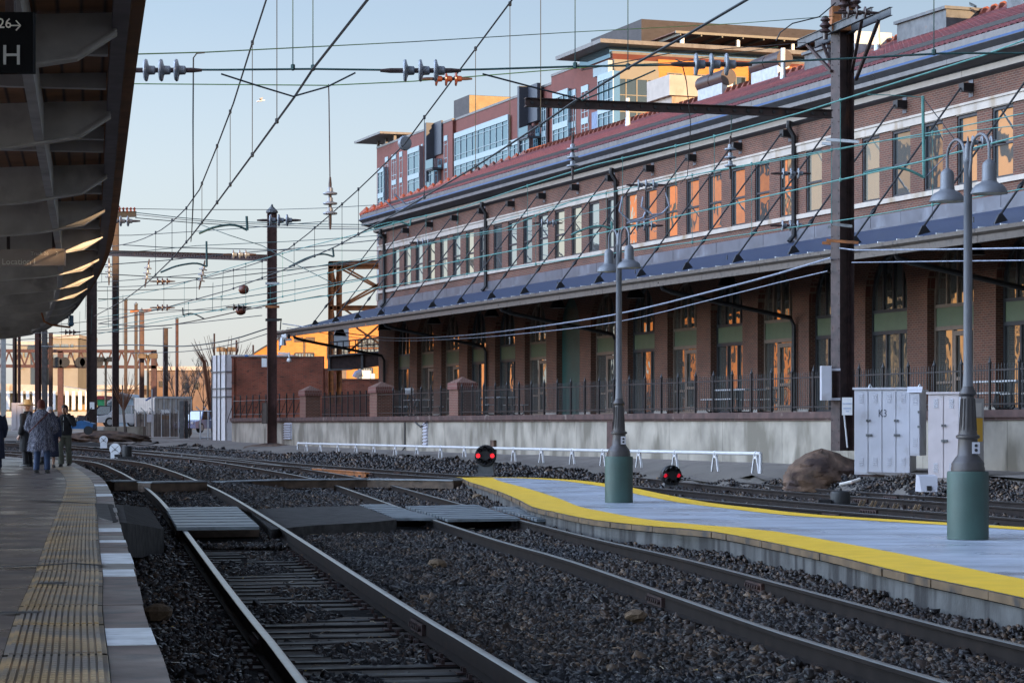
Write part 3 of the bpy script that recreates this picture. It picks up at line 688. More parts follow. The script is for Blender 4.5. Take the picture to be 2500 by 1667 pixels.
scatter('ballast_stone_cover', 66, 130, 34, .085, 3, SM)

# dry leaves, twigs and scraps caught among the stones: far too many to count
rl_ = np.random.RandomState(12); mb = MB(); cnt = 0
while cnt < 420:
    y = math.sqrt(rl_.uniform(12 ** 2, 48 ** 2)); x = y * rl_.uniform(-.2, .22)
    if not ballast_mask(np.array([x]), np.array([y]))[0] or x < edge_x(y) + .1 or inpoly(np.array([x]), np.array([y]), MIDPOLY)[0]: continue
    z = gz(x, y) + rl_.uniform(.015, .05); a = rl_.uniform(0, 6.28); d_ = Vector((math.cos(a), math.sin(a), rl_.uniform(-.1, .25))); c = Vector((x, y, z)); cnt += 1
    if rl_.uniform() < .25: L = rl_.uniform(.06, .16); mb.tube([c, c + d_ * L * .5 + Vector((0, 0, .012)), c + d_ * L], .0035, 3, mi=1)
    else: s_ = rl_.uniform(.012, .03); l_ = Vector((-d_.y, d_.x, rl_.uniform(-.3, .3))); mb.add([c - d_ * s_, c + l_ * s_ * .6, c + d_ * s_, c - l_ * s_ * .5 + Vector((0, 0, .006))], [(0, 1, 2, 3)], 0 if rl_.uniform() < .75 else 2)
lf = mb.build('leaf_litter', [mat('dry leaf', (.16, .085, .035), .8, 0, .4, 30), mat('pale straw', (.34, .28, .20), .8), mat('yellow leaf', (.42, .28, .04), .7)]); stuff(lf); tag(lf, 'dry leaves and pale straw caught among the ballast stones', 'leaf litter')
for x_, y_, s_, lab in ((1066, 1384, .11, 'single pale brown rock on the ballast between the two near tracks'), (385, 1506, .13, 'flat tan rock beside the near platform edge'), (1552, 1510, .09, 'tan rock left of the second track in the foreground'), (1165, 1218, .13, 'rounded brown rock beside the island platform tip')):
    c = G(x_, y_, -1.80); r = random.Random(x_); b = MB(); n_ = 9; vs = []
    for j in range(6):
        for i in range(n_): a = 6.283 * i / n_; f_ = math.sin(math.pi * (j + .5) / 6) * r.uniform(.8, 1.15); vs.append(c + Vector((math.cos(a) * f_ * s_ * 1.2, math.sin(a) * f_ * s_, -math.cos(math.pi * (j + .5) / 6) * s_ * .7 + s_ * .3)))
    b.add(vs, [(j * n_ + i, j * n_ + (i + 1) % n_, (j + 1) * n_ + (i + 1) % n_, (j + 1) * n_ + i) for j in range(5) for i in range(n_)] + [tuple(range(n_ - 1, -1, -1)), tuple(5 * n_ + i for i in range(n_))]); tag(b.build('rock', mat('tan rock', (.15, .10, .06), .85, 0, .35, 12, bump=.5)), lab, 'rock', 'loose rocks')
# ================================================================ long brick depot on the right
SP, S0 = 3.848, 4.05                      # bay spacing, centre of the first arch
depot = thing('brick_depot', 'long two storey brick depot with arched doors, red tile roof and hanging blue canopy', 'building', fw(30, -6, -.8))
SE = 76.0; NB = 19
ZD, ZSP, RA = .36, 4.03, 1.32             # dock floor, arch spring, arch radius
ZS0, ZS1, ZW1, ZB1, ZT = 6.83, 6.98, 9.02, 9.33, 10.1
def fq(mb, s0, s1, z0, z1, t=0, mi=0): mb.quad(fw(s0, t, z0), fw(s1, t, z0), fw(s1, t, z1), fw(s0, t, z1), mi, [(s0, z0), (s1, z0), (s1, z1), (s0, z1)])
wall = MB()
# lower storey with arched openings
def arch_c(j): return S0 + SP * j
prev = 0.0; REC = .36
for j in range(NB):
    c = arch_c(j); l, r = c - RA, c + RA
    fq(wall, prev, l, ZD, ZSP); prev = r
    # spandrels above
    n = 14; pts = [(c - RA * math.cos(math.pi * k / n), ZSP + RA * math.sin(math.pi * k / n)) for k in range(n + 1)]
    top = 6.0
    for k in range(n):
        (a, za), (b, zb) = pts[k], pts[k + 1]
        wall.quad(fw(a, 0, za), fw(b, 0, zb), fw(b, 0, top), fw(a, 0, top), 0, [(a, za), (b, zb), (b, top), (a, top)])
        wall.quad(fw(a, 0, za), fw(a, -REC, za), fw(b, -REC, zb), fw(b, 0, zb), 0, [(0, a), (REC, a), (REC, b), (0, b)])
    for s_, in ((l,), (r,)): wall.quad(fw(s_, 0, ZD), fw(s_, -REC, ZD), fw(s_, -REC, ZSP), fw(s_, 0, ZSP), 0, [(0, ZD), (REC, ZD), (REC, ZSP), (0, ZSP)])
for j in range(NB + 1):
    a = arch_c(j - 1) + RA if j else 0; b = arch_c(j) - RA if j < NB else SE
    fq(wall, a, b, ZSP, 6.0)
    if j == NB: fq(wall, a, b, ZD, ZSP)
fq(wall, 0, SE, 6.0, ZS0)
# upper storey with window openings
WW = .56; WS = [3.09 + 1.924 * i for i in range(38)]; WREC = .16
prev = 0
for c in WS:
    fq(wall, prev, c - WW, ZS0, ZW1); prev = c + WW
    for s_ in (c - WW, c + WW): wall.quad(fw(s_, 0, ZS1), fw(s_, -WREC, ZS1), fw(s_, -WREC, ZW1), fw(s_, 0, ZW1), 0, [(0, ZS1), (WREC, ZS1), (WREC, ZW1), (0, ZW1)])
    fq(wall, c - WW, c + WW, ZS0, ZS1)
fq(wall, prev, SE, ZS0, ZW1); fq(wall, 0, SE, ZW1, ZT)
# gable end, far end and back
wall.quad(fw(0, 0, -1), fw(0, -12, -1), fw(0, -12, ZT), fw(0, 0, ZT)); wall.quad(fw(SE, 0, -1), fw(SE, -12, -1), fw(SE, -12, ZT), fw(SE, 0, ZT)); wall.quad(fw(0, -12, -1), fw(SE, -12, -1), fw(SE, -12, ZT), fw(0, -12, ZT))
wall.build('wall', M['brick'], depot)
# brick voussoir arches are proud of the wall by a few mm
def sbox(mb, s0, s1, t0, t1, z0, z1, mi=0):
    mb.obox(fw((s0 + s1) / 2, (t0 + t1) / 2, (z0 + z1) / 2), A_ * (s1 - s0) / 2, N_ * (t1 - t0) / 2, (0, 0, (z1 - z0) / 2), mi)
mb = MB(); sbox(mb, 0, SE, -.05, .06, 9.04, 9.27); sbox(mb, 0, SE, -.05, .10, 9.27, 9.34)
for i, c in enumerate(WS): sbox(mb, c - WW - .12, c + WW + .12, -.20, .075, 9.0, 9.10) if False else None
mb.build('lintel_band', M['stone'], depot)
mb = MB(); sbox(mb, 0, SE, -.20, .07, ZS0, ZS1 - .003); mb.build('sill_band', M['stone'], depot)
# thin lead flashing where the canopy meets the wall
mb = MB(); n = 40
for k in range(n):
    a, b = SE * k / n + .01, SE * (k + 1) / n - .01; sbox(mb, a, b, .0, .05 + .004 * (k % 2), 6.10, 6.50)
sbox(mb, -.02, SE, .02, .16, 6.06, 6.12); mb.build('canopy_flashing', M['flashing'], depot)
mb = MB(); sbox(mb, -.10, .18, -.4, .10, 6.45, 6.85); mb.build('corner_stone', M['stone'], depot)
# cornice and gutter profile (t, z, material)
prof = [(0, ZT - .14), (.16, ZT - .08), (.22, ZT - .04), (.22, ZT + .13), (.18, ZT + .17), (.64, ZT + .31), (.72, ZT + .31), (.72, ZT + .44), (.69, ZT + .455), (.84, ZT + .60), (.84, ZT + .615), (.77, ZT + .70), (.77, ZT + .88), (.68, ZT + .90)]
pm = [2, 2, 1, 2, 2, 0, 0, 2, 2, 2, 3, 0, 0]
mb = MB(); seg = 18
for q in range(seg):
    a, b = -.7 + (SE + .7) * q / seg, -.7 + (SE + .7) * (q + 1) / seg - .012
    for k in range(len(prof) - 1):
        (t0, z0), (t1, z1) = prof[k], prof[k + 1]
        a0, a1 = (a if q else -t0 + .0, a if q else -t1 + .0)
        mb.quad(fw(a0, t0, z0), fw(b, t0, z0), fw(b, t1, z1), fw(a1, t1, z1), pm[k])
# return of the cornice round the far end
for k in range(len(prof) - 1):
    (t0, z0), (t1, z1) = prof[k], prof[k + 1]
    mb.quad(fw(-t0, t0, z0), fw(-t1, t1, z1), fw(-t1, -12, z1), fw(-t0, -12, z0), pm[k])
mb.build('cornice', [M['cornice'], M['cornice_cream'], M['cornice_shade'], M['gutter_sky_sheen']], depot)
# tiled roof: real rolls down the slope in two lifts, hipped at the far end
ZR, TR, ZE = 13.62, -6.0, ZT + .88
def tilemat():
    m = mat('red clay tile', (.145, .028, .030), .42, 0, .45, 2.2, coord='Object', dirt=((.22, .075, .068), 4, .55)); nt = m.node_tree; N, L = nt.nodes, nt.links; b = N['Principled BSDF']
    tc = N.new('ShaderNodeTexCoord'); bt = N.new('ShaderNodeTexBrick'); bt.offset = 0; bt.inputs['Scale'].default_value = 1; bt.inputs['Brick Width'].default_value = .24; bt.inputs['Row Height'].default_value = .33; bt.inputs['Mortar Size'].default_value = .03
    bt.inputs['Mortar Smooth'].default_value = .8
    L.new(tc.outputs['UV'], bt.inputs['Vector']); bp = N.new('ShaderNodeBump'); bp.invert = True; bp.inputs['Strength'].default_value = .9; bp.inputs['Distance'].default_value = .06
    L.new(bt.outputs['Fac'], bp.inputs['Height']); L.new(bp.outputs[0], b.inputs['Normal'])
    src = b.inputs['Base Color'].links[0].from_socket; mx = N.new('ShaderNodeMix'); mx.data_type = 'RGBA'; L.new(bt.outputs['Fac'], mx.inputs[0]); L.new(src, mx.inputs[6]); mx.inputs[7].default_value = (.16, .035, .035, 1); L.new(mx.outputs[2], b.inputs['Base Color'])
    return m
M['tile'] = tilemat(); M['tile_ridge'] = mat('ridge tile', (.19, .05, .03), .6, 0, .4, 6, bump=.2)
def roofz(t): return ZE + (ZR - ZE) * (.72 - t) / (.72 - TR)
mb = MB(); rollw = .30; ns = int((SE + .72) / rollw)
hip = lambda t: -.72 + (.72 - t)         # hip line s for a given t
for lift, (t0, t1, dz) in enumerate(((.72, -.55, 0), (-.55, TR, .10))):
    for k in range(ns):
        s = -.72 + k * rollw
        for h_ in range(4):
            a, b = s + rollw * h_ / 4, s + rollw * (h_ + 1) / 4
            za, zb = .05 * abs(math.sin(math.pi * h_ / 4)), .05 * abs(math.sin(math.pi * (h_ + 1) / 4))
            # clip to the hip
            tb0 = t0; te = max(t1, .72 - (a + .72)) if a + .72 < .72 - t1 else t1
            if te >= tb0: continue
            mb.quad(fw(a, tb0, roofz(tb0) + dz + za), fw(b, tb0, roofz(tb0) + dz + zb), fw(b, te, roofz(te) + dz + zb), fw(a, te, roofz(te) + dz + za), 0, [(a, tb0), (b, tb0), (b, te), (a, te)])
# hipped end and back slope
mb.quad(fw(-.72, .72, ZE), fw(hip(TR), TR, ZR), fw(hip(TR), TR, ZR), fw(-.72, -13.4, ZE), 0)
mb.quad(fw(hip(TR), TR, ZR + .05), fw(SE, TR, ZR + .05), fw(SE, -13.4, ZE), fw(-.72, -13.4, ZE), 0)
roof = mb.build('roof', M['tile'], depot)
mb = MB()
sbox(mb, .6, SE, -.62, -.44, roofz(-.5) + .03, roofz(-.5) + .15)
mb.build('roof_step', M['black'], roof)
def ridge_run(p, q, n_):
    mb = MB(); p, q = Vector(p), Vector(q); d = (q - p) / n_
    for k in range(n_):
        a = p + d * k; pts = [a, a + d * 1.12]; mb.tube([a + Vector((0, 0, .0)), a + d * .5 + Vector((0, 0, .05)), a + d * 1.05 + Vector((0, 0, .11))], [.13, .18, .23], 8)
    return mb
mb = ridge_run(fw(hip(TR), TR, ZR), fw(SE, TR, ZR), 130)
for p in mb.v[:0]: pass
mb2 = ridge_run(fw(-.75, .75, ZE), fw(hip(TR), TR, ZR), 22); b0 = len(mb.v); mb.v += mb2.v; mb.f += [[i + b0 for i in f] for f in mb2.f]; mb.m += mb2.m
mb.build('ridge_tiles', M['tile_ridge'], roof, sm=True)
# roof furniture
def s_at(px, t, z=None):            # wall coordinate s of photo column px on the plane t
    r = (px - CX) / F; o = O + N_ * t; return (r * o.y - o.x) / (A_.x - r * A_.y)
def sz(px, py, t): s = s_at(px, t); p = fw(s, t, 0); return s, (HY - py) * p.y / F
mb = MB()
for px0, px1, h_ in ((1964, 2022, .9), (2190, 2310, .95), (2458, 2570, 1.0)):
    s0, s1 = s_at(px0, -4.6), s_at(px1, -4.6)
    b = MB(); sbox(b, s0, s1, -6.6, -4.6, ZR - 1.2, ZR + h_ - .75); sbox(b, s0 - .08, s1 + .08, -6.7, -4.5, ZR + h_ - .75, ZR + h_ - .65)
    b.build('roof_monitor', M['steel_grey'], roof)
for px in (1746, 1880):
    s0 = s_at(px, TR); g = MB()
    for k in range(4): g.tube([fw(s0 - 1.3 + .66 * k, TR, ZR + .75), fw(s0 - 1.3 + .66 * (k + 1) - .03, TR, ZR + .75)], .34 + .012 * (k % 2), 12)
    g.build('tiled_ridge_vent', M['porcelain_dark'], roof, sm=True)
    g = MB(); sbox(g, s0 - 1.2, s0 + 1.2, TR - .25, TR + .25, ZR - .1, ZR + .5); g.build('vent_curb', M['galv'], roof)
s0, z0 = sz(1653, 257, TR - 1); s1, z1 = sz(1692, 215, TR - 1)
b = MB(); sbox(b, s0 - 1.1, s0 + 1.0, TR - 1.9, TR - .3, ZR - .3, z0 + .25); sbox(b, s0 - 1.3, s0 + 1.2, TR - 2.1, TR - .1, z0 + .25, z0 + 1.15); b.build('chimney', M['stone'], roof)
for px, top in ((1533, 240), (1912, 118), (2142, 45)):
    s0, zt = sz(px, top, -4); b = MB(); b.tube([fw(s0, -4, roofz(-4)), fw(s0, -4, zt)], .09, 8); b.lathe([(.13, 0), (.10, .5)], fw(s0, -4, roofz(-4)), 10); b.build('vent_pipe', M['galv'], roof)
s0, zt = sz(2094, 85, -5); b = MB(); sbox(b, s0 - .5, s0 + .7, -6, -4.5, ZR - 1, zt); b.build('plant_box', M['galv'], roof)

# ---- windows of the upper storey (each a part, pane a sub-part)
def part_at(o, s): o.location = A_ * s; return o
ORGD = ORG[depot.name]
mbf = MB(); zt = -.085
for (s0, s1, z0, z1, th) in ((-WW + .002, -WW + .07, ZS1, ZW1, .10), (WW - .07, WW - .002, ZS1, ZW1, .10), (-WW + .07, WW - .07, ZS1, ZS1 + .07, .10), (-WW + .07, WW - .07, ZW1 - .09, ZW1 - .001, .10), (-WW + .07, WW - .07, 7.93, 8.0, .08)):
    sbox(mbf, s0, s1, zt - th / 2, zt + th / 2, z0, z1)
mbp = MB(); sbox(mbp, -WW + .05, WW - .05, zt - .03, zt - .015, ZS1 + .02, ZW1 - .02)
wf = mbf.build('window', M['frame_dark'], depot); wp = mbp.build('pane', M['glass'], wf)
mbl = MB(); sbox(mbl, -WW + .001, WW - .001, -.155, .03, ZW1 - .003, ZW1 + .045); wl = mbl.build('lintel_trim', M['cornice_cream'], wf)
GV = [M['glass'], glass('pane with pale blind', (.62, .58, .47), metal=.72, wob=.005), glass('darker pane', (.40, .44, .46), wob=.006), glass('gold reflection pane', (.80, .72, .58), wob=.004)]  # tinted panes put pale and gold reflections into the glass colour
for m_ in GV[1:]: wp.data.materials.append(m_)
rv = random.Random(31)
for i, s in enumerate(WS):
    o = wf if i == 0 else clone(wf, depot); part_at(o, s)
    pn = [c for c in o.children if c.name.startswith('pane')][0]; pn.material_slots[0].link = 'OBJECT'; pn.material_slots[0].material = GV[rv.choice((0, 0, 1, 1, 2, 3, 3))]
# ---- arched doors and windows of the lower storey
def arched(kind):
    t = -.30; f = MB(); d = MB()
    x0 = RA - .003
    sbox(f, -x0, -x0 + .08, t - .06, t + .06, ZD, ZSP); sbox(f, x0 - .08, x0, t - .06, t + .06, ZD, ZSP)
    sbox(f, -x0 + .08, x0 - .08, t - .06, t + .06, 2.80, 2.92); sbox(f, -x0 + .08, x0 - .08, t - .06, t + .06, 3.48, 3.58)
    for k in (-.62, 0, .62): sbox(f, k - .04, k + .04, t - .05, t + .05, 3.58, ZSP + math.sqrt(RA ** 2 - k * k) - .02)
    n = 14
    for k in range(n):
        a, b = math.pi * k / n, math.pi * (k + 1) / n
        f.bar(fw(-(RA - .05) * math.cos(a), t, ZSP + (RA - .05) * math.sin(a)), fw(-(RA - .05) * math.cos(b), t, ZSP + (RA - .05) * math.sin(b)), .10, .09, up=N_)
    if kind == 'window':
        for k in (-.42, .42): sbox(f, k - .04, k + .04, t - .05, t + .05, ZD + .12, 2.80)
        sbox(f, -x0 + .08, x0 - .08, t - .06, t + .06, ZD, ZD + .12)
    elif kind == 'door':
        sbox(f, -.30, -.22, t - .05, t + .05, ZD, 2.80); sbox(f, .88, .96, t - .05, t + .05, ZD, 2.80)
        sbox(f, -x0 + .08, -.30, t - .05, t + .05, ZD, ZD + .12); sbox(f, -x0 + .08, -.30, t - .05, t + .05, ZD + .85, ZD + .93)
    o = f.build('arched_' + kind, M['frame_dark' if kind == 'window' else 'frame_bronze'], depot)
    g = MB(); sbox(g, -x0 + .05, x0 - .05, t - .03, t - .015, ZD + .05, 2.85)
    pts = [fw(-(RA - .06) * math.cos(math.pi * k / n), t - .03, ZSP + (RA - .06) * math.sin(math.pi * k / n)) for k in range(n + 1)]
    g.prism(pts[::-1] + [fw(-RA + .06, t - .03, 3.5), fw(RA - .06, t - .03, 3.5)], N_ * .012)
    g.build('pane', M['glass_low'], o)
    p = MB(); sbox(p, -x0 + .08, x0 - .08, t - .02, t + .03, 2.92, 3.48); p.build('transom_panel', M['green_panel'], o)
    if kind == 'door':
        d = MB()
        for a, b, z0, z1 in ((-.20, -.08, ZD + .02, 2.76), (.74, .86, ZD + .02, 2.76), (-.08, .74, 2.62, 2.76), (-.08, .74, ZD + .02, ZD + .30), (-.08, .74, 1.3, 1.40)): sbox(d, a, b, t - .0, t + .06, z0, z1)
        do = d.build('door', M['frame_bronze'], o)
    b = MB(); sbox(b, -x0 + .1, -.45, t - .10, t - .06, ZD + .1, 2.8)
    return o
protos = {}
for j in range(NB):
    kind = 'door' if j in (1, 2, 5, 7, 9, 11, 14, 16) else 'window'
    if j == 6:      # the bay with the solid dark green door
        f = MB(); sbox(f, -RA + .003, RA - .003, -.34, -.26, ZD, ZSP); n = 14
        f.prism([fw(-(RA - .004) * math.cos(math.pi * k / n), -.34, ZSP + (RA - .004) * math.sin(math.pi * k / n)) for k in range(n + 1)][::-1], N_ * .08)
        o = f.build('green_shutter', mat('dark green shutter', (.012, .05, .045), .5, 0, .2, 2), depot); part_at(o, arch_c(j)); continue
    if kind not in protos: o = protos[kind] = arched(kind)
    else: o = clone(protos[kind], depot)
    part_at(o, arch_c(j))
mb = MB()
for j in range(NB + 1):
    a = arch_c(j - 1) + RA if j else .0; b = arch_c(j) - RA if j < NB else SE
    sbox(mb, a, b, .0, .025, ZD, ZD + .16)
mb.build('pale_base_course', M['edge_pale'], depot)

# ---- hanging canopy
TC, ZC0, ZC1 = 5.0, 6.09, 4.81
mb = MB(); sL = -1.75
n = 40
for k in range(n):
    a, b = lerp(sL, SE, k / n), lerp(sL, SE, (k + 1) / n)
    mb.quad(fw(a, .03, ZC0), fw(b, .03, ZC0), fw(b, TC, ZC1), fw(a, TC, ZC1), 0, [(0, a), (0, b), (TC, b), (TC, a)])
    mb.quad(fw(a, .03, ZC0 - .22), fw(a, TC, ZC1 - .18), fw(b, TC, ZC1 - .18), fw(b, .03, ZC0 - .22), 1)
mb.quad(fw(sL, .03, ZC0), fw(sL, TC, ZC1), fw(sL, TC, ZC1 - .18), fw(sL, .03, ZC0 - .22), 1)
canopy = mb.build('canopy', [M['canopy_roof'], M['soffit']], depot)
mb = MB()
for k in range(19):
    a, b = lerp(sL, SE, k / 19), lerp(sL, SE, (k + 1) / 19) - .02
    for (t0, z0), (t1, z1) in (((TC, ZC1 + .04), (TC + .14, ZC1 + .04)), ((TC + .14, ZC1 + .04), (TC + .14, ZC1 - .06)), ((TC + .14, ZC1 - .06), (TC + .04, ZC1 - .13)), ((TC + .04, ZC1 - .13), (TC + .04, ZC1 - .30)), ((TC + .04, ZC1 - .30), (TC - .06, ZC1 - .30))):
        mb.quad(fw(a, t0, z0), fw(b, t0, z0), fw(b, t1, z1), fw(a, t1, z1))
mb.build('gutter', M['gutter'], canopy)
mb = MB(); k = 0; s = sL + .4
while s < SE: sbox(mb, s - .015, s + .015, TC - .05, TC + .15, ZC1 + .04, ZC1 + .075); s += 1.02
mb.build('gutter_straps', M['white'], canopy)
mb = MB()
for j in range(NB): sbox(mb, arch_c(j) - 2.1, arch_c(j) - 1.75, TC - .9, TC - .5, ZC1 - .35, ZC1 - .05)
rods = []
for k in range(20):
    s = 1.3 + 3.855 * k
    if s > SE: break
    b = MB(); sbox(b, s - .14, s + .14, .0, .34, 9.62, 9.86); br = b.build('rod_bracket', M['steel_black'], depot)
    b = MB(); sbox(b, s - .12, s + .12, .002, .02, 9.48, 10.0); b.build('bracket_plate', M['flashing'], br)
    p, q = fw(s, .36, 9.72), fw(s, 3.79, 5.32); b = MB(); b.tube([p, q], .03, 6); m_ = p.lerp(q, .8)
    b.tube([m_, p.lerp(q, .83), p.lerp(q, .86)], [.03, .075, .03], 6); b.build('tie_rod', M['steel_black'], br)
    b = MB(); b.prism([fw(s - .03, 3.58, 5.16), fw(s - .03, 3.98, 5.06), fw(s - .03, 3.96, 5.12), fw(s - .03, 3.84, 5.34), fw(s - .03, 3.74, 5.34)], A_ * .06); b.build('rod_anchor', M['steel_black'], br)
for s in (1.4, 17.2, 32.6, 48.05, 63.5):
    b = MB(); b.tube([fw(s, .30, 10.1), fw(s, .32, 9.9), fw(s, .12, 9.6), fw(s, .12, 6.3), fw(s, .3, 6.08)], .085, 8); b.build('downpipe', M['steel_black'], depot, sm=True)
    b = MB(); b.tube([fw(s, TC, ZC1 - .15), fw(s, TC - .12, ZC1 - .38), fw(s, TC - .5, ZC1 - .5), fw(s, .25, 3.55), fw(s, .12, 3.3), fw(s, .12, .45)], .075, 8); b.build('downpipe', M['steel_black'], depot, sm=True)
for j in range(0, NB, 2):
    s = arch_c(j) - 1.9; c = fw(s, 2.7, 4.55); b = MB(); b.lathe([(.33, -.02), (.31, .03), (.19, .26), (.10, .36), (.08, .52), (.02, .53)], c, 16); b.tube([c + Vector((0, 0, .5)), c + Vector((0, 0, 1.0))], .02, 5)
    b.build('pendant_lamp', M['steel_black'], canopy, sm=True)

# ---- loading dock: concrete wall, coping, paving
dock = thing('loading_dock', 'stained concrete loading dock wall with a rusty coping along the depot', 'loading dock', fw(20, 5, -1))
SD0 = s_at(566, T_DOCK); mb = MB(); s = SD0; j = 0
while s < SE:
    e = min(SE, s + 4.0); z0 = -1.6
    mb.obox(fw((s + e) / 2 - .006, T_DOCK - 2.75, (z0 + .17) / 2), A_ * ((e - s) / 2 - .008), N_ * 2.75, (0, 0, (.17 - z0) / 2)); s = e
mb.build('dock_wall', M['concrete'], dock)
mb = MB(); sbox(mb, SD0 - .1, SE, T_DOCK - .25, T_DOCK + .10, .172, ZD - .002); sbox(mb, SD0, SE, T_DOCK + .02, T_DOCK + .05, .11, .169); mb.build('rusted_coping', M['rust_cap'], dock)
mb = MB(); sbox(mb, SD0 + .2, SE, .03, T_DOCK - .26, .172, ZD); mb.build('dock_floor', M['concrete'], dock)
for px, py, w_, h_ in ((704, 1052, 1.5, .85), (1040, 1059, .55, .95)):
    s0, z0 = sz(px, py, T_DOCK); b = MB(); sbox(b, s0 - w_ / 2, s0 + w_ / 2, T_DOCK + .0, T_DOCK + .03, z0 - h_ / 2, z0 + h_ / 2)
    for k in range(7): b.obox(fw(s0, T_DOCK + .05, z0 - h_ / 2 + h_ * (k + .5) / 7), A_ * w_ * .46, N_ * .04 + Vector((0, 0, -.03)), (0, 0, .012))
    b.build('louvre_vent', M['cab'], dock)
b = MB(); s0 = s_at(990, T_DOCK); b.tube([fw(s0, T_DOCK + .03, .1), fw(s0, T_DOCK + .03, -1.0), fw(s0 + .05, T_DOCK + .2, -1.15)], .03, 6); b.tube([fw(s0 + 1.5, T_DOCK + .06, .1), fw(s0 + 2.3, T_DOCK + .06, -.1), fw(s0 + 3.2, T_DOCK + .06, .12)], .03, 6); b.build('wall_cable', M['black'], dock)
b = MB()
s0, z0 = sz(1208, 1090, T_DOCK); sbox(b, s0 - .2, s0 + .2, T_DOCK + .01, T_DOCK + .12, z0 - .55, z0 + .25); b.build('rust_bracket', M['rustbase'], dock)
b = MB(); s0 = s_at(1490, T_DOCK); sbox(b, s0 - .25, s0 + .25, T_DOCK + .003, T_DOCK + .03, -1.1, .10); b.build('rust_plate', M['rust_cap'], dock)

# ---- iron fence on the dock edge
fence = thing('iron_fence', 'black iron picket fence with spiked posts along the dock edge', 'fence', fw(20, 5.2, ZD))
TF = 5.22; SF0 = s_at(960, TF); PW = 1.33
mb = MB()
for z in (.50, 1.33): sbox(mb, SF0 - 3, SE, TF - .012, TF + .012, z - .018, z + .018)
mb.build('rail', M['steel_black'], fence)
post = MB(); sbox(post, -.028, .028, TF - .028, TF + .028, ZD, 1.50); post.lathe([(.045, 0), (.05, .03), (.03, .08), (.0, .2)], fw(0, TF, 1.48), 8)
po = post.build('post', M['steel_black'], fence)
pk = MB()
for k in range(1, 10):
    s = PW * k / 10; pk.tube([fw(s, TF, ZD + .05), fw(s, TF, 1.44), fw(s, TF, 1.50)], [.011, .011, .002], 5)
pko = pk.build('picket_panel', M['steel_black'], fence)
k = 0; s = SF0
while s < SE - PW:
    a = po if k == 0 else clone(po, fence); b = pko if k == 0 else clone(pko, fence)
    a.location = A_ * s; b.location = A_ * s; s += PW; k += 1
# braced fence on the left part of the dock
bf = thing('iron_fence', 'black iron fence with slanted back braces in front of the tall brick wall', 'fence', fw(-10, 5.2, ZD)); SB = s_at(566, TF)
mb = MB()
for z in (.55, 1.30): sbox(mb, SB + .3, s_at(738, TF), TF - .012, TF + .012, z - .018, z + .018)
mb.build('rail', M['steel_grey'], bf)
for k in range(11):
    s = lerp(SB + .6, s_at(735, TF), k / 10); b = MB(); sbox(b, s - .03, s + .03, TF - .03, TF + .03, ZD, 1.5); b.lathe([(.05, 0), (.0, .15)], fw(s, TF, 1.5), 6)
    b.tube([fw(s, TF, 1.30), fw(s - 1.0, TF + .1, ZD + .05), fw(s - 1.15, TF + .14, .1)], .02, 5); b.build('braced_post', M['steel_black'], bf)
mf = thing('iron_fence', 'short run of black picket fence between two brick piers', 'fence', fw(-5, 5.2, ZD))
sa, sb = s_at(786, TF), s_at(902, TF); mb = MB()
for z in (.5, 1.33): sbox(mb, sa, sb, TF - .012, TF + .012, z - .018, z + .018)
mb.build('rail', M['steel_black'], mf)
for k in range(8):
    s = lerp(sa, sb, (k + .5) / 8); b = MB(); sbox(b, s - .03, s + .03, TF - .03, TF + .03, ZD, 1.55); b.build('post', M['steel_black'], mf)
b = MB()
for k in range(80): s = lerp(sa, sb, k / 80); b.tube([fw(s, TF, ZD), fw(s, TF, 1.42)], .011, 4)
b.build('picket_panel', M['steel_black'], mf)
# ---- brick piers with pyramid caps
for px, lab in ((757, 'leftmost capped brick pier standing before the tall brick wall'), (931, 'capped brick pier with louvres at the left end of the picket fence'), (1129, 'capped brick pier standing in the picket fence in front of arched windows')):
    s = s_at(px, T_DOCK - .5); t = thing('brick_pier', lab, 'brick pier', fw(s, T_DOCK - .55, ZD), group='brick piers on the dock')
    b = MB(); hw = .56; hd = .38; sbox(b, s - hw, s + hw, T_DOCK - .5 - hd, T_DOCK - .5 + hd, ZD, 1.42); b.build('shaft', M['brick_pier'], t)
    b = MB(); tc = T_DOCK - .5; q = [fw(s - hw - .06, tc - hd - .06, 1.42), fw(s + hw + .06, tc - hd - .06, 1.42), fw(s + hw + .06, tc + hd + .06, 1.42), fw(s - hw - .06, tc + hd + .06, 1.42)]
    b.prism(q, (0, 0, .26)); b.build('soldier_course', brick('soldier brick', (.13, .034, .026), (.10, .028, .022), (.18, .12, .1), bw=.085, rh=.4, dirt=.1) if 'soldier' not in M else M['soldier'], t); 
    q2 = [p + Vector((0, 0, .262)) for p in q]; ap = fw(s, tc, 2.45); a1, a2 = fw(s - .1, tc, 1.93), fw(s + .1, tc, 1.93)
    b = MB(); b.add(q2 + [a1, a2], [(0, 1, 5, 4), (1, 2, 5), (2, 3, 4, 5), (3, 0, 4)]); b.build('pyramid_cap', M['brick_pier'], t)
    if px == 931:
        b = MB()
        for k in range(8): b.obox(fw(s - hw - .01, tc + .1, .50 + k * .11), A_ * .02, N_ * .10, (0, 0, .035))
        b.build('louvre', M['white_paint'], t)
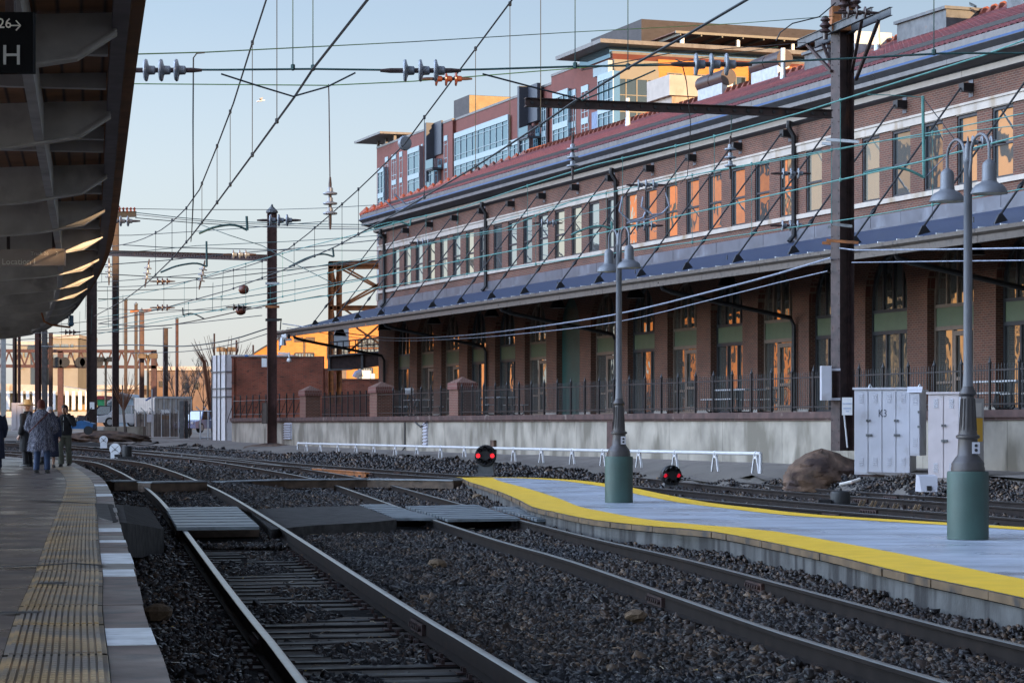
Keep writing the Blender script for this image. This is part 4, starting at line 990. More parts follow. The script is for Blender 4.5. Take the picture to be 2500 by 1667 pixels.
# ---- tall brick walls at the far end of the dock
d_w = 137.0
def wx(px): return (px - CX) * d_w / F
wt = thing('brick_wall', 'tall patchy red brick wall with stepped top at the end of the dock', 'wall', (wx(700), d_w, ZD))
mb = MB()
for x0, x1, zt in ((566, 782, 3.83), (782, 788, 3.83), (788, 830, 3.14), (830, 938, 2.55)):
    mb.box(wx(x0) + .002, wx(x1), d_w, d_w + .5, .2, zt)
mb.build('wall', M['brick_red'], wt)
mb = MB(); 
for x0, x1, zt in ((564, 770, 3.83), (788, 826, 3.14), (832, 938, 2.55)): mb.box(wx(x0), wx(x1), d_w - .04, d_w + .54, zt, zt + .09)
mb.build('coping_course', M['brick_pier'], wt)
mb = MB(); mb.box(wx(770), wx(790), d_w - .07, d_w + .6, .2, 3.93); mb.box(wx(826), wx(832), d_w - .07, d_w + .6, .2, 3.23); mb.build('brick_pilaster', M['brick_red'], wt)
mb = MB(); mb.box(wx(566), wx(572), d_w - .10, d_w + 10, .2, 3.80); mb.build('return_wall', M['brick_red'], wt)

# ---- picnic tables, bicycle on the dock
def picnic():
    t = empty('picnic_table'); top, leg = M['steel_grey'], M['steel_black']
    b = MB(); b.box(-1.15, 1.15, -.38, .38, .72, .76); b.build('tabletop', M['galv'], t, local=True)
    for y in (-.72, .72): b = MB(); b.box(-1.15, 1.15, y - .13, y + .13, .42, .455); b.build('bench', M['galv'], t, local=True)
    for x in (-.8, .8):
        for y in (-1, 1): b = MB(); b.tube([(x, .28 * y, .72), (x, .30 * y, .1), (x, .42 * y, .03), (x, .70 * y, .03), (x, .80 * y, .10), (x, .74 * y, .42)], .03, 6); b.build('leg_frame', leg, t, local=True, sm=True)
    return t
pt = picnic(); ang = math.atan2(A_.y, A_.x)
for i, (px, lab) in enumerate(((1020, 'grey picnic table beside the parked bicycle behind the fence'), (1218, 'metal picnic table right of the middle brick pier behind the fence'), (1806, 'long metal picnic table behind the fence between lamp post and mast'), (2452, 'metal picnic table behind the white cabinets at the right edge'))):
    o = pt if i == 0 else clone(pt); o.location = fw(s_at(px, 3.4), 3.4, ZD); o.rotation_euler = (0, 0, ang); tag(o, lab, 'picnic table', 'picnic tables on the dock')
bk = thing('bicycle', 'dark bicycle parked beside the picnic table behind the dock fence', 'bicycle', fw(s_at(1008, 4.3), 4.3, ZD)); c0 = fw(s_at(1008, 4.3), 4.3, ZD)
bx, bz = (A_ * .8 + N_ * .6).normalized(), Vector((0, 0, 1))
for k in (-.52, .52):
    b = MB(); c = c0 + bx * k + bz * .34; b.tube([c + bx * .33 * math.cos(a * .3927) + bz * .33 * math.sin(a * .3927) for a in range(17)], .022, 6)
    for a in range(6): b.tube([c, c + bx * .33 * math.cos(a * 1.047) + bz * .33 * math.sin(a * 1.047)], .004, 3)
    b.build('wheel', M['black'], bk, sm=True)
b = MB(); P_ = lambda x, z: c0 + bx * x + bz * z
for p, q in (((-.52, .34), (-.12, .32)), ((-.12, .32), (-.26, .86)), ((-.26, .78), (.36, .78)), ((-.12, .32), (.38, .70)), ((-.52, .34), (-.24, .78)), ((.52, .34), (.34, .95))): b.tube([P_(*p), P_(*q)], .018, 6)
b.build('frame', M['black'], bk)
b = MB(); b.tube([P_(.34, .95) - bx.cross(bz) * .28, P_(.36, 1.0), P_(.34, .95) + bx.cross(bz) * .28], .015, 6); b.build('handlebar', M['steel_black'], bk)
b = MB(); b.lathe([(.02, 0), (.09, .03), (.05, .06)], P_(-.27, .88), 8); b.build('saddle', M['black'], bk)
b = MB(); b.box(*(lambda p: (p.x - .18, p.x + .18, p.y - .15, p.y + .15, p.z, p.z + .28))(P_(.5, .95))); b.build('basket', M['white_paint'], bk)
# ================================================================ apartment block behind the depot
M['glass_end'] = glass('end wall glass', (.16, .18, .17), wob=.003)
D2 = 81.0
def fa(s, t, z): return O + N_ * (36.1 - D2) + A_ * s + N_ * t + Vector((0, 0, z))
OA = O + N_ * (36.1 - D2)
def sa_at(px, t=0):
    r = (px - CX) / F; o = OA + N_ * t; return (r * o.y - o.x) / (A_.x - r * A_.y)
def za(px, py, t=0): p = fa(sa_at(px, t), t, 0); return (HY - py) * p.y / F
s_l, s_c = sa_at(920), sa_at(1496)
apt = thing('apartment_block', 'modern red brick apartment block with blue glass bays and rooftop penthouse behind the depot', 'building', fa((s_l + s_c) / 2, -10, 0))
def abox(mb, s0, s1, t0, t1, z0, z1, mi=0): mb.obox(fa((s0 + s1) / 2, (t0 + t1) / 2, (z0 + z1) / 2), A_ * abs(s1 - s0) / 2, N_ * (t1 - t0) / 2, (0, 0, (z1 - z0) / 2), mi)
ZA = za(1300, 221)
DEP = 46
mb = MB()
sX = sa_at(1346); sY = sa_at(1105)
abox(mb, s_l, sY, -DEP, 0, -2, ZA); abox(mb, sY, sX, -DEP, -.35, -2, ZA); abox(mb, sX, s_c, -DEP, 0, -2, ZA + .6)
mb.build('wall', M['brick_flat'], apt)
mb = MB(); abox(mb, s_l, sY, -DEP - .1, .06, ZA, ZA + .22); abox(mb, sY + .01, sX - .01, -DEP, -.28, ZA + .002, ZA + .22); abox(mb, sX, s_c, -DEP, .06, ZA + .6, ZA + .82); mb.build('parapet_cap', M['cornice'], apt)
M['spandrel'] = mat('pale metal spandrel', (.19, .235, .26), .4, .3, .1, 2); M['slate'] = mat('slate blue panel', (.035, .04, .055), .5, .1, .1, 2); M['mull'] = mat('pale mullion', (.26, .32, .35), .4, .3, .05, 3)
FH = 2.95
def bay(name, px0, px1, t, zt, floors, nm, right_glass=False, frame='mull'):
    """a glazed bay: panes set in a grid of mullions"""
    s0, s1 = sa_at(px0, t), sa_at(px1, t); f = MB(); g = MB()
    zb = zt - floors * FH
    abox(g, s0 + .03, s1 - .03, -.2, t - .08, zb, zt)
    o = None
    for k in range(floors + 1): abox(f, s0, s1, t - .09, t + .03, zt - k * FH - (.55 if k < floors else 0) , zt - k * FH + .02)
    for k in range(nm + 1): c = lerp(s0, s1, k / nm); abox(f, c - .05, c + .05, t - .07, t, zb, zt - .01)
    for k in range(floors): abox(f, s0 + .06, s1 - .06, t - .065, t - .012, zt - k * FH - 2.42, zt - k * FH - 2.36); abox(f, s0 + .06, s1 - .06, t - .065, t - .012, zt - k * FH - .95, zt - k * FH - .90)
    if right_glass:
        for k in range(floors + 1): abox(f, s1 + .01, s1 + .04, .0, t - .1, zt - k * FH - (.5 if k < floors else 0), zt - k * FH)
    o = f.build(name, M[frame], apt); g.build('pane', M['glass_apt'], o); return o
z1 = za(1112, 322); bay('window_bay', 1109, 1240, .0, za(1240, 275) - .2, 6, 9)
bay('window_bay', 995, 1023, .5, ZA - 1.6, 6, 2); bay('window_bay', 1038, 1058, .9, ZA - 4.4, 5, 2, True)
bay('window_bay', 1243, 1264, .6, ZA - 4.4, 5, 2); bay('window_bay', 1268, 1290, 1.2, ZA - 4.4, 5, 2, True)
bay('window_bay', 1349, 1386, .4, ZA - 1.2, 6, 3); bay('window_bay', 922, 936, .6, ZA - 2.6, 6, 2)
for a, b in ((940, 947), (956, 967), (975, 982), (1028, 1032), (1084, 1092), (1322, 1332), (1394, 1405), (1419, 1436)):
    bay('tall_window', a, b, .05, ZA - 1.4, 6, 1 if b - a < 10 else 2)
for a, b, t in ((1037, 1058, 1.1), (1263, 1290, 1.3)):
    mb = MB(); s0, s1 = sa_at(a, t), sa_at(b, t); abox(mb, s0, s0 + .5, 0, t, ZA - 6, ZA + .4); abox(mb, s0 + .5, s1, 0, t - .9, ZA - 3.2, ZA + .4); abox(mb, s0 + .5, s1, 0, t + .1, ZA - 4.9, ZA - 4.75)
    mb.build('slate_bay', M['slate'], apt)
    mb = MB(); abox(mb, s0 + .52, s1, t + .05, t + .08, ZA - 4.7, ZA - 3.75); abox(mb, s1 - .03, s1, .1, t + .05, ZA - 4.7, ZA - 3.75); mb.build('balcony_glass', M['glass_apt'], apt)
# flat canopies on the roof edge
for a, b, zz in ((902, 960, ZA + 1.0),):
    mb = MB(); abox(mb, sa_at(a) - 1, sa_at(b), -2.5, 1.6, zz, zz + .25)
    for k in range(3): abox(mb, lerp(sa_at(a) + 2, sa_at(b) - 1, k / 2), lerp(sa_at(a) + 2, sa_at(b) - 1, k / 2) + .3, -.6, -.3, ZA, zz)
    mb.build('roof_canopy', M['cornice'], apt)
# glazed corner tower and the sunlit end towards us
z_t = za(1496, 145)
bay('window_bay', 1459, 1496, .5, z_t - 1.2, 7, 3)
mb = MB(); abox(mb, sa_at(1459), s_c - .02, .0, .45, z_t - 1.15, z_t - .1); mb.build('tower_head', M['spandrel'], apt)
AW = -N_                                     # the end wall runs away from the tracks
def fe(u, z, out=0): return fa(s_c + out, -u, z)
def ebox(mb, u0, u1, z0, z1, o0, o1, mi=0): mb.obox(fa(s_c + (o0 + o1) / 2, -(u0 + u1) / 2, (z0 + z1) / 2), A_ * (o1 - o0) / 2, N_ * (u1 - u0) / 2, (0, 0, (z1 - z0) / 2), mi)
def ue(px, out=0):
    p = OA + A_ * (s_c + out); r = (px - CX) / F; return -((r * p.y - p.x) / (N_.x - r * N_.y))
def ez(px, py): p = fe(ue(px), 0); return (HY - py) * p.y / F
zE = ez(1700, 152)
mb = MB(); uw = ue(1604); ebox(mb, uw, 46, -2, zE, .002, .30); mb.build('orange_end_wall', M['brick_orange'], apt)
def ebay(name, p0, p1, zt, floors, nm, o=.3, frame='mull'):
    u0, u1 = ue(p0), ue(p1); f = MB(); g = MB(); zb = zt - floors * FH; ebox(g, u0 + .02, u1 - .02, zb, zt, o + .01, o + .05)
    for k in range(floors + 1): ebox(f, u0, u1, zt - k * FH - (.9 if k < floors and name == 'window_bay' else .08), zt - k * FH, o + .02, o + .12)
    for k in range(nm + 1): c = lerp(u0, u1, k / nm); ebox(f, c - .06, c + .06, zb, zt - .01, o + .02, o + .10)
    for k in range(floors): ebox(f, u0 + .06, u1 - .06, zt - k * FH - 2.35, zt - k * FH - 2.27, o + .03, o + .09)
    ob = f.build(name, M[frame], apt); g.build('pane', M['glass_end'], ob)
M['tan_frame'] = mat('tan metal frame', (.13, .12, .10), .5, .2, .05, 2)
mb = MB(); ebox(mb, .02, uw, -2, zE - .2, .002, .28); mb.build('tower_wall', M['tan_frame'], apt)
ebay('window_bay', 1498, 1603, ez(1550, 172), 7, 4, .3, 'tan_frame')
for p0, p1 in ((1626, 1661), (1690, 1725), (1769, 1816)):
    for k in range(5): ebay('window', p0, p1, ez(1640, 180) - k * FH, 1, 2, .3, 'tan_frame') if k < 4 else None
mb = MB(); ebox(mb, ue(1830), ue(1850), -2, zE + .1, .3, 2.4); mb.build('fin_wall', M['tan_frame'], apt)
# roof terrace slab, penthouse, pergola
mb = MB(); abox(mb, sa_at(1400), s_c + 1.5, -44, 1.8, zE + 1.0, zE + 1.35); mb.build('roof_slab', M['cornice'], apt)
mb = MB(); abox(mb, sa_at(1420), s_c - .3, -42, .2, zE + .0, zE + .98); mb.build('terrace_glazing', M['glass_apt'], apt)
pz = zE + 1.35
def pp_(px, t): return sa_at(px, t)
ph = MB(); s1 = pp_(1566, -6); s0 = pp_(1443, -6); ztop = (HY - 47) * fa(s1, -6, 0).y / F
abox(ph, s0, s1, -26, -6, pz, ztop); ph.build('penthouse', M['brick_dark'], apt)
mb = MB(); abox(mb, s1 - .0, s1 + .12, -25.9, -6.05, ztop - 4.2, ztop - .15); mb.build('penthouse_end', M['brick_tan'], apt) if False else None
pg = MB(); zpg = (HY - 88) * fa(s1 + 4, -9, 0).y / F
for k in range(12): u = -7.5 - k * 2.1; abox(pg, s1 + .3, s1 + 5.5, u - .06, u + .06, zpg - .25, zpg)
abox(pg, s1 + 5.4, s1 + 5.6, -32, -7, zpg - .1, zpg + .12); pgo = pg.build('pergola', M['tan_frame'], apt)
mb = MB(); abox(mb, s1 + .2, s1 + 5.35, -32, -7, zpg + .02, zpg + .08); mb.build('pergola_slats', mat('pergola wood', (.16, .07, .05), .7), pgo)
for k in range(5): mb = MB(); u = -8 - k * 5.6; abox(mb, s1 + 4.6, s1 + 4.9, u - .15, u + .15, pz, zpg - .26); mb.build('pergola_post', M['galv'], pgo)
bx_ = MB(); t_b = -12; s0, s1b = pp_(1108, t_b), pp_(1145, t_b); zt_ = (HY - 232) * fa(s1b, t_b, 0).y / F
abox(bx_, s0, s1b, -34, t_b, ZA, zt_); bx_.build('lift_overrun', M['brick_dark'], apt)
mb = MB(); abox(mb, s1b + .0, s1b + .1, -33.95, t_b - .03, ZA + .1, zt_ - .05); mb.build('lift_overrun_end', M['brick_tan'], apt)
# vertical banner with lettering
s0 = sa_at(1451, .3); zb = za(1451, 272, .3)
mb = MB(); abox(mb, s0 - 1.15, s0 + 1.15, .02, .10, zb - 9, zb); bn = mb.build('banner', mat('grey blue banner', (.11, .15, .24), .6), apt)
mb = MB(); mb.text('COM', fa(s0 + .62, .115, zb - 7.6), (0, 0, 1), -A_, 1.9, depth=.01); mb.build('banner_lettering', M['sign_white'], bn)

# ================================================================ things at the far end of the dock
og = thing('orange_workshop', 'bright orange brick gabled building sunlit beyond the brick wall', 'building', (-14, 200, 0)); d = 196
def px3(px, py, dd=d): return U(px, py, dd)
poly = [(596, 1050), (596, 880), (640, 852), (686, 826), (740, 802), (800, 788), (880, 776), (960, 770), (1040, 772), (1040, 1050)]
mb = MB(); mb.prism([px3(*p) for p in poly], (2, 14, 0)); mb.build('wall', M['brick_orange'], og)
mb = MB(); rr_ = [px3(*p) for p in poly[1:9]]
for a, b in zip(rr_, rr_[1:]): mb.bar(a + Vector((0, -.1, .05)), b + Vector((0, -.1, .05)), .5, .12)
mb.build('roof_edge', M['frame_dark'], og)
for x0, y0, x1, y1 in ((721, 862, 767, 882), (801, 844, 850, 876), (876, 828, 935, 848), (876, 852, 935, 876), (876, 898, 910, 925)):
    a, b = px3(x0, y1), px3(x1, y0); f = MB(); f.box(a.x, b.x, d - .10, d - .02, a.z, b.z); wo = f.build('window', M['glass_low'], og)
    f = MB(); n_ = 6
    for k in range(n_ + 1): f.box(lerp(a.x, b.x, k / n_) - .04, lerp(a.x, b.x, k / n_) + .04, d - .16, d - .101, a.z, b.z)
    for k in range(3): f.box(a.x, b.x, d - .155, d - .103, lerp(a.z, b.z, k / 2) - .04, lerp(a.z, b.z, k / 2) + .04)
    f.build('window_bars', M['frame_dark'], wo)
mb = MB(); a = px3(802, 905); mb.box(a.x, px3(846, 0).x, d - .12, d - .05, -1, a.z + .6); mb.build('loading_door', M['frame_bronze'], og)
# white panel tower
tw = thing('white_tower', 'tall white panelled steel enclosure rising left of the brick wall', 'enclosure', U(560, 1050, 143)); d = 143
x0, x1, x2 = U(508, 0, d).x, U(552, 0, d).x, U(720, 0, d + 1).x
mb = MB(); mb.prism([(x0, d + 2.0, -1.2), (x1, d, -1.2), (x2, d, -1.2), (x2, d + 6, -1.2), (x0, d + 7, -1.2)], (0, 0, (HY - 866) * d / F + 1.2)); mb.build('shell', M['white_paint'], tw)
mb = MB(); pa, pb = Vector((x0, d + 2, 0)), Vector((x1, d, 0)); dirv = (pb - pa); nv = Vector((dirv.y, -dirv.x, 0)).normalized() * -1
if nv.y > 0: nv = -nv
for py in (907, 948, 968): 
    z = (HY - py) * d / F; mb.bar(pa + nv * .03 + Vector((0, 0, z)), pb + nv * .03 + Vector((0, 0, z)), .06, .07); mb.bar(Vector((x1, d - .03, z)), Vector((x2, d - .03, z)), .06, .07)
for f_ in (.0, .35, .62, 1): p = pa.lerp(pb, f_) + nv * .03; mb.bar(p + Vector((0, 0, -1.2)), p + Vector((0, 0, (HY - 866) * d / F)), .05, .05)
mb.build('panel_seams', M['steel_grey'], tw)
mb = MB(); p = U(602, 873, d - .02); mb.lathe([(.16, 0), (.16, .05)], p, 10, axis=(0, -1, 0)); mb.build('blue_tag', mat('blue paint', (.02, .2, .6), .5), tw)
# steel gantry and footbridge girder left of the depot corner
gt = thing('steel_gantry', 'rusty orange steel gantry tower with diagonal bracing behind the depot corner', 'gantry', U(815, 990, 131)); d = 131
for px in (808, 828): mb = MB(); mb.ibar(U(px, 985, d), U(px, 640, d), .28, .3, .03); mb.build('column', M['rust'], gt)
for a, b in (((803, 644), (960, 641)), ((803, 652), (960, 650)), ((806, 752), (940, 752))): mb = MB(); mb.ibar(U(*a, d), U(*b, d), .25, .28, .03); mb.build('girder', M['rust'], gt)
mb = MB()
for a, b in (((830, 655), (925, 705)), ((845, 655), (925, 700)), ((830, 748), (930, 690)), ((830, 752), (925, 702)), ((812, 660), (826, 740)), ((826, 660), (810, 740)), ((836, 752), (870, 775)), ((826, 755), (812, 860)), ((812, 755), (826, 860)), ((870, 800), (925, 838)), ((925, 795), (850, 860))): mb.bar(U(*a, d), U(*b, d), .11, .11)
mb.build('bracing', M['rust'], gt)
b = MB(); p = U(834, 822, d - .3); b.box(p.x - .4, p.x + .4, p.y - .3, p.y, p.z - .55, p.z + .6); b.build('control_box', M['galv'], gt)
fb = thing('footbridge', 'dark riveted girder footbridge with a light railing reaching the depot corner', 'footbridge', U(860, 990, 129)); d = 129
mb = MB(); a, b_ = U(802, 888, d), U(950, 880, d + .5); mb.prism([U(802, 902, d), U(802, 868, d), U(950, 856, d), U(950, 888, d), U(860, 900, d)], (0, 1.6, 0)); mb.build('girder', M['mast'], fb)
mb = MB(); mb.bar(U(800, 869, d - .1), U(950, 857, d - .1), .3, .08); mb.bar(U(800, 903, d - .1), U(860, 901, d - .1), .3, .08)
for px in (803, 884): mb.bar(U(px, 902, d - .06), U(px, 866, d - .06), .12, .12)
mb.build('flange', M['steel_grey'], fb)
mb = MB()
for py0, py1 in ((836, 822), (850, 838)): mb.tube([U(806, py0, d), U(950, py1, d)], .035, 6)
for k in range(9): px = 808 + k * 15; mb.tube([U(px, 866 - k * 1.2, d), U(px, 835 - k * 1.6, d)], .03, 5)
mb.build('railing', M['steel_black'], fb)
ac = thing('air_handler', 'white rooftop air unit with a blue round duct behind the low brick wall', 'air unit', U(885, 940, 160)); d = 160
b = MB(); p, q = U(884, 928, d), U(904, 904, d); b.box(p.x, q.x, d, d + 1.5, p.z - 1, q.z); b.build('casing', M['white'], ac)
b = MB(); b.tube([U(868, 922, d), U(872, 913, d), U(884, 910, d)], .26, 10); b.build('duct', mat('blue duct', (.05, .07, .13), .5, .1), ac, sm=True)
b = MB(); p, q = U(905, 928, d), U(914, 912, d); b.box(p.x, q.x, d, d + 1, p.z - 1, q.z); b.build('side_cabinet', M['white'], ac)

# ================================================================ far background on the left
def tree(px, base_py, top_py, d, seed, label, spread=.28, m=None):
    r = random.Random(seed); p0 = U(px, base_py, d); Ht = (base_py - top_py) * d / F
    t = thing('bare_tree', label, 'bare tree', p0, group='bare trees behind the container'); tr = MB(); cr = MB()
    def grow(p, dirv, L, rad, lev):
        n = 4; pts = [p]; dv = dirv.copy()
        for k in range(n): dv = (dv + Vector((r.uniform(-.16, .16), r.uniform(-.16, .16), .05))).normalized(); pts.append(pts[-1] + dv * L / n)
        (tr if lev == 0 else cr).tube(pts, [rad * (1 - .16 * k) for k in range(n + 1)], 5 if lev < 2 else 3, cap=False)
        if lev < 4:
            for k in range(2 + (lev < 3) + (lev == 0) * 2):
                i = r.randint(2, n); a = r.uniform(0, 6.28); sp = r.uniform(.35, .8)
                nd = (dv + Vector((math.cos(a) * sp, math.sin(a) * sp, r.uniform(-.05, .35)))).normalized(); grow(pts[i], nd, L * r.uniform(.5, .75), max(.018, rad * .5), lev + 1)
    grow(p0, Vector((r.uniform(-.1, .1), 0, 1)), Ht * .42, Ht * .014, 0)
    tr.build('trunk', M['tree'], t); cr.build('crown', M['tree'], t)
M['tree'] = mat('bare bark', (.05, .038, .032), .85, 0, .3, 4)
for i, (px, bp_, tp, d, lab) in enumerate(((415, 1040, 850, 168, 'leftmost bare tree behind the container, by the dark pole'), (440, 1030, 880, 176, 'small bare tree between the dark pole and the thin rusty pole'), (468, 1040, 846, 166, 'tall bare tree behind the container right of the thin rusty pole'), (490, 1040, 862, 164, 'bare tree with dark forked trunk behind the container end'), (505, 1040, 880, 172, 'bare tree squeezed against the white tower'))): tree(px, bp_, tp, d, 20 + i, lab)
M['twig'] = mat('orange twigs', (.17, .075, .04), .8)
for px, lab in ((302, 'small orange shrub with bare twigs by the left dark mast'), ):
    p0 = U(px, 1005, 150); t = thing('twig_shrub', lab, 'shrub', p0); b = MB(); r = random.Random(5)
    for k in range(26): a = r.uniform(-1, 1); b.tube([p0, p0 + Vector((a * .6, r.uniform(-.3, .3), 1.2)), p0 + Vector((a * 1.3, r.uniform(-.5, .5), r.uniform(1.6, 2.6)))], [.03, .02, .008], 4)
    b.build('twigs', M['twig'], t)
p0 = U(550, 870, 158); t = thing('twig_shrub', 'orange bare tree tops showing above the white tower', 'shrub', p0 - Vector((0, 0, 5))); b = MB(); r = random.Random(9)
for k in range(46): a = r.uniform(-1, 1); z = r.uniform(.4, 1.4); b.tube([p0 + Vector((a * .9, 0, -5)), p0 + Vector((a * 1.5, r.uniform(-.6, .6), -.4)), p0 + Vector((a * 2.2, r.uniform(-.8, .8), z))], [.06, .035, .012], 4)
b.build('twigs', M['twig'], t)
# shipping container with lettering
cn = thing('shipping_container', 'pale shipping container with dark stencilled lettering parked behind the fence', 'shipping container', U(400, 1062, 156)); d = 156
M['cont'] = wave('pale container sheet', (.42, .38, .34), (.24, .21, .19), 3.2, 'X', .6, 0, .5, .03)
a, m_, b_ = U(328, 1066, d + 3), U(378, 1066, d), U(467, 1066, d + .8); zt = U(0, 970, d).z; zb = U(0, 1064, d).z
mb = MB(); sv = a - m_; ev = b_ - m_
mb.prism([Vector((*m_.xy, zb)), Vector((*b_.xy, zb)), Vector((*(b_ + sv).xy, zb)), Vector((*a.xy, zb))], (0, 0, zt - zb)); mb.build('body', M['cont'], cn)
mb = MB(); n_ = Vector((ev.y, -ev.x, 0)).normalized(); n_ = n_ if n_.y < 0 else -n_
for f_ in (0, .25, .42, .58, .75, 1): p = m_.lerp(b_, f_); mb.bar(Vector((*p.xy, zb + .1)) + n_ * .04, Vector((*p.xy, zt - .1)) + n_ * .04, .07, .07)
mb.bar(Vector((*m_.xy, zt)) + n_ * .03, Vector((*b_.xy, zt)) + n_ * .03, .12, .14); mb.build('door_bar', M['galv'], cn)
mb = MB(); side_n = Vector((sv.y, -sv.x, 0)).normalized(); side_n = side_n if side_n.y < 0 else -side_n
mb.text('BLUELINE 1523', Vector((*a.lerp(m_, .18).xy, zb + 1.35)) + side_n * .03, -sv, (0, 0, 1), .42, depth=.01); mb.text('BLUM', Vector((*a.lerp(m_, .18).xy, zb + .85)) + side_n * .03, -sv, (0, 0, 1), .38, depth=.01); mb.build('lettering', M['slate'], cn)
mb = MB(); p = m_.lerp(b_, .16); q = m_.lerp(b_, .4); mb.bar(Vector((*p.xy, zb + 1.55)) + n_ * .06, Vector((*q.xy, zb + 1.55)) + n_ * .06, .02, .36); mb.build('white_placard', M['white'], cn)
mb = MB(); mb.bar(Vector((*p.xy, zb + 1.22)) + n_ * .06, Vector((*q.xy, zb + 1.22)) + n_ * .06, .02, .26); mb.build('orange_placard', mat('orange placard', (.6, .25, .03), .5), cn)
# wooden fence, chain link gate posts, concrete blocks
wfn = thing('board_fence', 'weathered brown board fence in front of the shipping container', 'fence', U(390, 1068, 151)); d = 151
M['boards'] = wave('weathered boards', (.13, .10, .085), (.04, .03, .025), 5, 'X', .85, 0, .5, .02, noise=.3)
mb = MB(); x0, x1 = U(333, 0, d).x, U(436, 0, d).x; n = 34
for k in range(n): xa, xb = lerp(x0, x1, k / n), lerp(x0, x1, (k + 1) / n) - .015; mb.box(xa, xb, d, d + .04, U(0, 1066, d).z, U(0, 1009, d).z + rnd.uniform(-.06, .06))
mb.build('boards', M['boards'], wfn)
mb = MB()
for k in range(6): x = lerp(x0, x1, k / 5); mb.tube([(x, d - .1, U(0, 1066, d).z), (x, d - .1, U(0, 1004, d).z), (x - .25, d - .1, U(0, 996, d).z)], .035, 6)
mb.build('post', M['galv'], wfn)
gp = thing('chain_link_gate', 'grey steel gate frame with a tall dark post beside the white tower', 'gate', U(455, 1068, 148)); d = 148
mb = MB(); p = U(438, 1070, d); mb.box(p.x, p.x + .28, d, d + .25, p.z, U(0, 978, d).z); mb.box(p.x + .32, p.x + .52, d, d + .2, p.z, U(0, 978, d).z, 1); mb.build('gate_post', [M['steel_grey'], M['steel_black']], gp)
mb = MB()
for px in (452, 458, 463): mb.tube([U(px, 1068, d), U(px, 985, d)], .04, 6)
for py in (990, 1010, 1030, 1050, 1065): mb.tube([U(450, py, d), U(464, py, d)], .025, 5)
mb.build('gate_ladder', M['steel_black'], gp)
mb = MB()
for px, tp in ((489, 1002), (508, 1006), (530, 1000), (540, 985), (558, 985)): mb.tube([U(px, 1078, d), U(px, tp, d)], .045, 6)
for a, b in (((489, 1003), (540, 1003)), ((489, 1068), (540, 1068)), ((512, 1025), (537, 1028)), ((541, 1062), (560, 1038)), ((489, 1003), (478, 992)), ((508, 1004), (498, 992))): mb.tube([U(*a, d), U(*b, d)], .035, 5)
mb.build('fence_pipes', M['galv'], gp)
for i, (x0, x1, lab) in enumerate(((252, 282, 'left stained concrete block at the foot of the dark mast'), (284, 308, 'middle stained concrete block right of the dark mast'), (309, 350, 'right concrete block with rubble on its top'))):
    a, b = U(x0, 1063, 140), U(x1, 1041, 140); mb = MB(); mb.box(a.x + .02, b.x - .02, 140, 141.2, a.z - .2, b.z); tag(mb.build('concrete_block', M['concrete']), lab, 'concrete block', 'concrete blocks behind the tracks')
sd = thing('metal_shed', 'pale blue gabled metal shed behind the left masts', 'shed', U(290, 1030, 185)); d = 185
mb = MB(); mb.prism([U(262, 1040, d), U(262, 985, d), U(296, 960, d), U(326, 972, d), U(326, 1040, d)], (0, 8, 0)); mb.build('wall', M['shed'] if 'shed' in M else mat('pale blue sheet', (.26, .33, .40), .5, .1, .1, 2), sd)
mb = MB(); mb.bar(U(260, 985, d - .2), U(296, 959, d - .2), .3, .15); mb.bar(U(296, 959, d - .2), U(328, 971, d - .2), .3, .15); mb.build('roof_edge', M['galv'], sd)
gs = thing('green_container', 'bright green container glimpsed between the two left masts', 'container', U(245, 1020, 190)); mb = MB(); a, b = U(238, 1028, 190), U(256, 975, 190); mb.box(a.x, b.x, 190, 195, a.z, b.z); mb.build('body', mat('green sheet', (.02, .22, .08), .5), gs)
mb = MB(); mb.box(a.x, b.x + .1, 189.9, 195, b.z, b.z + .3); mb.build('lid', mat('red lid', (.25, .03, .03), .5), gs)
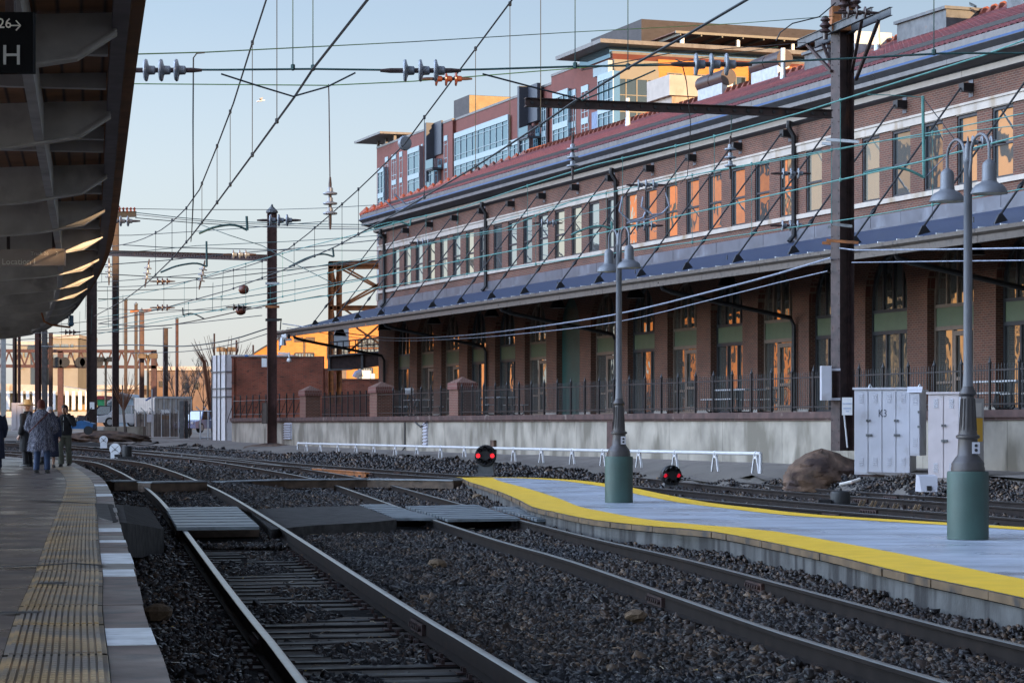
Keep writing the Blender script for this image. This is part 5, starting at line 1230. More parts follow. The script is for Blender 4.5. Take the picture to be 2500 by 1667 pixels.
# cars
def car(label, base, yaw, body_m, L=4.5, hgt=1.45):
    t = thing('parked_car', label, 'car', base, group='parked cars'); c, s = math.cos(yaw), math.sin(yaw); X_ = Vector((c, s, 0)); Y_ = Vector((-s, c, 0)); Z_ = Vector((0, 0, 1)); b0 = Vector(base)
    P = lambda x, y, z: b0 + X_ * x + Y_ * y + Z_ * z
    def loft(mb, secs, mi=0):
        vs = [p for sec in secs for p in sec]; n = len(secs[0]); fs = [tuple(range(n)), tuple(range((len(secs) - 1) * n + n - 1, (len(secs) - 1) * n - 1, -1))]
        for i in range(len(secs) - 1): fs += [(i * n + k, (i + 1) * n + k, (i + 1) * n + (k + 1) % n, i * n + (k + 1) % n) for k in range(n)]
        mb.add(vs, fs, mi)
    side = [(-L / 2, .30), (-L / 2 + .05, .72), (-L * .30, .84), (L * .22, .92), (L * .46, .86), (L / 2, .62), (L / 2 - .03, .28)]
    mb = MB(); loft(mb, [[P(x, y * (1 - .06 * (z > .7)), z) for x, z in side] for y in (-.86, -.80, .80, .86)]); mb.build('body', body_m, t, sm=True)
    cab_ = [(-L * .30, .84), (-L * .17, hgt - .04), (-.02, hgt), (L * .18, hgt - .05), (L * .40, .90)]
    mb = MB(); loft(mb, [[P(x, y * (1 - .22 * (z > 1)), z) for x, z in cab_] for y in (-.80, .80)]); mb.build('cabin_glass', M['glass_low'], t, sm=True)
    mb = MB(); mb.prism([P(-L * .17, -.64, hgt - .03), P(L * .18, -.64, hgt - .03), P(L * .18, .64, hgt - .03), P(-L * .17, .64, hgt - .03)], (0, 0, .05))
    for y in (-1, 1):
        for (xa, za_), (xb, zb_) in (((-L * .30, .84), (-L * .17, hgt)), ((0, .88), (0, hgt)), ((L * .40, .90), (L * .18, hgt))): mb.bar(P(xa, y * .79, za_), P(xb, y * .64, zb_), .07, .07)
    mb.build('roof', body_m, t)
    for x in (-L * .32, L * .32):
        for y in (-.78, .78):
            w_ = MB(); w_.lathe([(.20, -.1), (.32, -.1), (.33, 0), (.32, .1), (.20, .1)], P(x, y, .33), 16, axis=Y_); wo = w_.build('wheel', M['black'], t, sm=True)
            w_ = MB(); w_.lathe([(.03, -.11), (.20, -.11), (.20, .11), (.03, .11)], P(x, y, .33), 12, axis=Y_); w_.build('rim', M['galv'], wo)
    for y in (-.6, .6): w_ = MB(); w_.lathe([(.10, 0), (.09, .04)], P(-L / 2 + .02, y, .66), 8, axis=-X_); w_.build('headlight', M['white'], t)
M['car_blue'] = mat('pale blue car paint', (.22, .26, .42), .25, .2, .05, 2); M['car_dark'] = mat('dark car paint', (.03, .03, .05), .25, .2, .05, 2); M['car_white'] = mat('white car paint', (.55, .58, .62), .25, .1, .04, 2)
p = U(488, 1056, 157); car('pale blue car seen through the chain link beside the white tower', (p.x, p.y, p.z), R(70), M['car_blue'])
p = U(318, 1042, 160); car('white car nose parked left of the brown board fence', (p.x, p.y, p.z), R(15), M['car_white'])
p = U(272, 1042, 164); car('dark car parked between the left masts behind concrete blocks', (p.x, p.y, p.z), R(5), M['car_dark'])
# blue utility cart behind the people
ct = thing('utility_cart', 'blue utility cart with a black roll frame behind the phoning woman', 'cart', U(190, 1061, 118)); d = 118; p = U(190, 1061, d)
b = MB(); b.prism([(p.x - .75, d, p.z + .3), (p.x + .7, d, p.z + .28), (p.x + .78, d, p.z + .55), (p.x + .2, d, p.z + .72), (p.x - .3, d, p.z + .62), (p.x - .7, d, p.z + .66)], (0, .9, 0)); b.build('body', mat('cart blue', (.02, .11, .28), .3), ct)
for x in (-.5, .52): b = MB(); b.lathe([(.12, -.08), (.22, -.08), (.22, .08), (.12, .08)], (p.x + x, d, p.z + .22), 14, axis=(0, 1, 0)); wo = b.build('wheel', M['black'], ct); b = MB(); b.lathe([(.12, -.06), (.12, .06)], (p.x + x, d, p.z + .22), 12, axis=(0, 1, 0)); b.build('rim', M['galv'], wo)
b = MB(); b.tube([(p.x - .1, d, p.z + .6), (p.x, d, p.z + .95), (p.x + .55, d, p.z + .9), (p.x + .65, d, p.z + .6)], .03, 6); b.tube([(p.x + .2, d, p.z + .7), (p.x + .7, d, p.z + 1.35)], .03, 6); b.build('roll_frame', M['black'], ct)
# white equipment cabinet + grey pillar + sliver of white van at the far left
t = thing('equipment_cabinet', 'pale pinkish equipment cabinet behind the man in the straw hat', 'cabinet', U(45, 1052, 112), group='steel equipment cabinets'); d = 112
a, b_ = U(28, 1052, d), U(66, 983, d); b = MB(); b.box(a.x, b_.x + .1, d, d + .9, a.z, b_.z); b.build('body', M['cab_pink'], t)
for k in range(3): b = MB(); xa = lerp(a.x, b_.x, k / 3) + .03; xb = lerp(a.x, b_.x, (k + 1) / 3); b.box(xa, xb, d - .03, d - .001, a.z + .08, b_.z - .06); b.build('door', M['cab_pink'], t)
M['cream'] = mat('cream render', (.24, .21, .165), .8, 0, .1, .5)
# ================================================================ unseen hall added behind the camera, block heights shaped to shade the yard
SH = Vector((math.sin(R(SUN_AZ)), -math.cos(R(SUN_AZ)), 0)); QV = Vector((math.cos(R(SUN_AZ)), math.sin(R(SUN_AZ)), 0))
hall = thing('station_shade_blocks', 'unseen station hall behind the camera, stepped in height to shade the yard', 'building', SH * 66)
TE = math.tan(R(SUN_EL))
for q0, q1, D0, z0 in ((-60, 17.6, 61, .7), (17.6, 31, 130, -1.2), (31, 47.4, 240, -1.2), (47.4, 70, 122, -1.2), (70, 125, 105, -1.1)):
    h = z0 + TE * (D0 + 60); c = SH * 75 + QV * (q0 + q1) / 2
    b = MB(); b.obox(c + Vector((0, 0, (h - 2) / 2)), QV * (q1 - q0) / 2, SH * 15, (0, 0, (h + 2) / 2)); b.obox(c + Vector((0, 0, h - .3)), QV * (q1 - q0) / 2 - QV * .02, SH * 15.3, (0, 0, .28)); b.build('wall', M['stone'], hall)
M['peach'] = mat('peach stucco', (.50, .33, .17), .8, 0, .25, .25)
# sunlit houses across the yard on the left: their glow is what the depot windows reflect
def house(label, c, yaw, L, D, h, m, wm):
    t = thing('brick_house', label, 'building', (c[0], c[1], -.8)); f_ = Vector((math.cos(yaw), math.sin(yaw), 0)); n_ = Vector((f_.y, -f_.x, 0)); c = Vector((c[0], c[1], 0))
    b = MB(); b.obox(c - n_ * D / 2 + Vector((0, 0, h / 2 - 1)), f_ * L / 2, n_ * D / 2, (0, 0, h / 2 + 1)); b.build('wall', M[m], t)
    k = 0
    for i in range(int(h / 3.3)):
        for j in range(int(L / 3.4)):
            u = -L / 2 + (j + .5) * 3.4; p = c + f_ * u + n_ * .03 + Vector((0, 0, 1.8 + 3.3 * i))
            if k < 90: b = MB(); b.obox(p, f_ * .55, n_ * .03, (0, 0, .85)); b.build('window', M[wm], t)
            k += 1
    b = MB(); b.obox(c - n_ * D / 2 + Vector((0, 0, h + .3)), f_ * (L / 2 + .3), n_ * (D / 2 + .3), (0, 0, .35)); b.build('parapet', M['stone'], t)
house('tall pale stuccoed house left of the frame, facing the depot', (-58.5, 118), R(75), 20, 14, 27, 'peach', 'frame_dark')
house('cream rendered house left of the frame between the pale and orange ones', (-55, 134), R(76), 10, 12, 24, 'cream', 'frame_dark')
house('wide orange brick house left of the frame beyond the cream one', (-52.5, 146), R(76), 13, 14, 25, 'brick_orange', 'frame_dark')
house('lower orange brick house far left beyond the cream one', (-54, 192), R(74), 24, 12, 10, 'brick_orange', 'frame_dark')
house('tan brick house left of the frame nearest the camera', (-58, 96), R(66), 20, 12, 16, 'brick_tan', 'frame_dark')
for i, (x, y, h) in enumerate(((-40, 98, 9), (-44, 110, 11), (-38, 122, 8), (-42, 136, 10))):
    r = random.Random(40 + i); t = thing('bare_tree', 'bare tree %s from the camera before the pale tall house left of the frame' % ('first', 'second', 'third', 'fourth')[i], 'bare tree', (x, y, -.8)); b = MB(); b.tube([(x, y, -1), (x + .2, y, h * .5), (x, y, h)], [.22, .14, .03], 6); b.build('trunk', mat('light bark', (.12, .09, .07), .8), t); b = MB()
    for k in range(60):
        z = r.uniform(.25, .95) * h; a = r.uniform(0, 6.28); L = (h - z) * .5 + .6; p = Vector((x, y, z)); q = p + Vector((math.cos(a) * L * .6, math.sin(a) * L * .6, L * .5)); b.tube([p, q, q + Vector((math.cos(a + .6) * L * .3, math.sin(a + .6) * L * .3, L * .4))], [.05, .03, .01], 4)
    b.build('crown', M['rust_cap'], t)

# ================================================================ near platform canopy
ZK = 3.39
can = thing('platform_canopy', 'dark curved platform canopy with pale tapered rafters on the left', 'platform canopy', (-8, 30, ZK))
cp = [p for p in offset(edge_path, -.02) if p.y < 88]
def cpt(d):
    i = min(range(len(cp)), key=lambda i: abs(cp[i].y - d)); return cp[i], lateral(cp, i)
mb = MB(); dk = MB()
for i in range(len(cp) - 1):
    a, b = cp[i], cp[i + 1]; la, lb = lateral(cp, i), lateral(cp, i + 1)
    wv = lambda d: .05 + .02 * math.sin(d * 1.7)
    z0a, z0b = ZK + wv(a.y), ZK + wv(b.y)
    mb.quad(Vector((*a.xy, z0a)), Vector((*b.xy, z0b)), Vector((*b.xy, z0b + .42)), Vector((*a.xy, z0a + .42)))
    ia, ib = a - la * .14, b - lb * .14; mb.quad(Vector((*a.xy, z0a)), Vector((*ia.xy, z0a)), Vector((*ib.xy, z0b)), Vector((*b.xy, z0b))); mb.quad(Vector((*ia.xy, z0a)), Vector((*ib.xy, z0b)), Vector((*ib.xy, z0b + .3)), Vector((*ia.xy, z0a + .3)))
    u = i * 1.2
    for w0, w1, zz0, zz1 in ((-.14, 1.5, 3.60, 3.52), (1.5, 4.2, 3.52, 3.55), (4.2, 9.5, 3.55, 3.75)):
        dk.quad(Vector((*(a - la * w0).xy, zz0)), Vector((*(b - lb * w0).xy, zz0)), Vector((*(b - lb * w1).xy, zz1)), Vector((*(a - la * w1).xy, zz1)), 0, [(w0, u), (w0, u + 1.2), (w1, u + 1.2), (w1, u)])
        dk.quad(Vector((*(a - la * w0).xy, zz0 + .25)), Vector((*(a - la * w1).xy, zz1 + .25)), Vector((*(b - lb * w1).xy, zz1 + .25)), Vector((*(b - lb * w0).xy, zz0 + .25)), 1)
mb.build('fascia', M['fascia'], can); dk.build('roof_deck', [M['deck'], M['fascia']], can)
ds = [8.6, 14.8, 20.85, 26.6, 32.1, 37.5, 43, 48.5, 54, 59.5, 64, 68, 72, 76, 80, 84]
for d in ds:
    p, l = cpt(d); tv = Vector((-l.y, l.x, 0)); b = MB()
    prof_ = [(.10, 3.39), (.44, 3.16), (1.15, 3.03), (4.5, 2.72), (9, 2.9), (9, 3.55), (4.5, 3.5), (1.5, 3.5), (.10, 3.57)]
    b.prism([Vector((*(p - l * w_).xy, z)) - tv * .006 for w_, z in prof_], tv * .012)
    for (w0, z0), (w1, z1) in zip(prof_[:4], prof_[1:5]): b.bar(Vector((*(p - l * w0).xy, z0)), Vector((*(p - l * w1).xy, z1)), .19, .022); b.bar(Vector((*(p - l * w0).xy, z0 + .03)), Vector((*(p - l * w1).xy, z1 + .03)), .11, .02)
    b.build('rafter', M['beam'], can)
mb = MB()
for a, b in zip(ds, ds[1:]):
    (pa, la), (pb, lb) = cpt(a), cpt(b); q0, q1 = pa - la * .82, pb - lb * .82; dv = (q1 - q0).normalized() * .02
    g = MB(); g.prism([Vector((*(q0 + dv - la * o).xy, z)) for o, z in ((0, 3.10), (0, 3.5), (.10, 3.5), (.10, 3.10))], (q1 - q0) - dv * 2); g.build('purlin', M['beam_grey'], can)
    for k in (1, 2):
        d = lerp(a, b, k / 3); p, l = cpt(d); g = MB(); g.bar(Vector((*(p - l * .16).xy, 3.50)), Vector((*(p - l * 9).xy, 3.52)), .12, .16); g.build('joist', M['beam_grey'], can)
for d in (20, 38, 56, 74):           # columns on the platform centre line, left of the frame
    p, l = cpt(d); q = p - l * 5.2; g = MB(); g.ibar(Vector((*q.xy, ZP)), Vector((*q.xy, 3.4)), .3, .3); g.build('column', M['beam_grey'], can)
# hanging signs
def hung_sign(name, label, p0, p1, zt, zb, m, parts, drop):
    t = thing(name, label, 'sign', (p0 + p1) / 2 + Vector((0, 0, zb))); dv = (p1 - p0).normalized(); nn = Vector((dv.y, -dv.x, 0)); nn = nn if nn.y < 0 else -nn
    b = MB(); b.obox((p0 + p1) / 2 + Vector((0, 0, (zt + zb) / 2)), (p1 - p0) / 2, nn * .04, (0, 0, (zt - zb) / 2)); b.build('panel', m, t)
    for f_ in drop: b = MB(); q = p0.lerp(p1, f_); b.bar(q + Vector((0, 0, zt)), q + Vector((0, 0, 3.55)), .05, .05); b.build('hanger', M['mast'], t)
    for txt, f_, z, s, mm in parts:
        b = MB(); b.text(txt, p0.lerp(p1, f_) + Vector((0, 0, z)) + nn * .043, dv, (0, 0, 1), s, depth=.006); b.build('lettering', mm, t)
    return t
d = 13.6; sc = d / F
p1 = Vector(((84 - CX) * sc, d, 0)); p0 = Vector(((-150 - CX) * sc, d, 0)); zt, zb = (HY - 33) * sc, (HY - 179) * sc
fx = lambda px: (px + 150) / 234
sg = hung_sign('platform_sign', 'black hanging sign with a pale letter H and arrow', p0, p1, zt, zb, M['sign_black'], [('H', fx(7), (HY - 161) * sc, .162, M['sign_white']), ('Track 26', fx(-91), (HY - 72) * sc, .080, M['sign_cream'])], (.5, .75))
b = MB(); a0 = U(27, 63, d - .05); a1 = U(50, 63, d - .05); b.bar(a0, a1, .008, .006); b.bar(a1, U(39, 51, d - .05), .008, .006); b.bar(a1, U(39, 75, d - .05), .008, .006); b.build('arrow', M['sign_cream'], sg)
d = 41; sc = d / F; p1 = Vector(((159 - CX) * sc, d, 0)); p0 = Vector(((-60 - CX) * sc, d + .2, 0)); zt, zb = (HY - 608) * sc, (HY - 649) * sc; fx = lambda px: (px + 60) / 219
sg = hung_sign('platform_sign', 'brown hanging sign reading Track 26 and Location I', p0, p1, zt, zb, M['sign_brown'], [('Track 26', fx(75), (HY - 623) * sc, .088, M['sign_cream']), ('Location I', fx(2), (HY - 645) * sc, .150, M['sign_cream'])], (.35, .87))
b = MB(); y_ = d - .06; a0, a1 = U(136, 618, y_), U(142, 618, y_)
b.bar(U(137, 614, y_), U(142, 618, y_), .012, .012); b.bar(U(137, 622, y_), U(142, 618, y_), .012, .012); b.build('arrow', M['sign_cream'], sg)
t = thing('pipe_lamp', 'small blue lamp on a curved pipe hanging from the far canopy end', 'lamp', U(172, 790, 66)); d = 66
b = MB(); b.tube(smooth([U(0, 757, d), U(90, 757, d), U(101, 762, d), U(108, 785, d), U(125, 793, d), U(172, 799, d)], .15), .028, 6); b.build('pipe', M['rust'], t, sm=True)
b = MB(); b.lathe([(.04, 0), (.09, .05), (.09, .10), (.075, .1), (.075, .30), (.05, .31)], U(173, 797, d), 12); b.build('lamp_head', mat('blue lamp glass', (.03, .12, .22), .2), t, sm=True)

# ================================================================ catenary masts
def hmast(name, label, px, base_py, top_py, d, wpx, rz, m, cap=False, plates=True, group='steel catenary masts'):
    p = U(px, base_py, d); zt = (HY - top_py) * d / F; wd = wpx * d / F
    t = thing(name, label, 'mast', p, group=group); w_ = wd / (abs(math.cos(rz)) + .65 * abs(math.sin(rz))); dp = w_ * .65
    ax, ay = Vector((math.cos(rz), math.sin(rz), 0)), Vector((-math.sin(rz), math.cos(rz), 0)); zc = (p.z + zt) / 2; hh = (zt - p.z) / 2; c = Vector((p.x, d, zc))
    b = MB(); b.obox(c, ax * (w_ / 2 - .03), ay * .012, (0, 0, hh)); b.build('web', m, t)
    for k in (-1, 1):
        b = MB(); b.obox(c + ax * k * w_ / 2, ax * .014, ay * dp / 2, (0, 0, hh))
        for j in (-1, 1): b.obox(c + ax * k * (w_ / 2 - .05) + ay * j * .02, ax * .045, ay * .012, (0, 0, hh - .002))
        if plates:
            z = p.z + .2
            while z < zt:
                for j in (-.36, .36): b.lathe([(.016, 0), (.010, .014)], Vector((p.x, d, z)) + ax * k * (w_ / 2 + .014) + ay * dp * j, 5, axis=ax * k)
                for j in (-1, 1): b.lathe([(.016, 0), (.010, .014)], Vector((p.x, d, z)) + ax * k * (w_ / 2 - .05) - ay * .034, 5, axis=-ay) if j > 0 else None
                z += .28
        b.build('flange', m, t)
    if cap:
        b = MB(); b.lathe([(wd * .62, 0), (wd * .62, .08), (wd * .10, wd * .7), (wd * .14, wd * .75), (.02, wd * .9)], Vector((p.x, d, zt)), 4 if cap == 4 else 12); b.build('mast_cap', M['steel_grey'], t)
    return t
rm = hmast('catenary_mast', 'tall dark rusty mast on a rock base beside the white cabinets', 2057, 1100, -14, 58.3, 56, R(38), M['mast'])
mm = hmast('catenary_mast', 'red brown capped mast on a low mound before the brick wall', 664, 1086, 520, 121, 24, R(12), M['mast_red'], cap=12)
lm = hmast('catenary_mast', 'tall dark mast with a wide insulator crossarm left of the container', 282, 1058, 530, 150, 17, R(20), M['mast'])
km = hmast('catenary_mast', 'thick dark mast with a white notice beside the canopy end', 224, 1057, 560, 124, 26, R(15), M['mast'])
b = MB(); p = U(225, 990, 123.4); b.box(p.x - .12, p.x + .12, p.y - .02, p.y, p.z - .18, p.z + .18); b.build('notice_plate', M['white'], km)
# crossarm and fittings of the right mast
pL, pR = U(1969, 108, 60.4), U(2152, 28, 55.6)
for off in (-.22, .22):
    b = MB(); b.ibar(pL + Vector((off, 0, 0)), pR + Vector((off, 0, 0)), .09, .20, .012); b.build('crossarm', M['steel_grey'], rm)
mid_ = U(2057, 190, 58.3)
for q, z in ((.12, 0), (.86, 0)):
    b = MB(); b.bar(pL.lerp(pR, q) + Vector((-.2, 0, -.1)), U(2030 if q < .5 else 2080, 175, 58.2), .07, .07); b.bar(pL.lerp(pR, q) + Vector((.2, 0, -.1)), U(2045 if q < .5 else 2090, 195, 58.2), .07, .07); b.build('brace', M['mast'], rm)
b = MB(); p = U(2058, 30, 58.3); b.box(p.x - .3, p.x + .3, p.y - .3, p.y + .3, p.z - .5, p.z + .1); b.build('top_frame', M['rust'], rm)
for py, w_, m_ in ((344, 72, 'galv'), (590, 70, 'rust'), (550, 40, 'steel_grey')):
    b = MB(); a_, b_ = U(2057 - w_ / 2 - 4, py - 3, 57.9), U(2057 + w_ / 2 + 4, py + 3, 57.7); b.bar(a_, b_, .08, .07); b.bar(a_ + Vector((0, .8, 0)), b_ + Vector((0, .8, 0)), .08, .07); b.build('band_bracket', M[m_], rm)
b = MB(); p = U(2017, 935, 58); b.box(p.x - .12, p.x + .12, p.y - .1, p.y + .25, p.z - .42, p.z + .42); b.box(p.x + .0, p.x + .35, p.y, p.y + .06, p.z + .3, p.z + .36); b.box(p.x + .0, p.x + .35, p.y, p.y + .06, p.z - .42, p.z - .36); b.build('conduit_box', M['cab'], rm)
# horizontal beam carried out over the tracks
def beam(name, label, p, q, w_, h, rivets=True):
    t = thing(name, label, 'beam', (p + q) / 2); b = MB(); b.ibar(p, q, w_, h, .02); b.build('girder', M['steel_black'] if 0 else M['mast'], t)
    b = MB(); n = int((q - p).length / .33); dv = (q - p); l = Vector((dv.y, -dv.x, 0)).normalized(); l = l if l.y < 0 else -l
    for k in range(n): c = p + dv * ((k + .5) / n); b.lathe([(.045, 0), (.04, .02)], c + l * .02, 8, axis=l)
    b.build('bolt_row', M['steel_black'], t)
beam('mast_beam', 'dark riveted beam reaching left from the right mast across the roof', U(1282, 250, 53.6), U(2030, 279, 56), .16, .20)
beam('mast_beam', 'long thin beam between the left dark mast and the capped mast', U(236, 617, 141), U(655, 630, 122), .22, .34)
for px, py, d, nm in ((0, 0, 0, 0),): pass
# rock and concrete mounds at the mast feet
def mound(label, c, rx, ry, h, seed, m):
    r = random.Random(seed); b = MB(); n, k_ = 40, 14; vs = []
    for j in range(k_ + 1):
        for i in range(n):
            a = 2 * math.pi * i / n; f_ = (1 - (j / k_) ** 3.4) if j < k_ else .0; wob = 1 + .12 * math.sin(3 * a + seed) + .06 * math.sin(7 * a + j) + r.uniform(-.05, .05)
            vs.append((c[0] + rx * f_ * wob * math.cos(a), c[1] + ry * f_ * wob * math.sin(a), c[2] - .3 + (h + .3) * (j / k_) + r.uniform(-.03, .03) * (j < k_)))
    fs = [(j * n + i, j * n + (i + 1) % n, (j + 1) * n + (i + 1) % n, (j + 1) * n + i) for j in range(k_) for i in range(n)]
    b.add(vs, fs); tag(b.build('boulder', m, sm=True), label, 'boulder', 'mounds under the masts')
p = U(2015, 1170, 58.3); mound('rust stained rock base under the tall right mast', (p.x - .05, 58.6, p.z), 1.0, 1.0, .76, 2, M['rustbase'])
p = U(662, 1094, 121); mound('low brown earth mound under the capped mast', (p.x, 121, p.z), 1.5, 1.2, .28, 4, M['rustbase'])
p = U(250, 1062, 124); mound('low rubble mound under the thick dark mast', (p.x, 124, p.z - .05), 2.4, 1.2, .30, 6, M['rustbase'])
# crossarm with pin insulators on the far left mast
b = MB(); b.ibar(U(252, 525, 150), U(333, 523, 150), .25, .35, .03); b.build('crossarm', M['steel_black'], lm)
b = MB(); b.lathe([(.10, -.4), (.10, 0), (.28, .1), (.12, .2), (.28, .3), (.1, .45), (.05, .6)], U(283, 516, 150), 10); b.build('pin_insulator', M['porcelain_dark'], lm)
for k in range(9): b = MB(); b.lathe([(.05, 0), (.10, .1), (.05, .18), (.10, .26), (.04, .36)], U(256 + k * 9, 520, 150 + (k % 3) * .3), 7); b.build('pin_insulator', M['porcelain_brown'], lm)
# smaller poles in the distance
for i, (px, by, ty, d, wpx, m, cap, lab) in enumerate(((307, 1020, 734, 210, 8, 'mast', 12, 'thin dark pole left of the pair of orange edged poles'), (332, 1020, 744, 205, 8, 'mast', 12, 'thin rusty pole just left of the wide orange edged pole'), (346, 1030, 762, 190, 12, 'mast_red', 12, 'wide orange edged pole with a short crossarm'), (404, 1040, 800, 178, 12, 'mast', 0, 'stout dark pole wrapped in vines behind the container'), (432, 1035, 780, 185, 7, 'mast_red', 12, 'thin rusty pole right of the stout dark pole'), (523, 900, 814, 240, 4, 'mast', 0, 'small far pole above the white tower'), (577, 900, 830, 250, 4, 'mast', 0, 'small far pole behind the white tower right side'), (618, 900, 842, 260, 4, 'mast', 0, 'tiny far pole left of the capped mast'), (36, 1020, 800, 160, 9, 'mast', 0, 'leftmost brown pole of a pair at the left edge'), (47, 1020, 800, 161, 6, 'mast_red', 0, 'right reddish pole of a pair at the left edge'), (93, 1030, 800, 150, 13, 'mast_red', 0, 'brown pole behind the straw hat'), (124, 1030, 812, 170, 8, 'mast', 0, 'dark pole right of the grey pole behind the people'), (109, 1030, 806, 165, 13, 'steel_grey', 0, 'grey pole behind the people'), (8, 1040, 808, 130, 16, 'galv', 0, 'pale grey pillar at the left picture edge'))):
    t = hmast('distant_pole', lab, px, by, ty, d, wpx, R(10 + i * 7), M[m], cap=cap, plates=False, group='poles in the distance')
    if px == 346:
        b = MB(); b.bar(U(318, 761, d), U(370, 757, d), .2, .2); b.build('crossarm', M['rust'], t)
# lamp posts with box heads
def box_lamp(label, px, by, ty, d):
    t = thing('floodlight_post', label, 'floodlight', U(px, by, d), group='box floodlights'); b = MB(); b.tube([U(px, by, d), U(px, ty, d)], .09, 8); b.build('post', M['edge_tan'], t)
    for k in (-1, 1): b = MB(); c = U(px + k * 13 * 190 / d, ty + 3, d); b.box(c.x - .32, c.x + .32, c.y - .25, c.y + .25, c.z - .18, c.z + .18); b.build('lamp_head', M['edge_tan'], t)
for a in (('twin box floodlight on a cream post in front of the thin rusty poles', 361, 1020, 866, 188), ('twin box floodlight between the two left masts', 258, 1028, 874, 180), ('twin box floodlight above the white tower', 552, 900, 850, 190), ('twin box floodlight in front of the orange workshop', 743, 900, 826, 172)): box_lamp(*a)
# far signal bridge
sb = thing('signal_bridge', 'long lattice signal bridge spanning the distant tracks', 'signal bridge', U(200, 1040, 230)); d = 230
for a, b_ in (((-40, 856), (382, 858)), ((-40, 893), (382, 896))): b = MB(); b.bar(U(*a, d), U(*b_, d), .5, .3); b.build('chord', M['mast_red'], sb)
b = MB(); 
for k in range(17): x = -40 + k * 25; b.bar(U(x, 893, d), U(x + 12, 857, d), .12, .14); b.bar(U(x + 12, 857, d), U(x + 25, 893, d), .12, .14)
b.build('lattice', M['mast_red'], sb)
for px in (376, 148): b = MB(); b.bar(U(px, 1030, d), U(px, 857, d), .5, .5); b.build('leg', M['mast_red'], sb)
for px in (140, 158, 196, 208, 240): b = MB(); c = U(px, 884, d - .6); b.lathe([(.5, 0), (.5, .15)], c, 14, axis=(0, -1, 0)); b.build('signal_head', M['black'], sb)
# far passenger platform with its canopy, pale building
fc = thing('far_platform_canopy', 'sunlit far passenger platform canopy with white posts', 'platform canopy', U(130, 1010, 260)); d = 260
b = MB(); b.prism([U(-60, 935, d), U(130, 940, d), U(230, 955, d), U(330, 962, d), U(330, 974, d), U(210, 966, d), U(130, 958, d), U(-60, 950, d)], (0, 8, 0)); b.build('roof', M['stone'], fc)
for k in range(14): px = 20 + k * 16; b = MB(); b.bar(U(px, 1000, d), U(px, 955, d), .35, .35); b.build('post', M['white'], fc)
b = MB(); b.prism([U(-60, 1004, d), U(330, 1004, d), U(330, 1018, d), U(-60, 1018, d)], (0, 10, 0)); b.build('deck', M['stone'], fc)
b = MB(); b.prism([U(-60, 956, d + 6), U(330, 972, d + 6), U(330, 1005, d + 6), U(-60, 1005, d + 6)], (0, .3, 0)); b.build('back_wall', M['brick_tan'], fc)
M['far_brick'] = mat('faded far brick', (.15, .10, .075), .85, 0, .3, .6)
def far_house(label, pts, d, m, wins):
    t = thing('distant_building', label, 'building', U(pts[0][0], 1040, d)); b = MB(); b.prism([U(x, y, d) for x, y in pts], (0, 14, 0)); b.build('wall', m, t)
    x0 = min(p[0] for p in pts); x1 = max(p[0] for p in pts); y0 = min(p[1] for p in pts)
    for (a, b2, c, e) in wins: g = MB(); p, q = U(a, c, d), U(b2, e, d); g.box(p.x, q.x, d - .25, d - .05, q.z, p.z); g.build('window', M['glass_low'], t)
    g = MB(); g.box(U(x0, 0, d).x - .3, U(x1, 0, d).x + .3, d - .3, d + 14, U(0, y0, d).z, U(0, y0, d).z + .5); g.build('parapet', M['stone'], t)
far_house('cream stepped building behind the far platform canopy', [(128, 1040), (128, 826), (190, 826), (190, 1040)], 330, M['cream'], [(132, 146, 840, 848), (150, 168, 840, 848), (132, 146, 865, 874), (150, 168, 865, 874), (174, 180, 840, 848), (174, 180, 862, 872), (132, 168, 890, 898)])
far_house('long low tan building behind the bare trees', [(360, 1040), (360, 906), (560, 904), (560, 1040)], 300, M['far_brick'], [(370, 380, 930, 944), (448, 458, 934, 950), (476, 486, 934, 950), (390, 400, 930, 944)])
far_house('pale block at the far left behind the signal bridge', [(40, 1040), (40, 842), (100, 846), (100, 1040)], 340, M['cream'], [(46, 56, 860, 872), (62, 72, 860, 872), (80, 92, 880, 896), (46, 56, 890, 900)])
far_house('low sunlit terrace between the left masts', [(236, 1040), (236, 955), (345, 950), (345, 1040)], 290, M['far_brick'], [(262, 272, 975, 985), (300, 320, 985, 1000)])
# ================================================================ insulator strings
def insul(mname, n=3, gap=.135, rad=.135, long_=.0):
    t = empty('insulator_string'); m = M[mname]
    for k in range(n):
        x = (k - (n - 1) / 2) * gap * 1.35; b = MB(); b.lathe([(.035, -.005), (rad * .9, -.012), (rad, .004), (rad * .96, .022), (rad * .6, .034), (.055, .045), (.052, .11), (.030, .125)], (x, 0, 0), 20, axis=(1, 0, 0)); b.build('disc', m, t, sm=True, local=True)
    L = n * gap * .75 + .05; b = MB(); b.tube([(-L - .12, 0, 0), (-L, 0, 0), (L + .02, 0, 0), (L + .14, 0, 0)], [.018, .03, .03, .018], 6); b.build('pin', M['mast'], t, local=True); return t
IP = {}
def place_ins(kind, px, py, d, direc, label, scale=1.0, group='insulator strings'):
    first = kind not in IP
    if first: IP[kind] = insul(kind)
    o = IP[kind] if first else clone(IP[kind])
    o.location = U(px, py, d); o.rotation_mode = 'QUATERNION'; o.rotation_quaternion = Vector(direc).to_track_quat('X', 'Z'); o.scale = (scale,) * 3
    tag(o, label, 'insulator', group)
Xd, Zd = (1, 0, 0), (0, 0, 1)
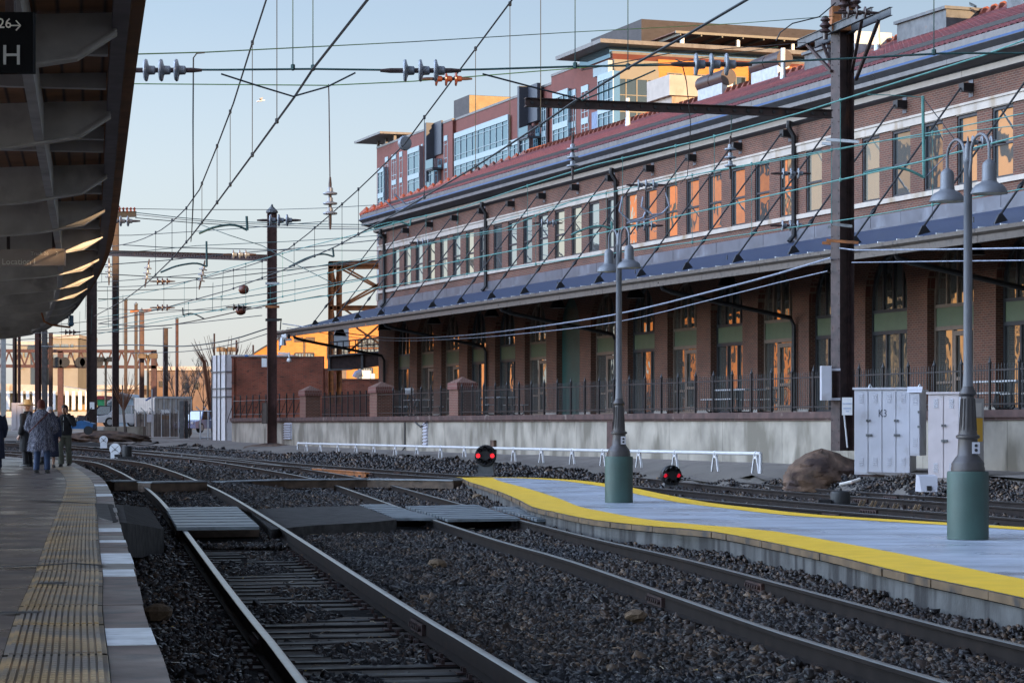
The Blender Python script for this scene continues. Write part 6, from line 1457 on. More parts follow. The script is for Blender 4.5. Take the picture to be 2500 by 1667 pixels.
for kind, px, py, d, dr, sc_, lab in (
    ('porcelain', 392, 172, 28.4, Xd, 1, 'large grey insulator string beside the canopy edge'), ('porcelain', 1025, 173, 28.4, Xd, 1, 'large grey insulator string in open sky above the apartment block'), ('porcelain', 1735, 158, 28.4, Xd, 1, 'large grey insulator string in front of the orange end wall'),
    ('porcelain_brown', 1088, 193, 33, Xd, .75, 'small orange brown insulator string under the big grey one'), ('porcelain', 806, 498, 46, Zd, 1.05, 'vertical insulator on a long rod hanging in open sky'),
    ('porcelain', 1398, 386, 54, Zd, 1.05, 'vertical insulator hanging from the left end of the mast beam'), ('porcelain', 1783, 386, 55.4, Zd, 1.05, 'vertical insulator hanging below the middle of the mast beam'),
    ('porcelain', 1576, 452, 58, Xd, 1, 'pale insulator string above the left lamp post'), ('porcelain', 1572, 551, 60, Xd, 1, 'pale insulator string touching the left lamp post top'), ('porcelain', 1930, 424, 57, Xd, 1, 'pale insulator string left of the right mast at upper windows'), ('porcelain', 1928, 551, 57, Xd, 1, 'pale insulator string left of the right mast above the canopy'),
    ('porcelain', 1032, 592, 84, Xd, 1, 'insulator string in front of the leftmost upper windows'), ('porcelain', 1336, 545, 76, Xd, 1, 'insulator string before the middle upper windows'), ('porcelain', 680, 538, 68, Xd, 1.3, 'insulator string crossing the top of the capped mast'), ('porcelain', 584, 621, 80, Xd, 1.15, 'insulator string on the long thin beam'), ('porcelain', 294, 540, 68, Xd, 1.15, 'big grey insulator string at the head of the left dark mast'),
    ('porcelain_dark', 396, 687, 90, Xd, 1, 'dark insulator string in the tangle left of the red balls'), ('porcelain_dark', 396, 751, 92, Xd, 1, 'lower dark insulator string in the wire tangle'), ('porcelain_dark', 582, 750, 90, Xd, 1, 'dark insulator string between the two red balls'),
    ('porcelain', 266, 664, 100, Zd, 1.2, 'vertical insulator left of the dark mast below the beam'), ('porcelain', 359, 668, 96, (.15, 0, 1), 1.2, 'leaning insulator hanging under the thin beam, left one'), ('porcelain', 493, 672, 92, (.2, 0, 1), 1.2, 'leaning insulator hanging under the thin beam, right one'),
    ('porcelain', 2396, 348, 50, Xd, 1.05, 'pale insulator string behind the right lamp post head'), ('porcelain_dark', 2090, 32, 55.5, Xd, 1.1, 'dark insulator string at the very top of the right mast'), ('porcelain_dark', 170, 811, 130, Xd, 1.2, 'small dark insulator string under the far canopy end')):
    place_ins(kind, px, py, d, dr, lab, sc_)
for px, py, lab in ((2015, 62, 'dark pin insulator on the left arm of the right mast'), (2060, 12, 'dark pin insulator on top of the right mast, left of two'), (2088, 4, 'dark pin insulator on top of the right mast, right of two')):
    b = MB(); b.lathe([(.06, -.35), (.06, -.2), (.15, -.16), (.07, -.08), (.15, -.02), (.07, .08), (.13, .12), (.05, .22)], U(px, py, 58), 14); tag(b.build('pin_insulator', M['porcelain_dark'], sm=True), lab, 'insulator', 'pin insulators')
# ================================================================ overhead wires
def dwire(pts, Z):     # photo points of a level wire Z metres above the lens
    return [H(x, y, Z) for x, y in pts]
def yat(pts, px):
    s = sorted(pts)
    for (a, b), (c, e) in zip(s, s[1:]):
        if a <= px <= c: return lerp(b, e, (px - a) / (c - a))
def wire(name, label, P3, r=.011, m='wire', drops=(), group='overhead wires', clips=0):
    """P3 points in space; drops = list of (top point, bottom point)"""
    t = thing(name, label, 'wire', P3[len(P3) // 2], group=group); b = MB(); b.tube(P3, r, 5); b.build('conductor', M[m], t, sm=True)
    for p, q in drops:
        b = MB(); b.tube([p, q], .008, 4); b.lathe([(.01, -.04), (.028, -.03), (.028, .03), (.01, .04)], q, 6); b.lathe([(.01, -.04), (.026, -.03), (.026, .03), (.01, .04)], p, 6); b.build('dropper', M[m if m in ('teal', 'teal_shade') else 'wire'], t)
    for k in range(clips): pass
    return t
c1 = [(1050, -195), (897, 0), (763, 170), (718, 238), (616, 378), (517, 512), (466, 578), (420, 632), (360, 690), (300, 735), (230, 772)]
m1 = [(760, -260), (650, 0), (616, 105), (570, 252), (530, 357), (487, 463), (455, 508), (394, 561), (330, 590), (262, 604), (235, 606)]
C1 = dwire(c1, 4.2)
def d_of(pts, Z, px): return F * Z / (HY - yat(pts, px))
cx1 = sorted(c1)
def mess(ptsm, ptsc, Z): return [U(x, y, d_of(ptsc, Z, x)) for x, y in ptsm if yat(ptsc, x) is not None]
wire('messenger_wire', 'messenger wire of the near track rising steeply at top left', smooth(mess(m1, c1, 4.2), 3), .014, drops=[(U(x, yat(m1, x), d_of(c1, 4.2, x)), U(x, yat(c1, x), d_of(c1, 4.2, x))) for x in (676, 616, 562, 530, 493, 455, 420, 380)])
wire('contact_wire', 'dark contact wire of the near track slanting from top centre to lower left', C1, .016)
c2 = [(1960, -98), (1824, 0), (1681, 84), (1534, 166), (1400, 250), (1321, 304), (1161, 407), (968, 521), (820, 602), (690, 660), (560, 708), (400, 752), (240, 790)]
m2 = [(1420, -230), (1250, 0), (1160, 121), (1035, 288), (988, 352), (866, 471), (800, 530), (705, 607), (640, 638), (540, 668), (430, 692), (300, 700), (240, 700)]
wire('messenger_wire', 'messenger wire of the second track passing a grey ring left of the apartments', smooth(mess(m2, c2, 4.2), 3), .014, drops=[(U(x, yat(m2, x), d_of(c2, 4.2, x)), U(x, yat(c2, x), d_of(c2, 4.2, x))) for x in (1320, 1161, 1036, 875, 835, 768, 718, 640, 570, 480, 400)] + [(U(1245, 10, 36), U(1245, 352, 36))])
wire('contact_wire', 'dark contact wire of the second track crossing before the apartment block', dwire(c2, 4.2), .016)
c3 = [(2500, 330), (2253, 394), (1950, 462), (1760, 505), (1600, 540), (1450, 573), (1200, 622), (1000, 660), (800, 700), (640, 735), (450, 772), (240, 815)]
m3 = [(2500, 99), (2406, 134), (1950, 277), (1700, 345), (1450, 403), (1283, 455), (1118, 511), (1000, 535), (880, 570), (760, 600), (560, 655), (420, 700), (240, 735)]
wire('messenger_wire', 'verdigris messenger wire of the third track crossing the cornice', smooth(mess(m3, c3, 4.5), 4), .014, 'teal', [(U(x, yat(m3, x), d_of(c3, 4.5, x)), U(x, yat(c3, x), d_of(c3, 4.5, x))) for x in (2052, 1744, 1650, 1520, 1288, 1118, 1040, 960, 835, 690, 600, 450)])
wire('contact_wire', 'verdigris contact wire of the third track across the upper windows', dwire(c3, 4.5), .014, 'teal')
c4 = [(2500, 461), (2088, 533), (1950, 553), (1700, 590), (1450, 625), (1200, 660), (1000, 690), (800, 722), (640, 745), (400, 775), (240, 800)]
m4 = [(2500, 277), (2285, 322), (1950, 380), (1780, 410), (1600, 446), (1400, 490), (1225, 560), (1130, 575), (1000, 605), (830, 660), (700, 690), (560, 720), (400, 752), (240, 775)]
wire('messenger_wire', 'verdigris messenger wire of the farthest track before the window band', smooth(mess(m4, c4, 4.7), 5), .013, 'teal', [(U(x, yat(m4, x), d_of(c4, 4.7, x)), U(x, yat(c4, x), d_of(c4, 4.7, x))) for x in (2277, 2030, 1835, 1690, 1480, 1308, 1140, 1003, 930, 800, 720, 660, 540, 460)])
wire('contact_wire', 'verdigris contact wire of the farthest track just above the depot canopy', dwire(c4, 4.7), .013, 'teal')
wire('feeder_wire', 'thin verdigris wire beside the third track messenger, upper one', [U(2500, 305, 52), U(2157, 344, 56), U(1950, 384, 60), U(1700, 426, 66), U(1450, 478, 72), U(1200, 545, 80)], .011, 'teal')
wire('feeder_wire', 'thin verdigris wire crossing the left upper windows', [U(1500, 505, 72), U(1300, 552, 78), U(1100, 585, 86), U(940, 622, 95), U(700, 662, 108)], .010, 'teal')
# cross span with its yokes
sp = [U(300, 172, 28.4), U(340, 172, 28.4)]
def span(label, pts, r, m, d=28.4, name='span_wire', drops=()): return wire(name, label, [U(x, y, dd) for x, y, dd in [(p + (d,))[:3] for p in pts]], r, m, drops)
span('thick verdigris span wire between the two left grey insulators', [(430, 171), (540, 171), (762, 169), (985, 172)], .013, 'teal_shade', drops=[(U(715, -10, 28.4), U(715, 165, 28.4)), (U(764, -10, 28.4), U(764, 166, 28.4))])
span('thick verdigris span wire right of the middle grey insulator', [(1066, 172), (1176, 170), (1400, 163), (1592, 160), (1695, 158)], .013, 'teal_shade', drops=[(U(1404, -10, 28.4), U(1404, 160, 28.4)), (U(1533, -10, 28.4), U(1533, 163, 28.4))])
span('verdigris span wire running right over the tiled roof', [(1775, 158), (1880, 152), (2100, 142), (2300, 131), (2560, 130)], .013, 'teal_shade', drops=[(U(2280, -10, 28.4), U(2280, 128, 28.4))])
span('left short span wire ending behind the canopy edge', [(352, 172), (318, 171), (290, 171)], .015, 'mast')
span('V shaped yoke wire hanging under the left span', [(540, 181), (630, 210), (716, 236), (800, 212), (868, 178)], .011, 'wire')
span('yoke wire sloping down right from the middle insulator', [(1178, 181), (1300, 213), (1418, 243)], .011, 'wire')
span('hooked yoke wire right of the apartment tower', [(1600, 172), (1560, 190), (1420, 246)], .010, 'teal_shade')
span('thin green wire crossing the upper sky', [(322, 133, 30), (505, 128, 32), (1000, 103, 44), (1400, 79, 52), (1800, 58, 56), (2036, 40, 58)], .009, 'wire_green')
span('thin green wire dipping through the small brown insulator', [(312, 205, 33), (560, 207, 33), (800, 209, 33), (1010, 199, 33), (1170, 186, 33), (1450, 163, 33), (1640, 154, 40), (1900, 115, 55)], .008, 'wire_green')
span('thin wire from the brown insulators up to the right mast arm', [(1420, 172, 40), (1640, 130, 50), (1900, 110, 57), (1968, 104, 60)], .010, 'wire')
span('looping black jumper cable beside the right mast head', [(1895, 100, 57), (1905, 80, 57), (1935, 58, 57), (2000, 42, 57.5), (2040, 8, 58)], .016, 'wire')
span('dark vertical jumper cable hanging from the green wire near the canopy', [(500, 129, 30), (480, 131, 30), (472, 142, 30), (471, 300, 30), (472, 478, 30), (468, 570, 46), (466, 590, 47)], .010, 'wire')
span('thin jumper bending down before the depot windows', [(1650, 146, 33), (1664, 152, 34), (1676, 200, 38), (1686, 300, 46), (1684, 360, 50), (1678, 430, 55), (1660, 450, 56)], .009, 'wire')
span('long rod wire carrying the vertical insulator in open sky', [(802, 206, 46), (803, 240, 46), (806, 474, 46)], .012, 'mast')
span('short link between the hanging insulator and the wire below', [(806, 516, 46), (808, 532, 48)], .012, 'mast')
span('hanger rod from the left end of the mast beam', [(1402, 262, 54), (1399, 362, 54)], .012, 'teal_shade'); span('hanger rod under the middle of the mast beam', [(1786, 274, 55.4), (1784, 366, 55.4)], .012, 'teal_shade')
# twisted feeder cables, mast to mast
def cable(label, pts, r, m):
    P3 = smooth([U(*p) for p in pts], 2.5); wire('feeder_cable', label, P3, r, m, group='feeder cables')
cable('twisted silver cable from the right edge to the right mast', [(2560, 605, 50), (2300, 609, 53), (2090, 611, 57), (2050, 606, 58)], .019, 'wire_silver')
cable('lower single silver cable from the right edge to the right mast', [(2560, 635, 50), (2300, 638, 53), (2080, 641, 57.5)], .013, 'wire_silver')
cable('twisted silver cable sagging from the right mast to the capped mast', [(2028, 630, 58), (1900, 668, 62), (1750, 708, 68), (1500, 768, 80), (1250, 806, 94), (1080, 822, 104), (940, 824, 113), (800, 806, 118), (690, 790, 121)], .026, 'wire_silver')
cable('lower silver cable sagging from the right mast to the capped mast', [(2020, 662, 58), (1900, 690, 62), (1750, 728, 68), (1500, 787, 80), (1250, 817, 94), (1080, 829, 104), (940, 831, 113), (800, 815, 118), (700, 800, 121)], .015, 'wire_silver')
cable('dark twisted cable running left from the capped mast over the white tower', [(652, 802, 121), (560, 830, 128), (450, 845, 138), (320, 842, 148), (120, 846, 160), (-20, 838, 165)], .035, 'wire')
cable('thinner dark cable below it running left from the capped mast', [(652, 815, 121), (560, 842, 128), (450, 858, 138), (320, 862, 148)], .022, 'wire')
cable('dark cable curving from the capped mast to the gantry head', [(240, 790, 150), (400, 795, 140), (640, 748, 124), (780, 723, 128), (800, 722, 130), (806, 735, 131)], .03, 'wire')
# the tangle of thin wires between the masts and the depot
rw = random.Random(11)
tangle = [((236, 508), (665, 512), (930, 500), 120), ((330, 519), (560, 541), (930, 549), 120), ((330, 524), (560, 545), (930, 556), 122), ((330, 532), (620, 553), (930, 560), 118), ((240, 575), (400, 570), (800, 540), 110), ((300, 598), (500, 606), (930, 612), 116), ((240, 620), (480, 600), (930, 575), 112), ((240, 648), (560, 620), (930, 585), 108), ((236, 690), (560, 660), (930, 640), 112), ((240, 668), (520, 680), (930, 630), 105), ((236, 710), (520, 700), (800, 655), 102), ((240, 730), (560, 730), (930, 672), 108), ((60, 800), (330, 770), (650, 735), 128), ((60, 815), (330, 800), (640, 770), 130), ((240, 752), (400, 757), (640, 752), 116), ((40, 830), (240, 812), (420, 800), 140), ((480, 545), (640, 600), (810, 690), 100)]
for i, (a, b_, c, d) in enumerate(tangle):
    o = wire('tangle_wire', 'thin wire in the tangle of wires between the left masts and the depot', [U(*a, d + rw.uniform(-6, 6)), U((a[0] + b_[0]) / 2, (a[1] + b_[1]) / 2 + 2, d), U(*b_, d), U((c[0] + b_[0]) / 2, (c[1] + b_[1]) / 2 + 2, d - 3), U(*c, d - 5)], .016 + .005 * (i % 2), 'teal_shade' if i % 5 == 1 else 'wire', group='thin wires in the tangle')
for i, (px, y0, y1, d) in enumerate(((262, 700, 800, 120), (286, 690, 810, 120), (300, 720, 840, 125), (210, 700, 780, 110), (225, 745, 815, 118), (150, 770, 840, 150), (195, 760, 900, 150), (250, 560, 690, 118), (520, 690, 760, 100), (545, 660, 735, 100))):
    wire('tangle_wire', 'short hanging wire among the left masts', [U(px, y0, d), U(px + rw.uniform(-3, 3), y1, d)], .011, 'teal_shade', group='short hanging wires')
# steady arms
def steady(label, pts, strut, d, m='teal'):
    t = thing('steady_arm', label, 'steady arm', U(*pts[-1], d), group='curved steady arms'); b = MB(); b.tube(smooth([U(x, y, d) for x, y in pts], .1), .026, 6); b.build('arm', M[m], t, sm=True)
    b = MB(); b.tube([U(*strut[0], d), U(*strut[1], d)], .03, 6); b.build('strut', M[m], t)
steady('curved teal steady arm left of the capped mast', [(486, 570), (520, 556), (560, 549), (585, 553), (604, 562)], ((602, 528), (604, 562)), 52, 'teal_shade')
steady('curved teal steady arm below the thin beam', [(392, 665), (430, 650), (470, 643), (490, 645), (505, 651)], ((504, 589), (505, 651)), 66, 'teal_shade')
steady('curved teal steady arm right of the capped mast', [(705, 652), (745, 632), (780, 621), (800, 622), (815, 627)], ((812, 604), (815, 627)), 70, 'teal_shade')
steady('curved pale teal steady arm at the depot eaves corner', [(867, 576), (915, 553), (962, 542), (985, 544), (1001, 551)], ((1003, 534), (1001, 551)), 78)
steady('curved pale teal steady arm left of the lamp post', [(1394, 574), (1425, 560), (1455, 552), (1475, 553), (1494, 559)], ((1493, 541), (1494, 559)), 62)
steady('large pale teal steady arm with a tall strut right of the right mast', [(2109, 424), (2150, 414), (2190, 410), (2225, 418), (2256, 434)], ((2253, 235), (2256, 434)), 46)
steady('small dark curved steady arm low among the wires', [(447, 769), (465, 765), (480, 769), (498, 778)], ((446, 751), (447, 769)), 100, 'wire')
span('thin stay from the tall strut to the messenger', [(2117, 231, 46), (2180, 233, 46), (2253, 238, 46)], .009, 'teal'); span('slanting stay right of the tall strut', [(2254, 240, 46), (2330, 340, 47)], .009, 'wire_silver'); span('lower slanting stay right of the tall strut', [(2262, 430, 46), (2340, 350, 47)], .009, 'wire_silver')
# red weights, ring, section insulator
for px, py, lab in ((595, 707, 'upper red brown ball weight left of the capped mast'), (588, 758, 'lower red brown ball weight left of the capped mast')):
    b = MB(); b.lathe([(.02, -.20), (.13, -.16), (.17, -.08), (.18, 0), (.17, .08), (.13, .16), (.02, .20)], U(px, py, 92), 14, axis=(1, 0, .12)); tag(b.build('ball_weight', M['porcelain_brown'], sm=True), lab, 'weight', 'ball weights')
b = MB(); b.lathe([(.05, -.06), (.13, -.05), (.15, 0), (.13, .05), (.05, .06)], U(988, 350, 46.6), 16, axis=(.5, -.8, 0)); tag(b.build('wire_ring', M['porcelain'], sm=True), 'grey ring clamp on the wire before the apartment corner', 'ring clamp')
def pent(label, pts_list, d):
    t = thing('section_insulator', label, 'section insulator', U(*pts_list[0][0], d), group='section insulators')
    for seg in pts_list: b = MB(); b.tube([U(x, y, d) for x, y in seg], .022, 6); b.build('runner', M['wire_silver'], t)
pent('pale zigzag section insulator above the left lamp post', [[(1512, 516), (1540, 542), (1570, 532), (1576, 518)], [(1566, 505), (1592, 524), (1616, 522), (1634, 503)], [(1625, 470), (1634, 503)], [(1570, 480), (1566, 505)], [(1512, 516), (1520, 480)], [(1530, 545), (1590, 534), (1618, 520)]], 58)
pent('pale zigzag section insulator at the depot eaves', [[(940, 490), (968, 515), (1000, 505)], [(962, 474), (990, 498), (1015, 490), (1038, 478)], [(968, 520), (1010, 500), (1036, 480)]], 62)

# ================================================================ lamp posts on the island platform
def lamp(label, px, py):
    base = G(px, py, ZM); t = thing('lamp_post', label, 'lamp post', base, group='twin arm lamp posts'); c = Vector(base)
    b = MB(); b.lathe([(.270, 0), (.272, .86), (.262, .887), (.10, .888)], c, 40); b.build('green_plinth', M['lamp_green'], t, sm=True)
    pr = [(.225, .889), (.225, .93), (.215, .95), (.218, .99), (.205, 1.01), (.19, 1.03), (.155, 1.08), (.138, 1.10), (.128, 1.28), (.128, 1.31), (.158, 1.325), (.158, 1.355), (.125, 1.37), (.105, 1.50), (.085, 1.86), (.082, 1.87), (.115, 1.90), (.115, 1.915), (.085, 1.96), (.075, 2.0)]
    b = MB(); b.lathe(pr, c, 16); b.build('fluted_base', M['lamp_base'], t, sm=True)
    b = MB()
    for k in range(14): a = 2 * math.pi * k / 14; dv = Vector((math.cos(a), math.sin(a), 0)); b.bar(c + dv * .112 + Vector((0, 0, 1.42)), c + dv * .090 + Vector((0, 0, 1.84)), .014, .014)
    b.build('fluting', M['lamp_base'], t)
    b = MB(); b.lathe([(.072, 1.98), (.060, 2.2), (.055, 4.92), (.062, 4.93), (.062, 4.97), (.05, 4.98), (.046, 5.10), (.038, 5.17), (.014, 5.20), (.016, 5.24), (.004, 5.28)], c, 16); b.build('shaft', M['grey_lamp'], t, sm=True)
    b = MB(); b.box(c.x + .03, c.x + .13, c.y - .142, c.y - .128, c.z + 1.12, c.z + 1.27); b.build('outlet_box', M['cab'], t)
    b = MB()
    for z in (1.165, 1.225): b.lathe([(.022, 0), (.020, .006)], c + Vector((.08, -.143, z)), 10, axis=(0, -1, 0))
    b.build('socket', M['black'], t)
    dv = Vector((-.30, .954, 0))
    for s_ in (-1, 1):
        b = MB(); arm = [c + dv * s_ * .03 + Vector((0, 0, 4.70)), c + dv * s_ * .09 + Vector((0, 0, 4.95))] + [c + dv * s_ * (.33 - .24 * math.cos(a)) + Vector((0, 0, 5.05 + .22 * math.sin(a))) for a in [math.pi * k / 10 for k in range(11)]] + [c + dv * s_ * .57 + Vector((0, 0, 4.92))]
        b.tube(arm, .020, 8); ar = b.build('arm', M['grey_lamp'], t, sm=True)
        h = c + dv * s_ * .57 + Vector((0, 0, 4.47)); b = MB(); b.lathe([(.236, .0), (.238, .012), (.215, .07), (.175, .115), (.115, .145), (.098, .165), (.098, .19), (.093, .20), (.092, .36), (.082, .40), (.05, .43), (.02, .45)], h, 28, caps=False); b.build('lamp_shade', M['grey_lamp'], ar, sm=True)
        b = MB(); b.lathe([(.230, .003), (.17, .09), (.10, .13), (.005, .135)], h, 24, caps=False); b.lathe([(.03, .02), (.055, .06), (.03, .12)], h, 10); b.build('lamp_lining', M['lamp_in'], ar, sm=True)
lamp('smaller looking twin arm grey lamp post in the middle of the island platform', 1511, 1226)
lamp('larger twin arm grey lamp post near the white cabinets at right', 2363, 1315)

# ================================================================ signals, switch stands, cabinets, railing
M['red_lens'] = emit('red signal lens', (1, .02, .03), 1.0); M['dark_lens'] = mat('unlit signal lens', (.03, .03, .04), .15); M['red_dim'] = emit('dim red signal lens', (.6, .01, .03), .45)
def dwarf(label, px, py, d, rad, lens, base_py, yaw):
    c = U(px, py, d); zb = (HY - base_py) * d / F; t = thing('dwarf_signal', label, 'signal', (c.x, d, zb), group='dwarf position light signals'); f_ = Vector((math.sin(yaw), -math.cos(yaw), 0)); l = Vector((-f_.y, f_.x, 0)); up = Vector((0, 0, 1))
    b = MB(); b.lathe([(rad * .6, -.28), (rad * .92, -.24), (rad, -.10), (rad, 0), (rad * .95, .02), (.01, .021)], c, 28, axis=f_); b.build('housing', M['steel_black'], t, sm=True)
    b = MB(); b.prism([c + l * x + Vector((0, 0, z)) - f_ * .25 for x, z in ((-rad * .62, -rad * .7), (rad * .62, -rad * .7), (rad * .78, zb - c.z), (-rad * .78, zb - c.z))], f_ * .22); b.bar(Vector((c.x, d, zb + .03)) - l * rad * .9, Vector((c.x, d, zb + .03)) + l * rad * .9, .35, .06); b.build('pedestal', M['steel_grey'], t)
    for k in range(8):
        a = k * math.pi / 4; q = c + (l * math.cos(a) + up * math.sin(a)) * rad * .66 + f_ * .022; lit = k in (0, 4)
        b = MB(); r_ = rad * .23; n = 12; vs = []
        for j in range(n + 1): an = math.pi * (-.08 + 1.16 * j / n); e = l * math.cos(an) + up * math.sin(an); vs += [q + e * r_, q + e * r_ + f_ * (.10 + .05 * math.sin(max(0, an)))]
        b.add(vs, [(2 * j, 2 * j + 1, 2 * j + 3, 2 * j + 2) for j in range(n)]); b.build('hood', M['steel_black'], t)
        b = MB(); b.lathe([(r_ * .85, 0), (r_ * .6, .02), (.005, .03)], q, 14, axis=f_); b.build('lens', lens if lit else M['dark_lens'], t, sm=True)
dwarf('round dwarf signal with two bright red lights behind the platform tip', 1185, 1112, 72, .33, M['red_lens'], 1161, R(-8))
dwarf('round dwarf signal with two dim red lights between the lamp posts', 1640, 1160, 62, .27, M['red_dim'], 1190, R(12))
M['target'] = mat('white switch target', (.66, .68, .72), .5, 0, .06, 4)
for px, py, d, r_, lab in ((253, 1074, 112, .20, 'farther white round switch target with dark cross'), (281, 1096, 96, .23, 'nearer white round switch target beside the black drum')):
    c = U(px, py, d); t = thing('switch_target', lab, 'switch target', c - Vector((0, 0, .4)), group='white switch targets'); b = MB(); b.lathe([(r_, 0), (r_, .03)], c, 24, axis=(0, -1, 0)); b.box(c.x - r_ * .8, c.x + r_ * .8, d, d + .06, c.z - r_ * 1.9, c.z - r_ * .5); b.build('disc', M['target'], t)
    b = MB()
    for s_ in (-1, 1): b.bar(c + Vector((-r_ * .62, -.034, -r_ * .55 * s_)), c + Vector((r_ * .62, -.034, r_ * .55 * s_)), .006, .016)
    b.lathe([(.025, 0), (.02, .02)], c + Vector((0, -.04, -.03)), 8, axis=(0, -1, 0)); b.build('cross_mark', M['black'], t)
for px, py, d, r_, h, lab in ((309, 1114, 96, .21, .42, 'black drum switch machine beside the white target'), (2051, 1228, 48.5, .21, .24, 'black drum switch machine on the tracks before the white cabinets')):
    c = U(px, py, d); t = thing('switch_machine', lab, 'switch machine', c, group='black switch machines'); b = MB(); b.lathe([(r_, 0), (r_, h - .05), (r_ * .9, h), (r_ * .2, h + .02), (r_ * .15, h + .07)], c, 24); b.build('drum', M['black'], t, sm=True)
    b = MB(); b.box(c.x - r_ * 1.5, c.x + r_ * 1.7, c.y - .25, c.y + .3, c.z - .12, c.z + .0); b.bar(c + Vector((-r_ * 2.2, -.1, .03)), c + Vector((-r_, -.1, .03)), .16, .10); b.build('base_plate', M['steel_black'], t)
# slide plates and braces of the near turnout
tb = thing('turnout_brace', 'row of pale slanted rail braces beside the black switch machine', 'rail brace', U(2150, 1235, 46)); 
for k in range(5): p = U(2098 + k * 27 + (k > 3) * 25, 1232 + k * 3, 45.8); b = MB(); b.bar(p + Vector((-.03, 0, -.06)), p + Vector((.05, 0, .10)), .05, .04); b.bar(p + Vector((.04, 0, -.06)), p + Vector((.12, 0, .10)), .05, .04); b.build('brace', M['edge_tan'], tb)
# white pipe railing on A frames
RA_, RB_ = (727, 1082, 1099), (1857, 1107, 1151)
def railpt(px, top=True):
    f_ = (px - 727) / 1130.0; d0, d1 = 112, 61.5; d = 1 / lerp(1 / d0, 1 / d1, f_); zt = lerp(-.88, -.755, f_); zb = lerp(-1.20, -1.22, f_); return Vector(((px - CX) * d / F, d, zt if top else zb))
rl = thing('pipe_railing', 'low white pipe railing on A shaped legs along the dock walkway', 'railing', railpt(1300, False))
b = MB(); b.tube([railpt(727)] + [railpt(x) for x in range(780, 1850, 60)] + [railpt(1857)], .045, 8); b.build('pipe', M['white_paint'], rl, sm=True)
al = (railpt(1857) - railpt(727)).normalized()
for px in (748, 782, 825, 869, 913, 965, 1018, 1076, 1134, 1192, 1254, 1322, 1397, 1472, 1560, 1648, 1746, 1845):
    p = railpt(px); gb = railpt(px, False); b = MB()
    for s_ in (-1, 1): b.bar(p + al * .06 * s_, Vector((p.x + al.x * .22 * s_, p.y + al.y * .22 * s_, gb.z - .05)), .05, .05)
    b.bar(p - al * .12 + Vector((0, 0, -.1)), p + al * .12 + Vector((0, 0, -.1)), .05, .07); b.lathe([(.06, -.05), (.06, .05)], p, 8, axis=al); b.build('a_frame', M['white_paint'], rl)
for px in (1857, 727): b = MB(); p = railpt(px); b.tube([p, Vector((p.x, p.y, -1.27))], .045, 8); b.build('end_leg', M['white_paint'], rl)
pb = thing('elbow_pipe', 'white elbow vent pipe beside the rust stained rock', 'pipe', U(1945, 1168, 60)); b = MB(); b.tube(smooth([U(1942, 1175, 60), U(1943, 1140, 60), U(1948, 1133, 60), U(1962, 1131, 60)], .05), .07, 10); b.lathe([(.09, 0), (.09, .12)], U(1943, 1155, 60), 10); b.build('pipe', M['white_paint'], pb, sm=True)
# signal cabinets
def cabinet(label, px0, px1, pytop, pybot, d, yaw, depth, doors, m, cat='cabinet', raised=0, lou=True):
    pl, pr_ = U(px0, pybot, d), None; f_ = Vector((math.cos(yaw), math.sin(yaw), 0)); n_ = Vector((f_.y, -f_.x, 0))
    # width so that the right edge lands at px1
    r = (px1 - CX) / F; wdt = (r * pl.y - pl.x) / (f_.x - r * f_.y); zt = (HY - pytop) * d / F; z0 = pl.z
    t = thing('equipment_cabinet', label, cat, pl + f_ * wdt / 2, group='steel equipment cabinets'); P = lambda u, v, z: Vector((pl.x, pl.y, 0)) + f_ * u - n_ * v + Vector((0, 0, z))
    def bx(b, u0, u1, v0, v1, za_, zb_): b.obox(P((u0 + u1) / 2, (v0 + v1) / 2, (za_ + zb_) / 2), f_ * (u1 - u0) / 2, n_ * (v1 - v0) / 2, (0, 0, (zb_ - za_) / 2))
    b = MB(); bx(b, 0, wdt, 0, depth, z0, zt); b.build('body', m, t)
    b = MB(); bx(b, -.04, wdt + .04, -.05, depth + .04, zt, zt + .05); b.build('roof', m, t)
    if raised:
        b = MB(); bx(b, 0, wdt, .02, .14, z0 - .10, z0 - .002)
        for k in range(3): u = .25 + k * (wdt - .5) / 2; bx(b, u - .05, u + .05, .05, depth - .1, z0 - raised, z0 - .1)
        b.build('stand', M['rust_cap'], t)
    for k in range(doors):
        u0, u1 = wdt * k / doors + .015, wdt * (k + 1) / doors - .012; b = MB(); bx(b, u0, u1, -.022, -.001, z0 + .04, zt - .04); do = b.build('door', m, t)
        uc = (u0 + u1) / 2
        for zz in (zt - .30, z0 + .22):
            b = MB()
            for j in range(5): b.obox(P(uc, -.028, zz + j * .045), f_ * .05, n_ * .008 + Vector((0, 0, -.006)), (0, 0, .010))
            b.build('louvre', M['cab'], do)
        b = MB(); ue_ = u0 + .02 if k % 2 else u1 - .02; zz = (z0 + zt) / 2 - .1; 
        for q0, q1, z2 in ((-.02, .06, 0), (-.015, .02, .35)): b = MB(); bx(b, ue_ + q0, ue_ + q1, -.055, -.023, zz + z2, zz + z2 + .055); b.build('handle' if k % 2 == 0 else 'hinge', M['steel_grey'], do)
    return t, P, wdt, zt, f_, n_
t, P, wd, zt, f_, n_ = cabinet('large four door white cabinet marked K3 beside the mast', 2086, 2222, 951, 1158, 57.5, R(-17), 1.15, 4, M['cab'], raised=.25)
b = MB(); b.text('K3', P(wd * .43, -.026, zt - .66), f_, (0, 0, 1), .26, depth=.004, xs=.72); b.build('lettering', M['slate'], t)
b = MB()
for u in (.35, wd + .2): b.tube([P(u - .04, .2, zt + .04), P(u, .2, zt + .13), P(u + .05, .2, zt + .04)], .015, 5)
b.build('lifting_lug', M['galv'], t)
t, P, wd, zt, f_, n_ = cabinet('slim grey white cabinet hung between the two larger cabinets', 2222, 2246, 956, 1112, 56.6, R(-20), .85, 1, M['cab'])
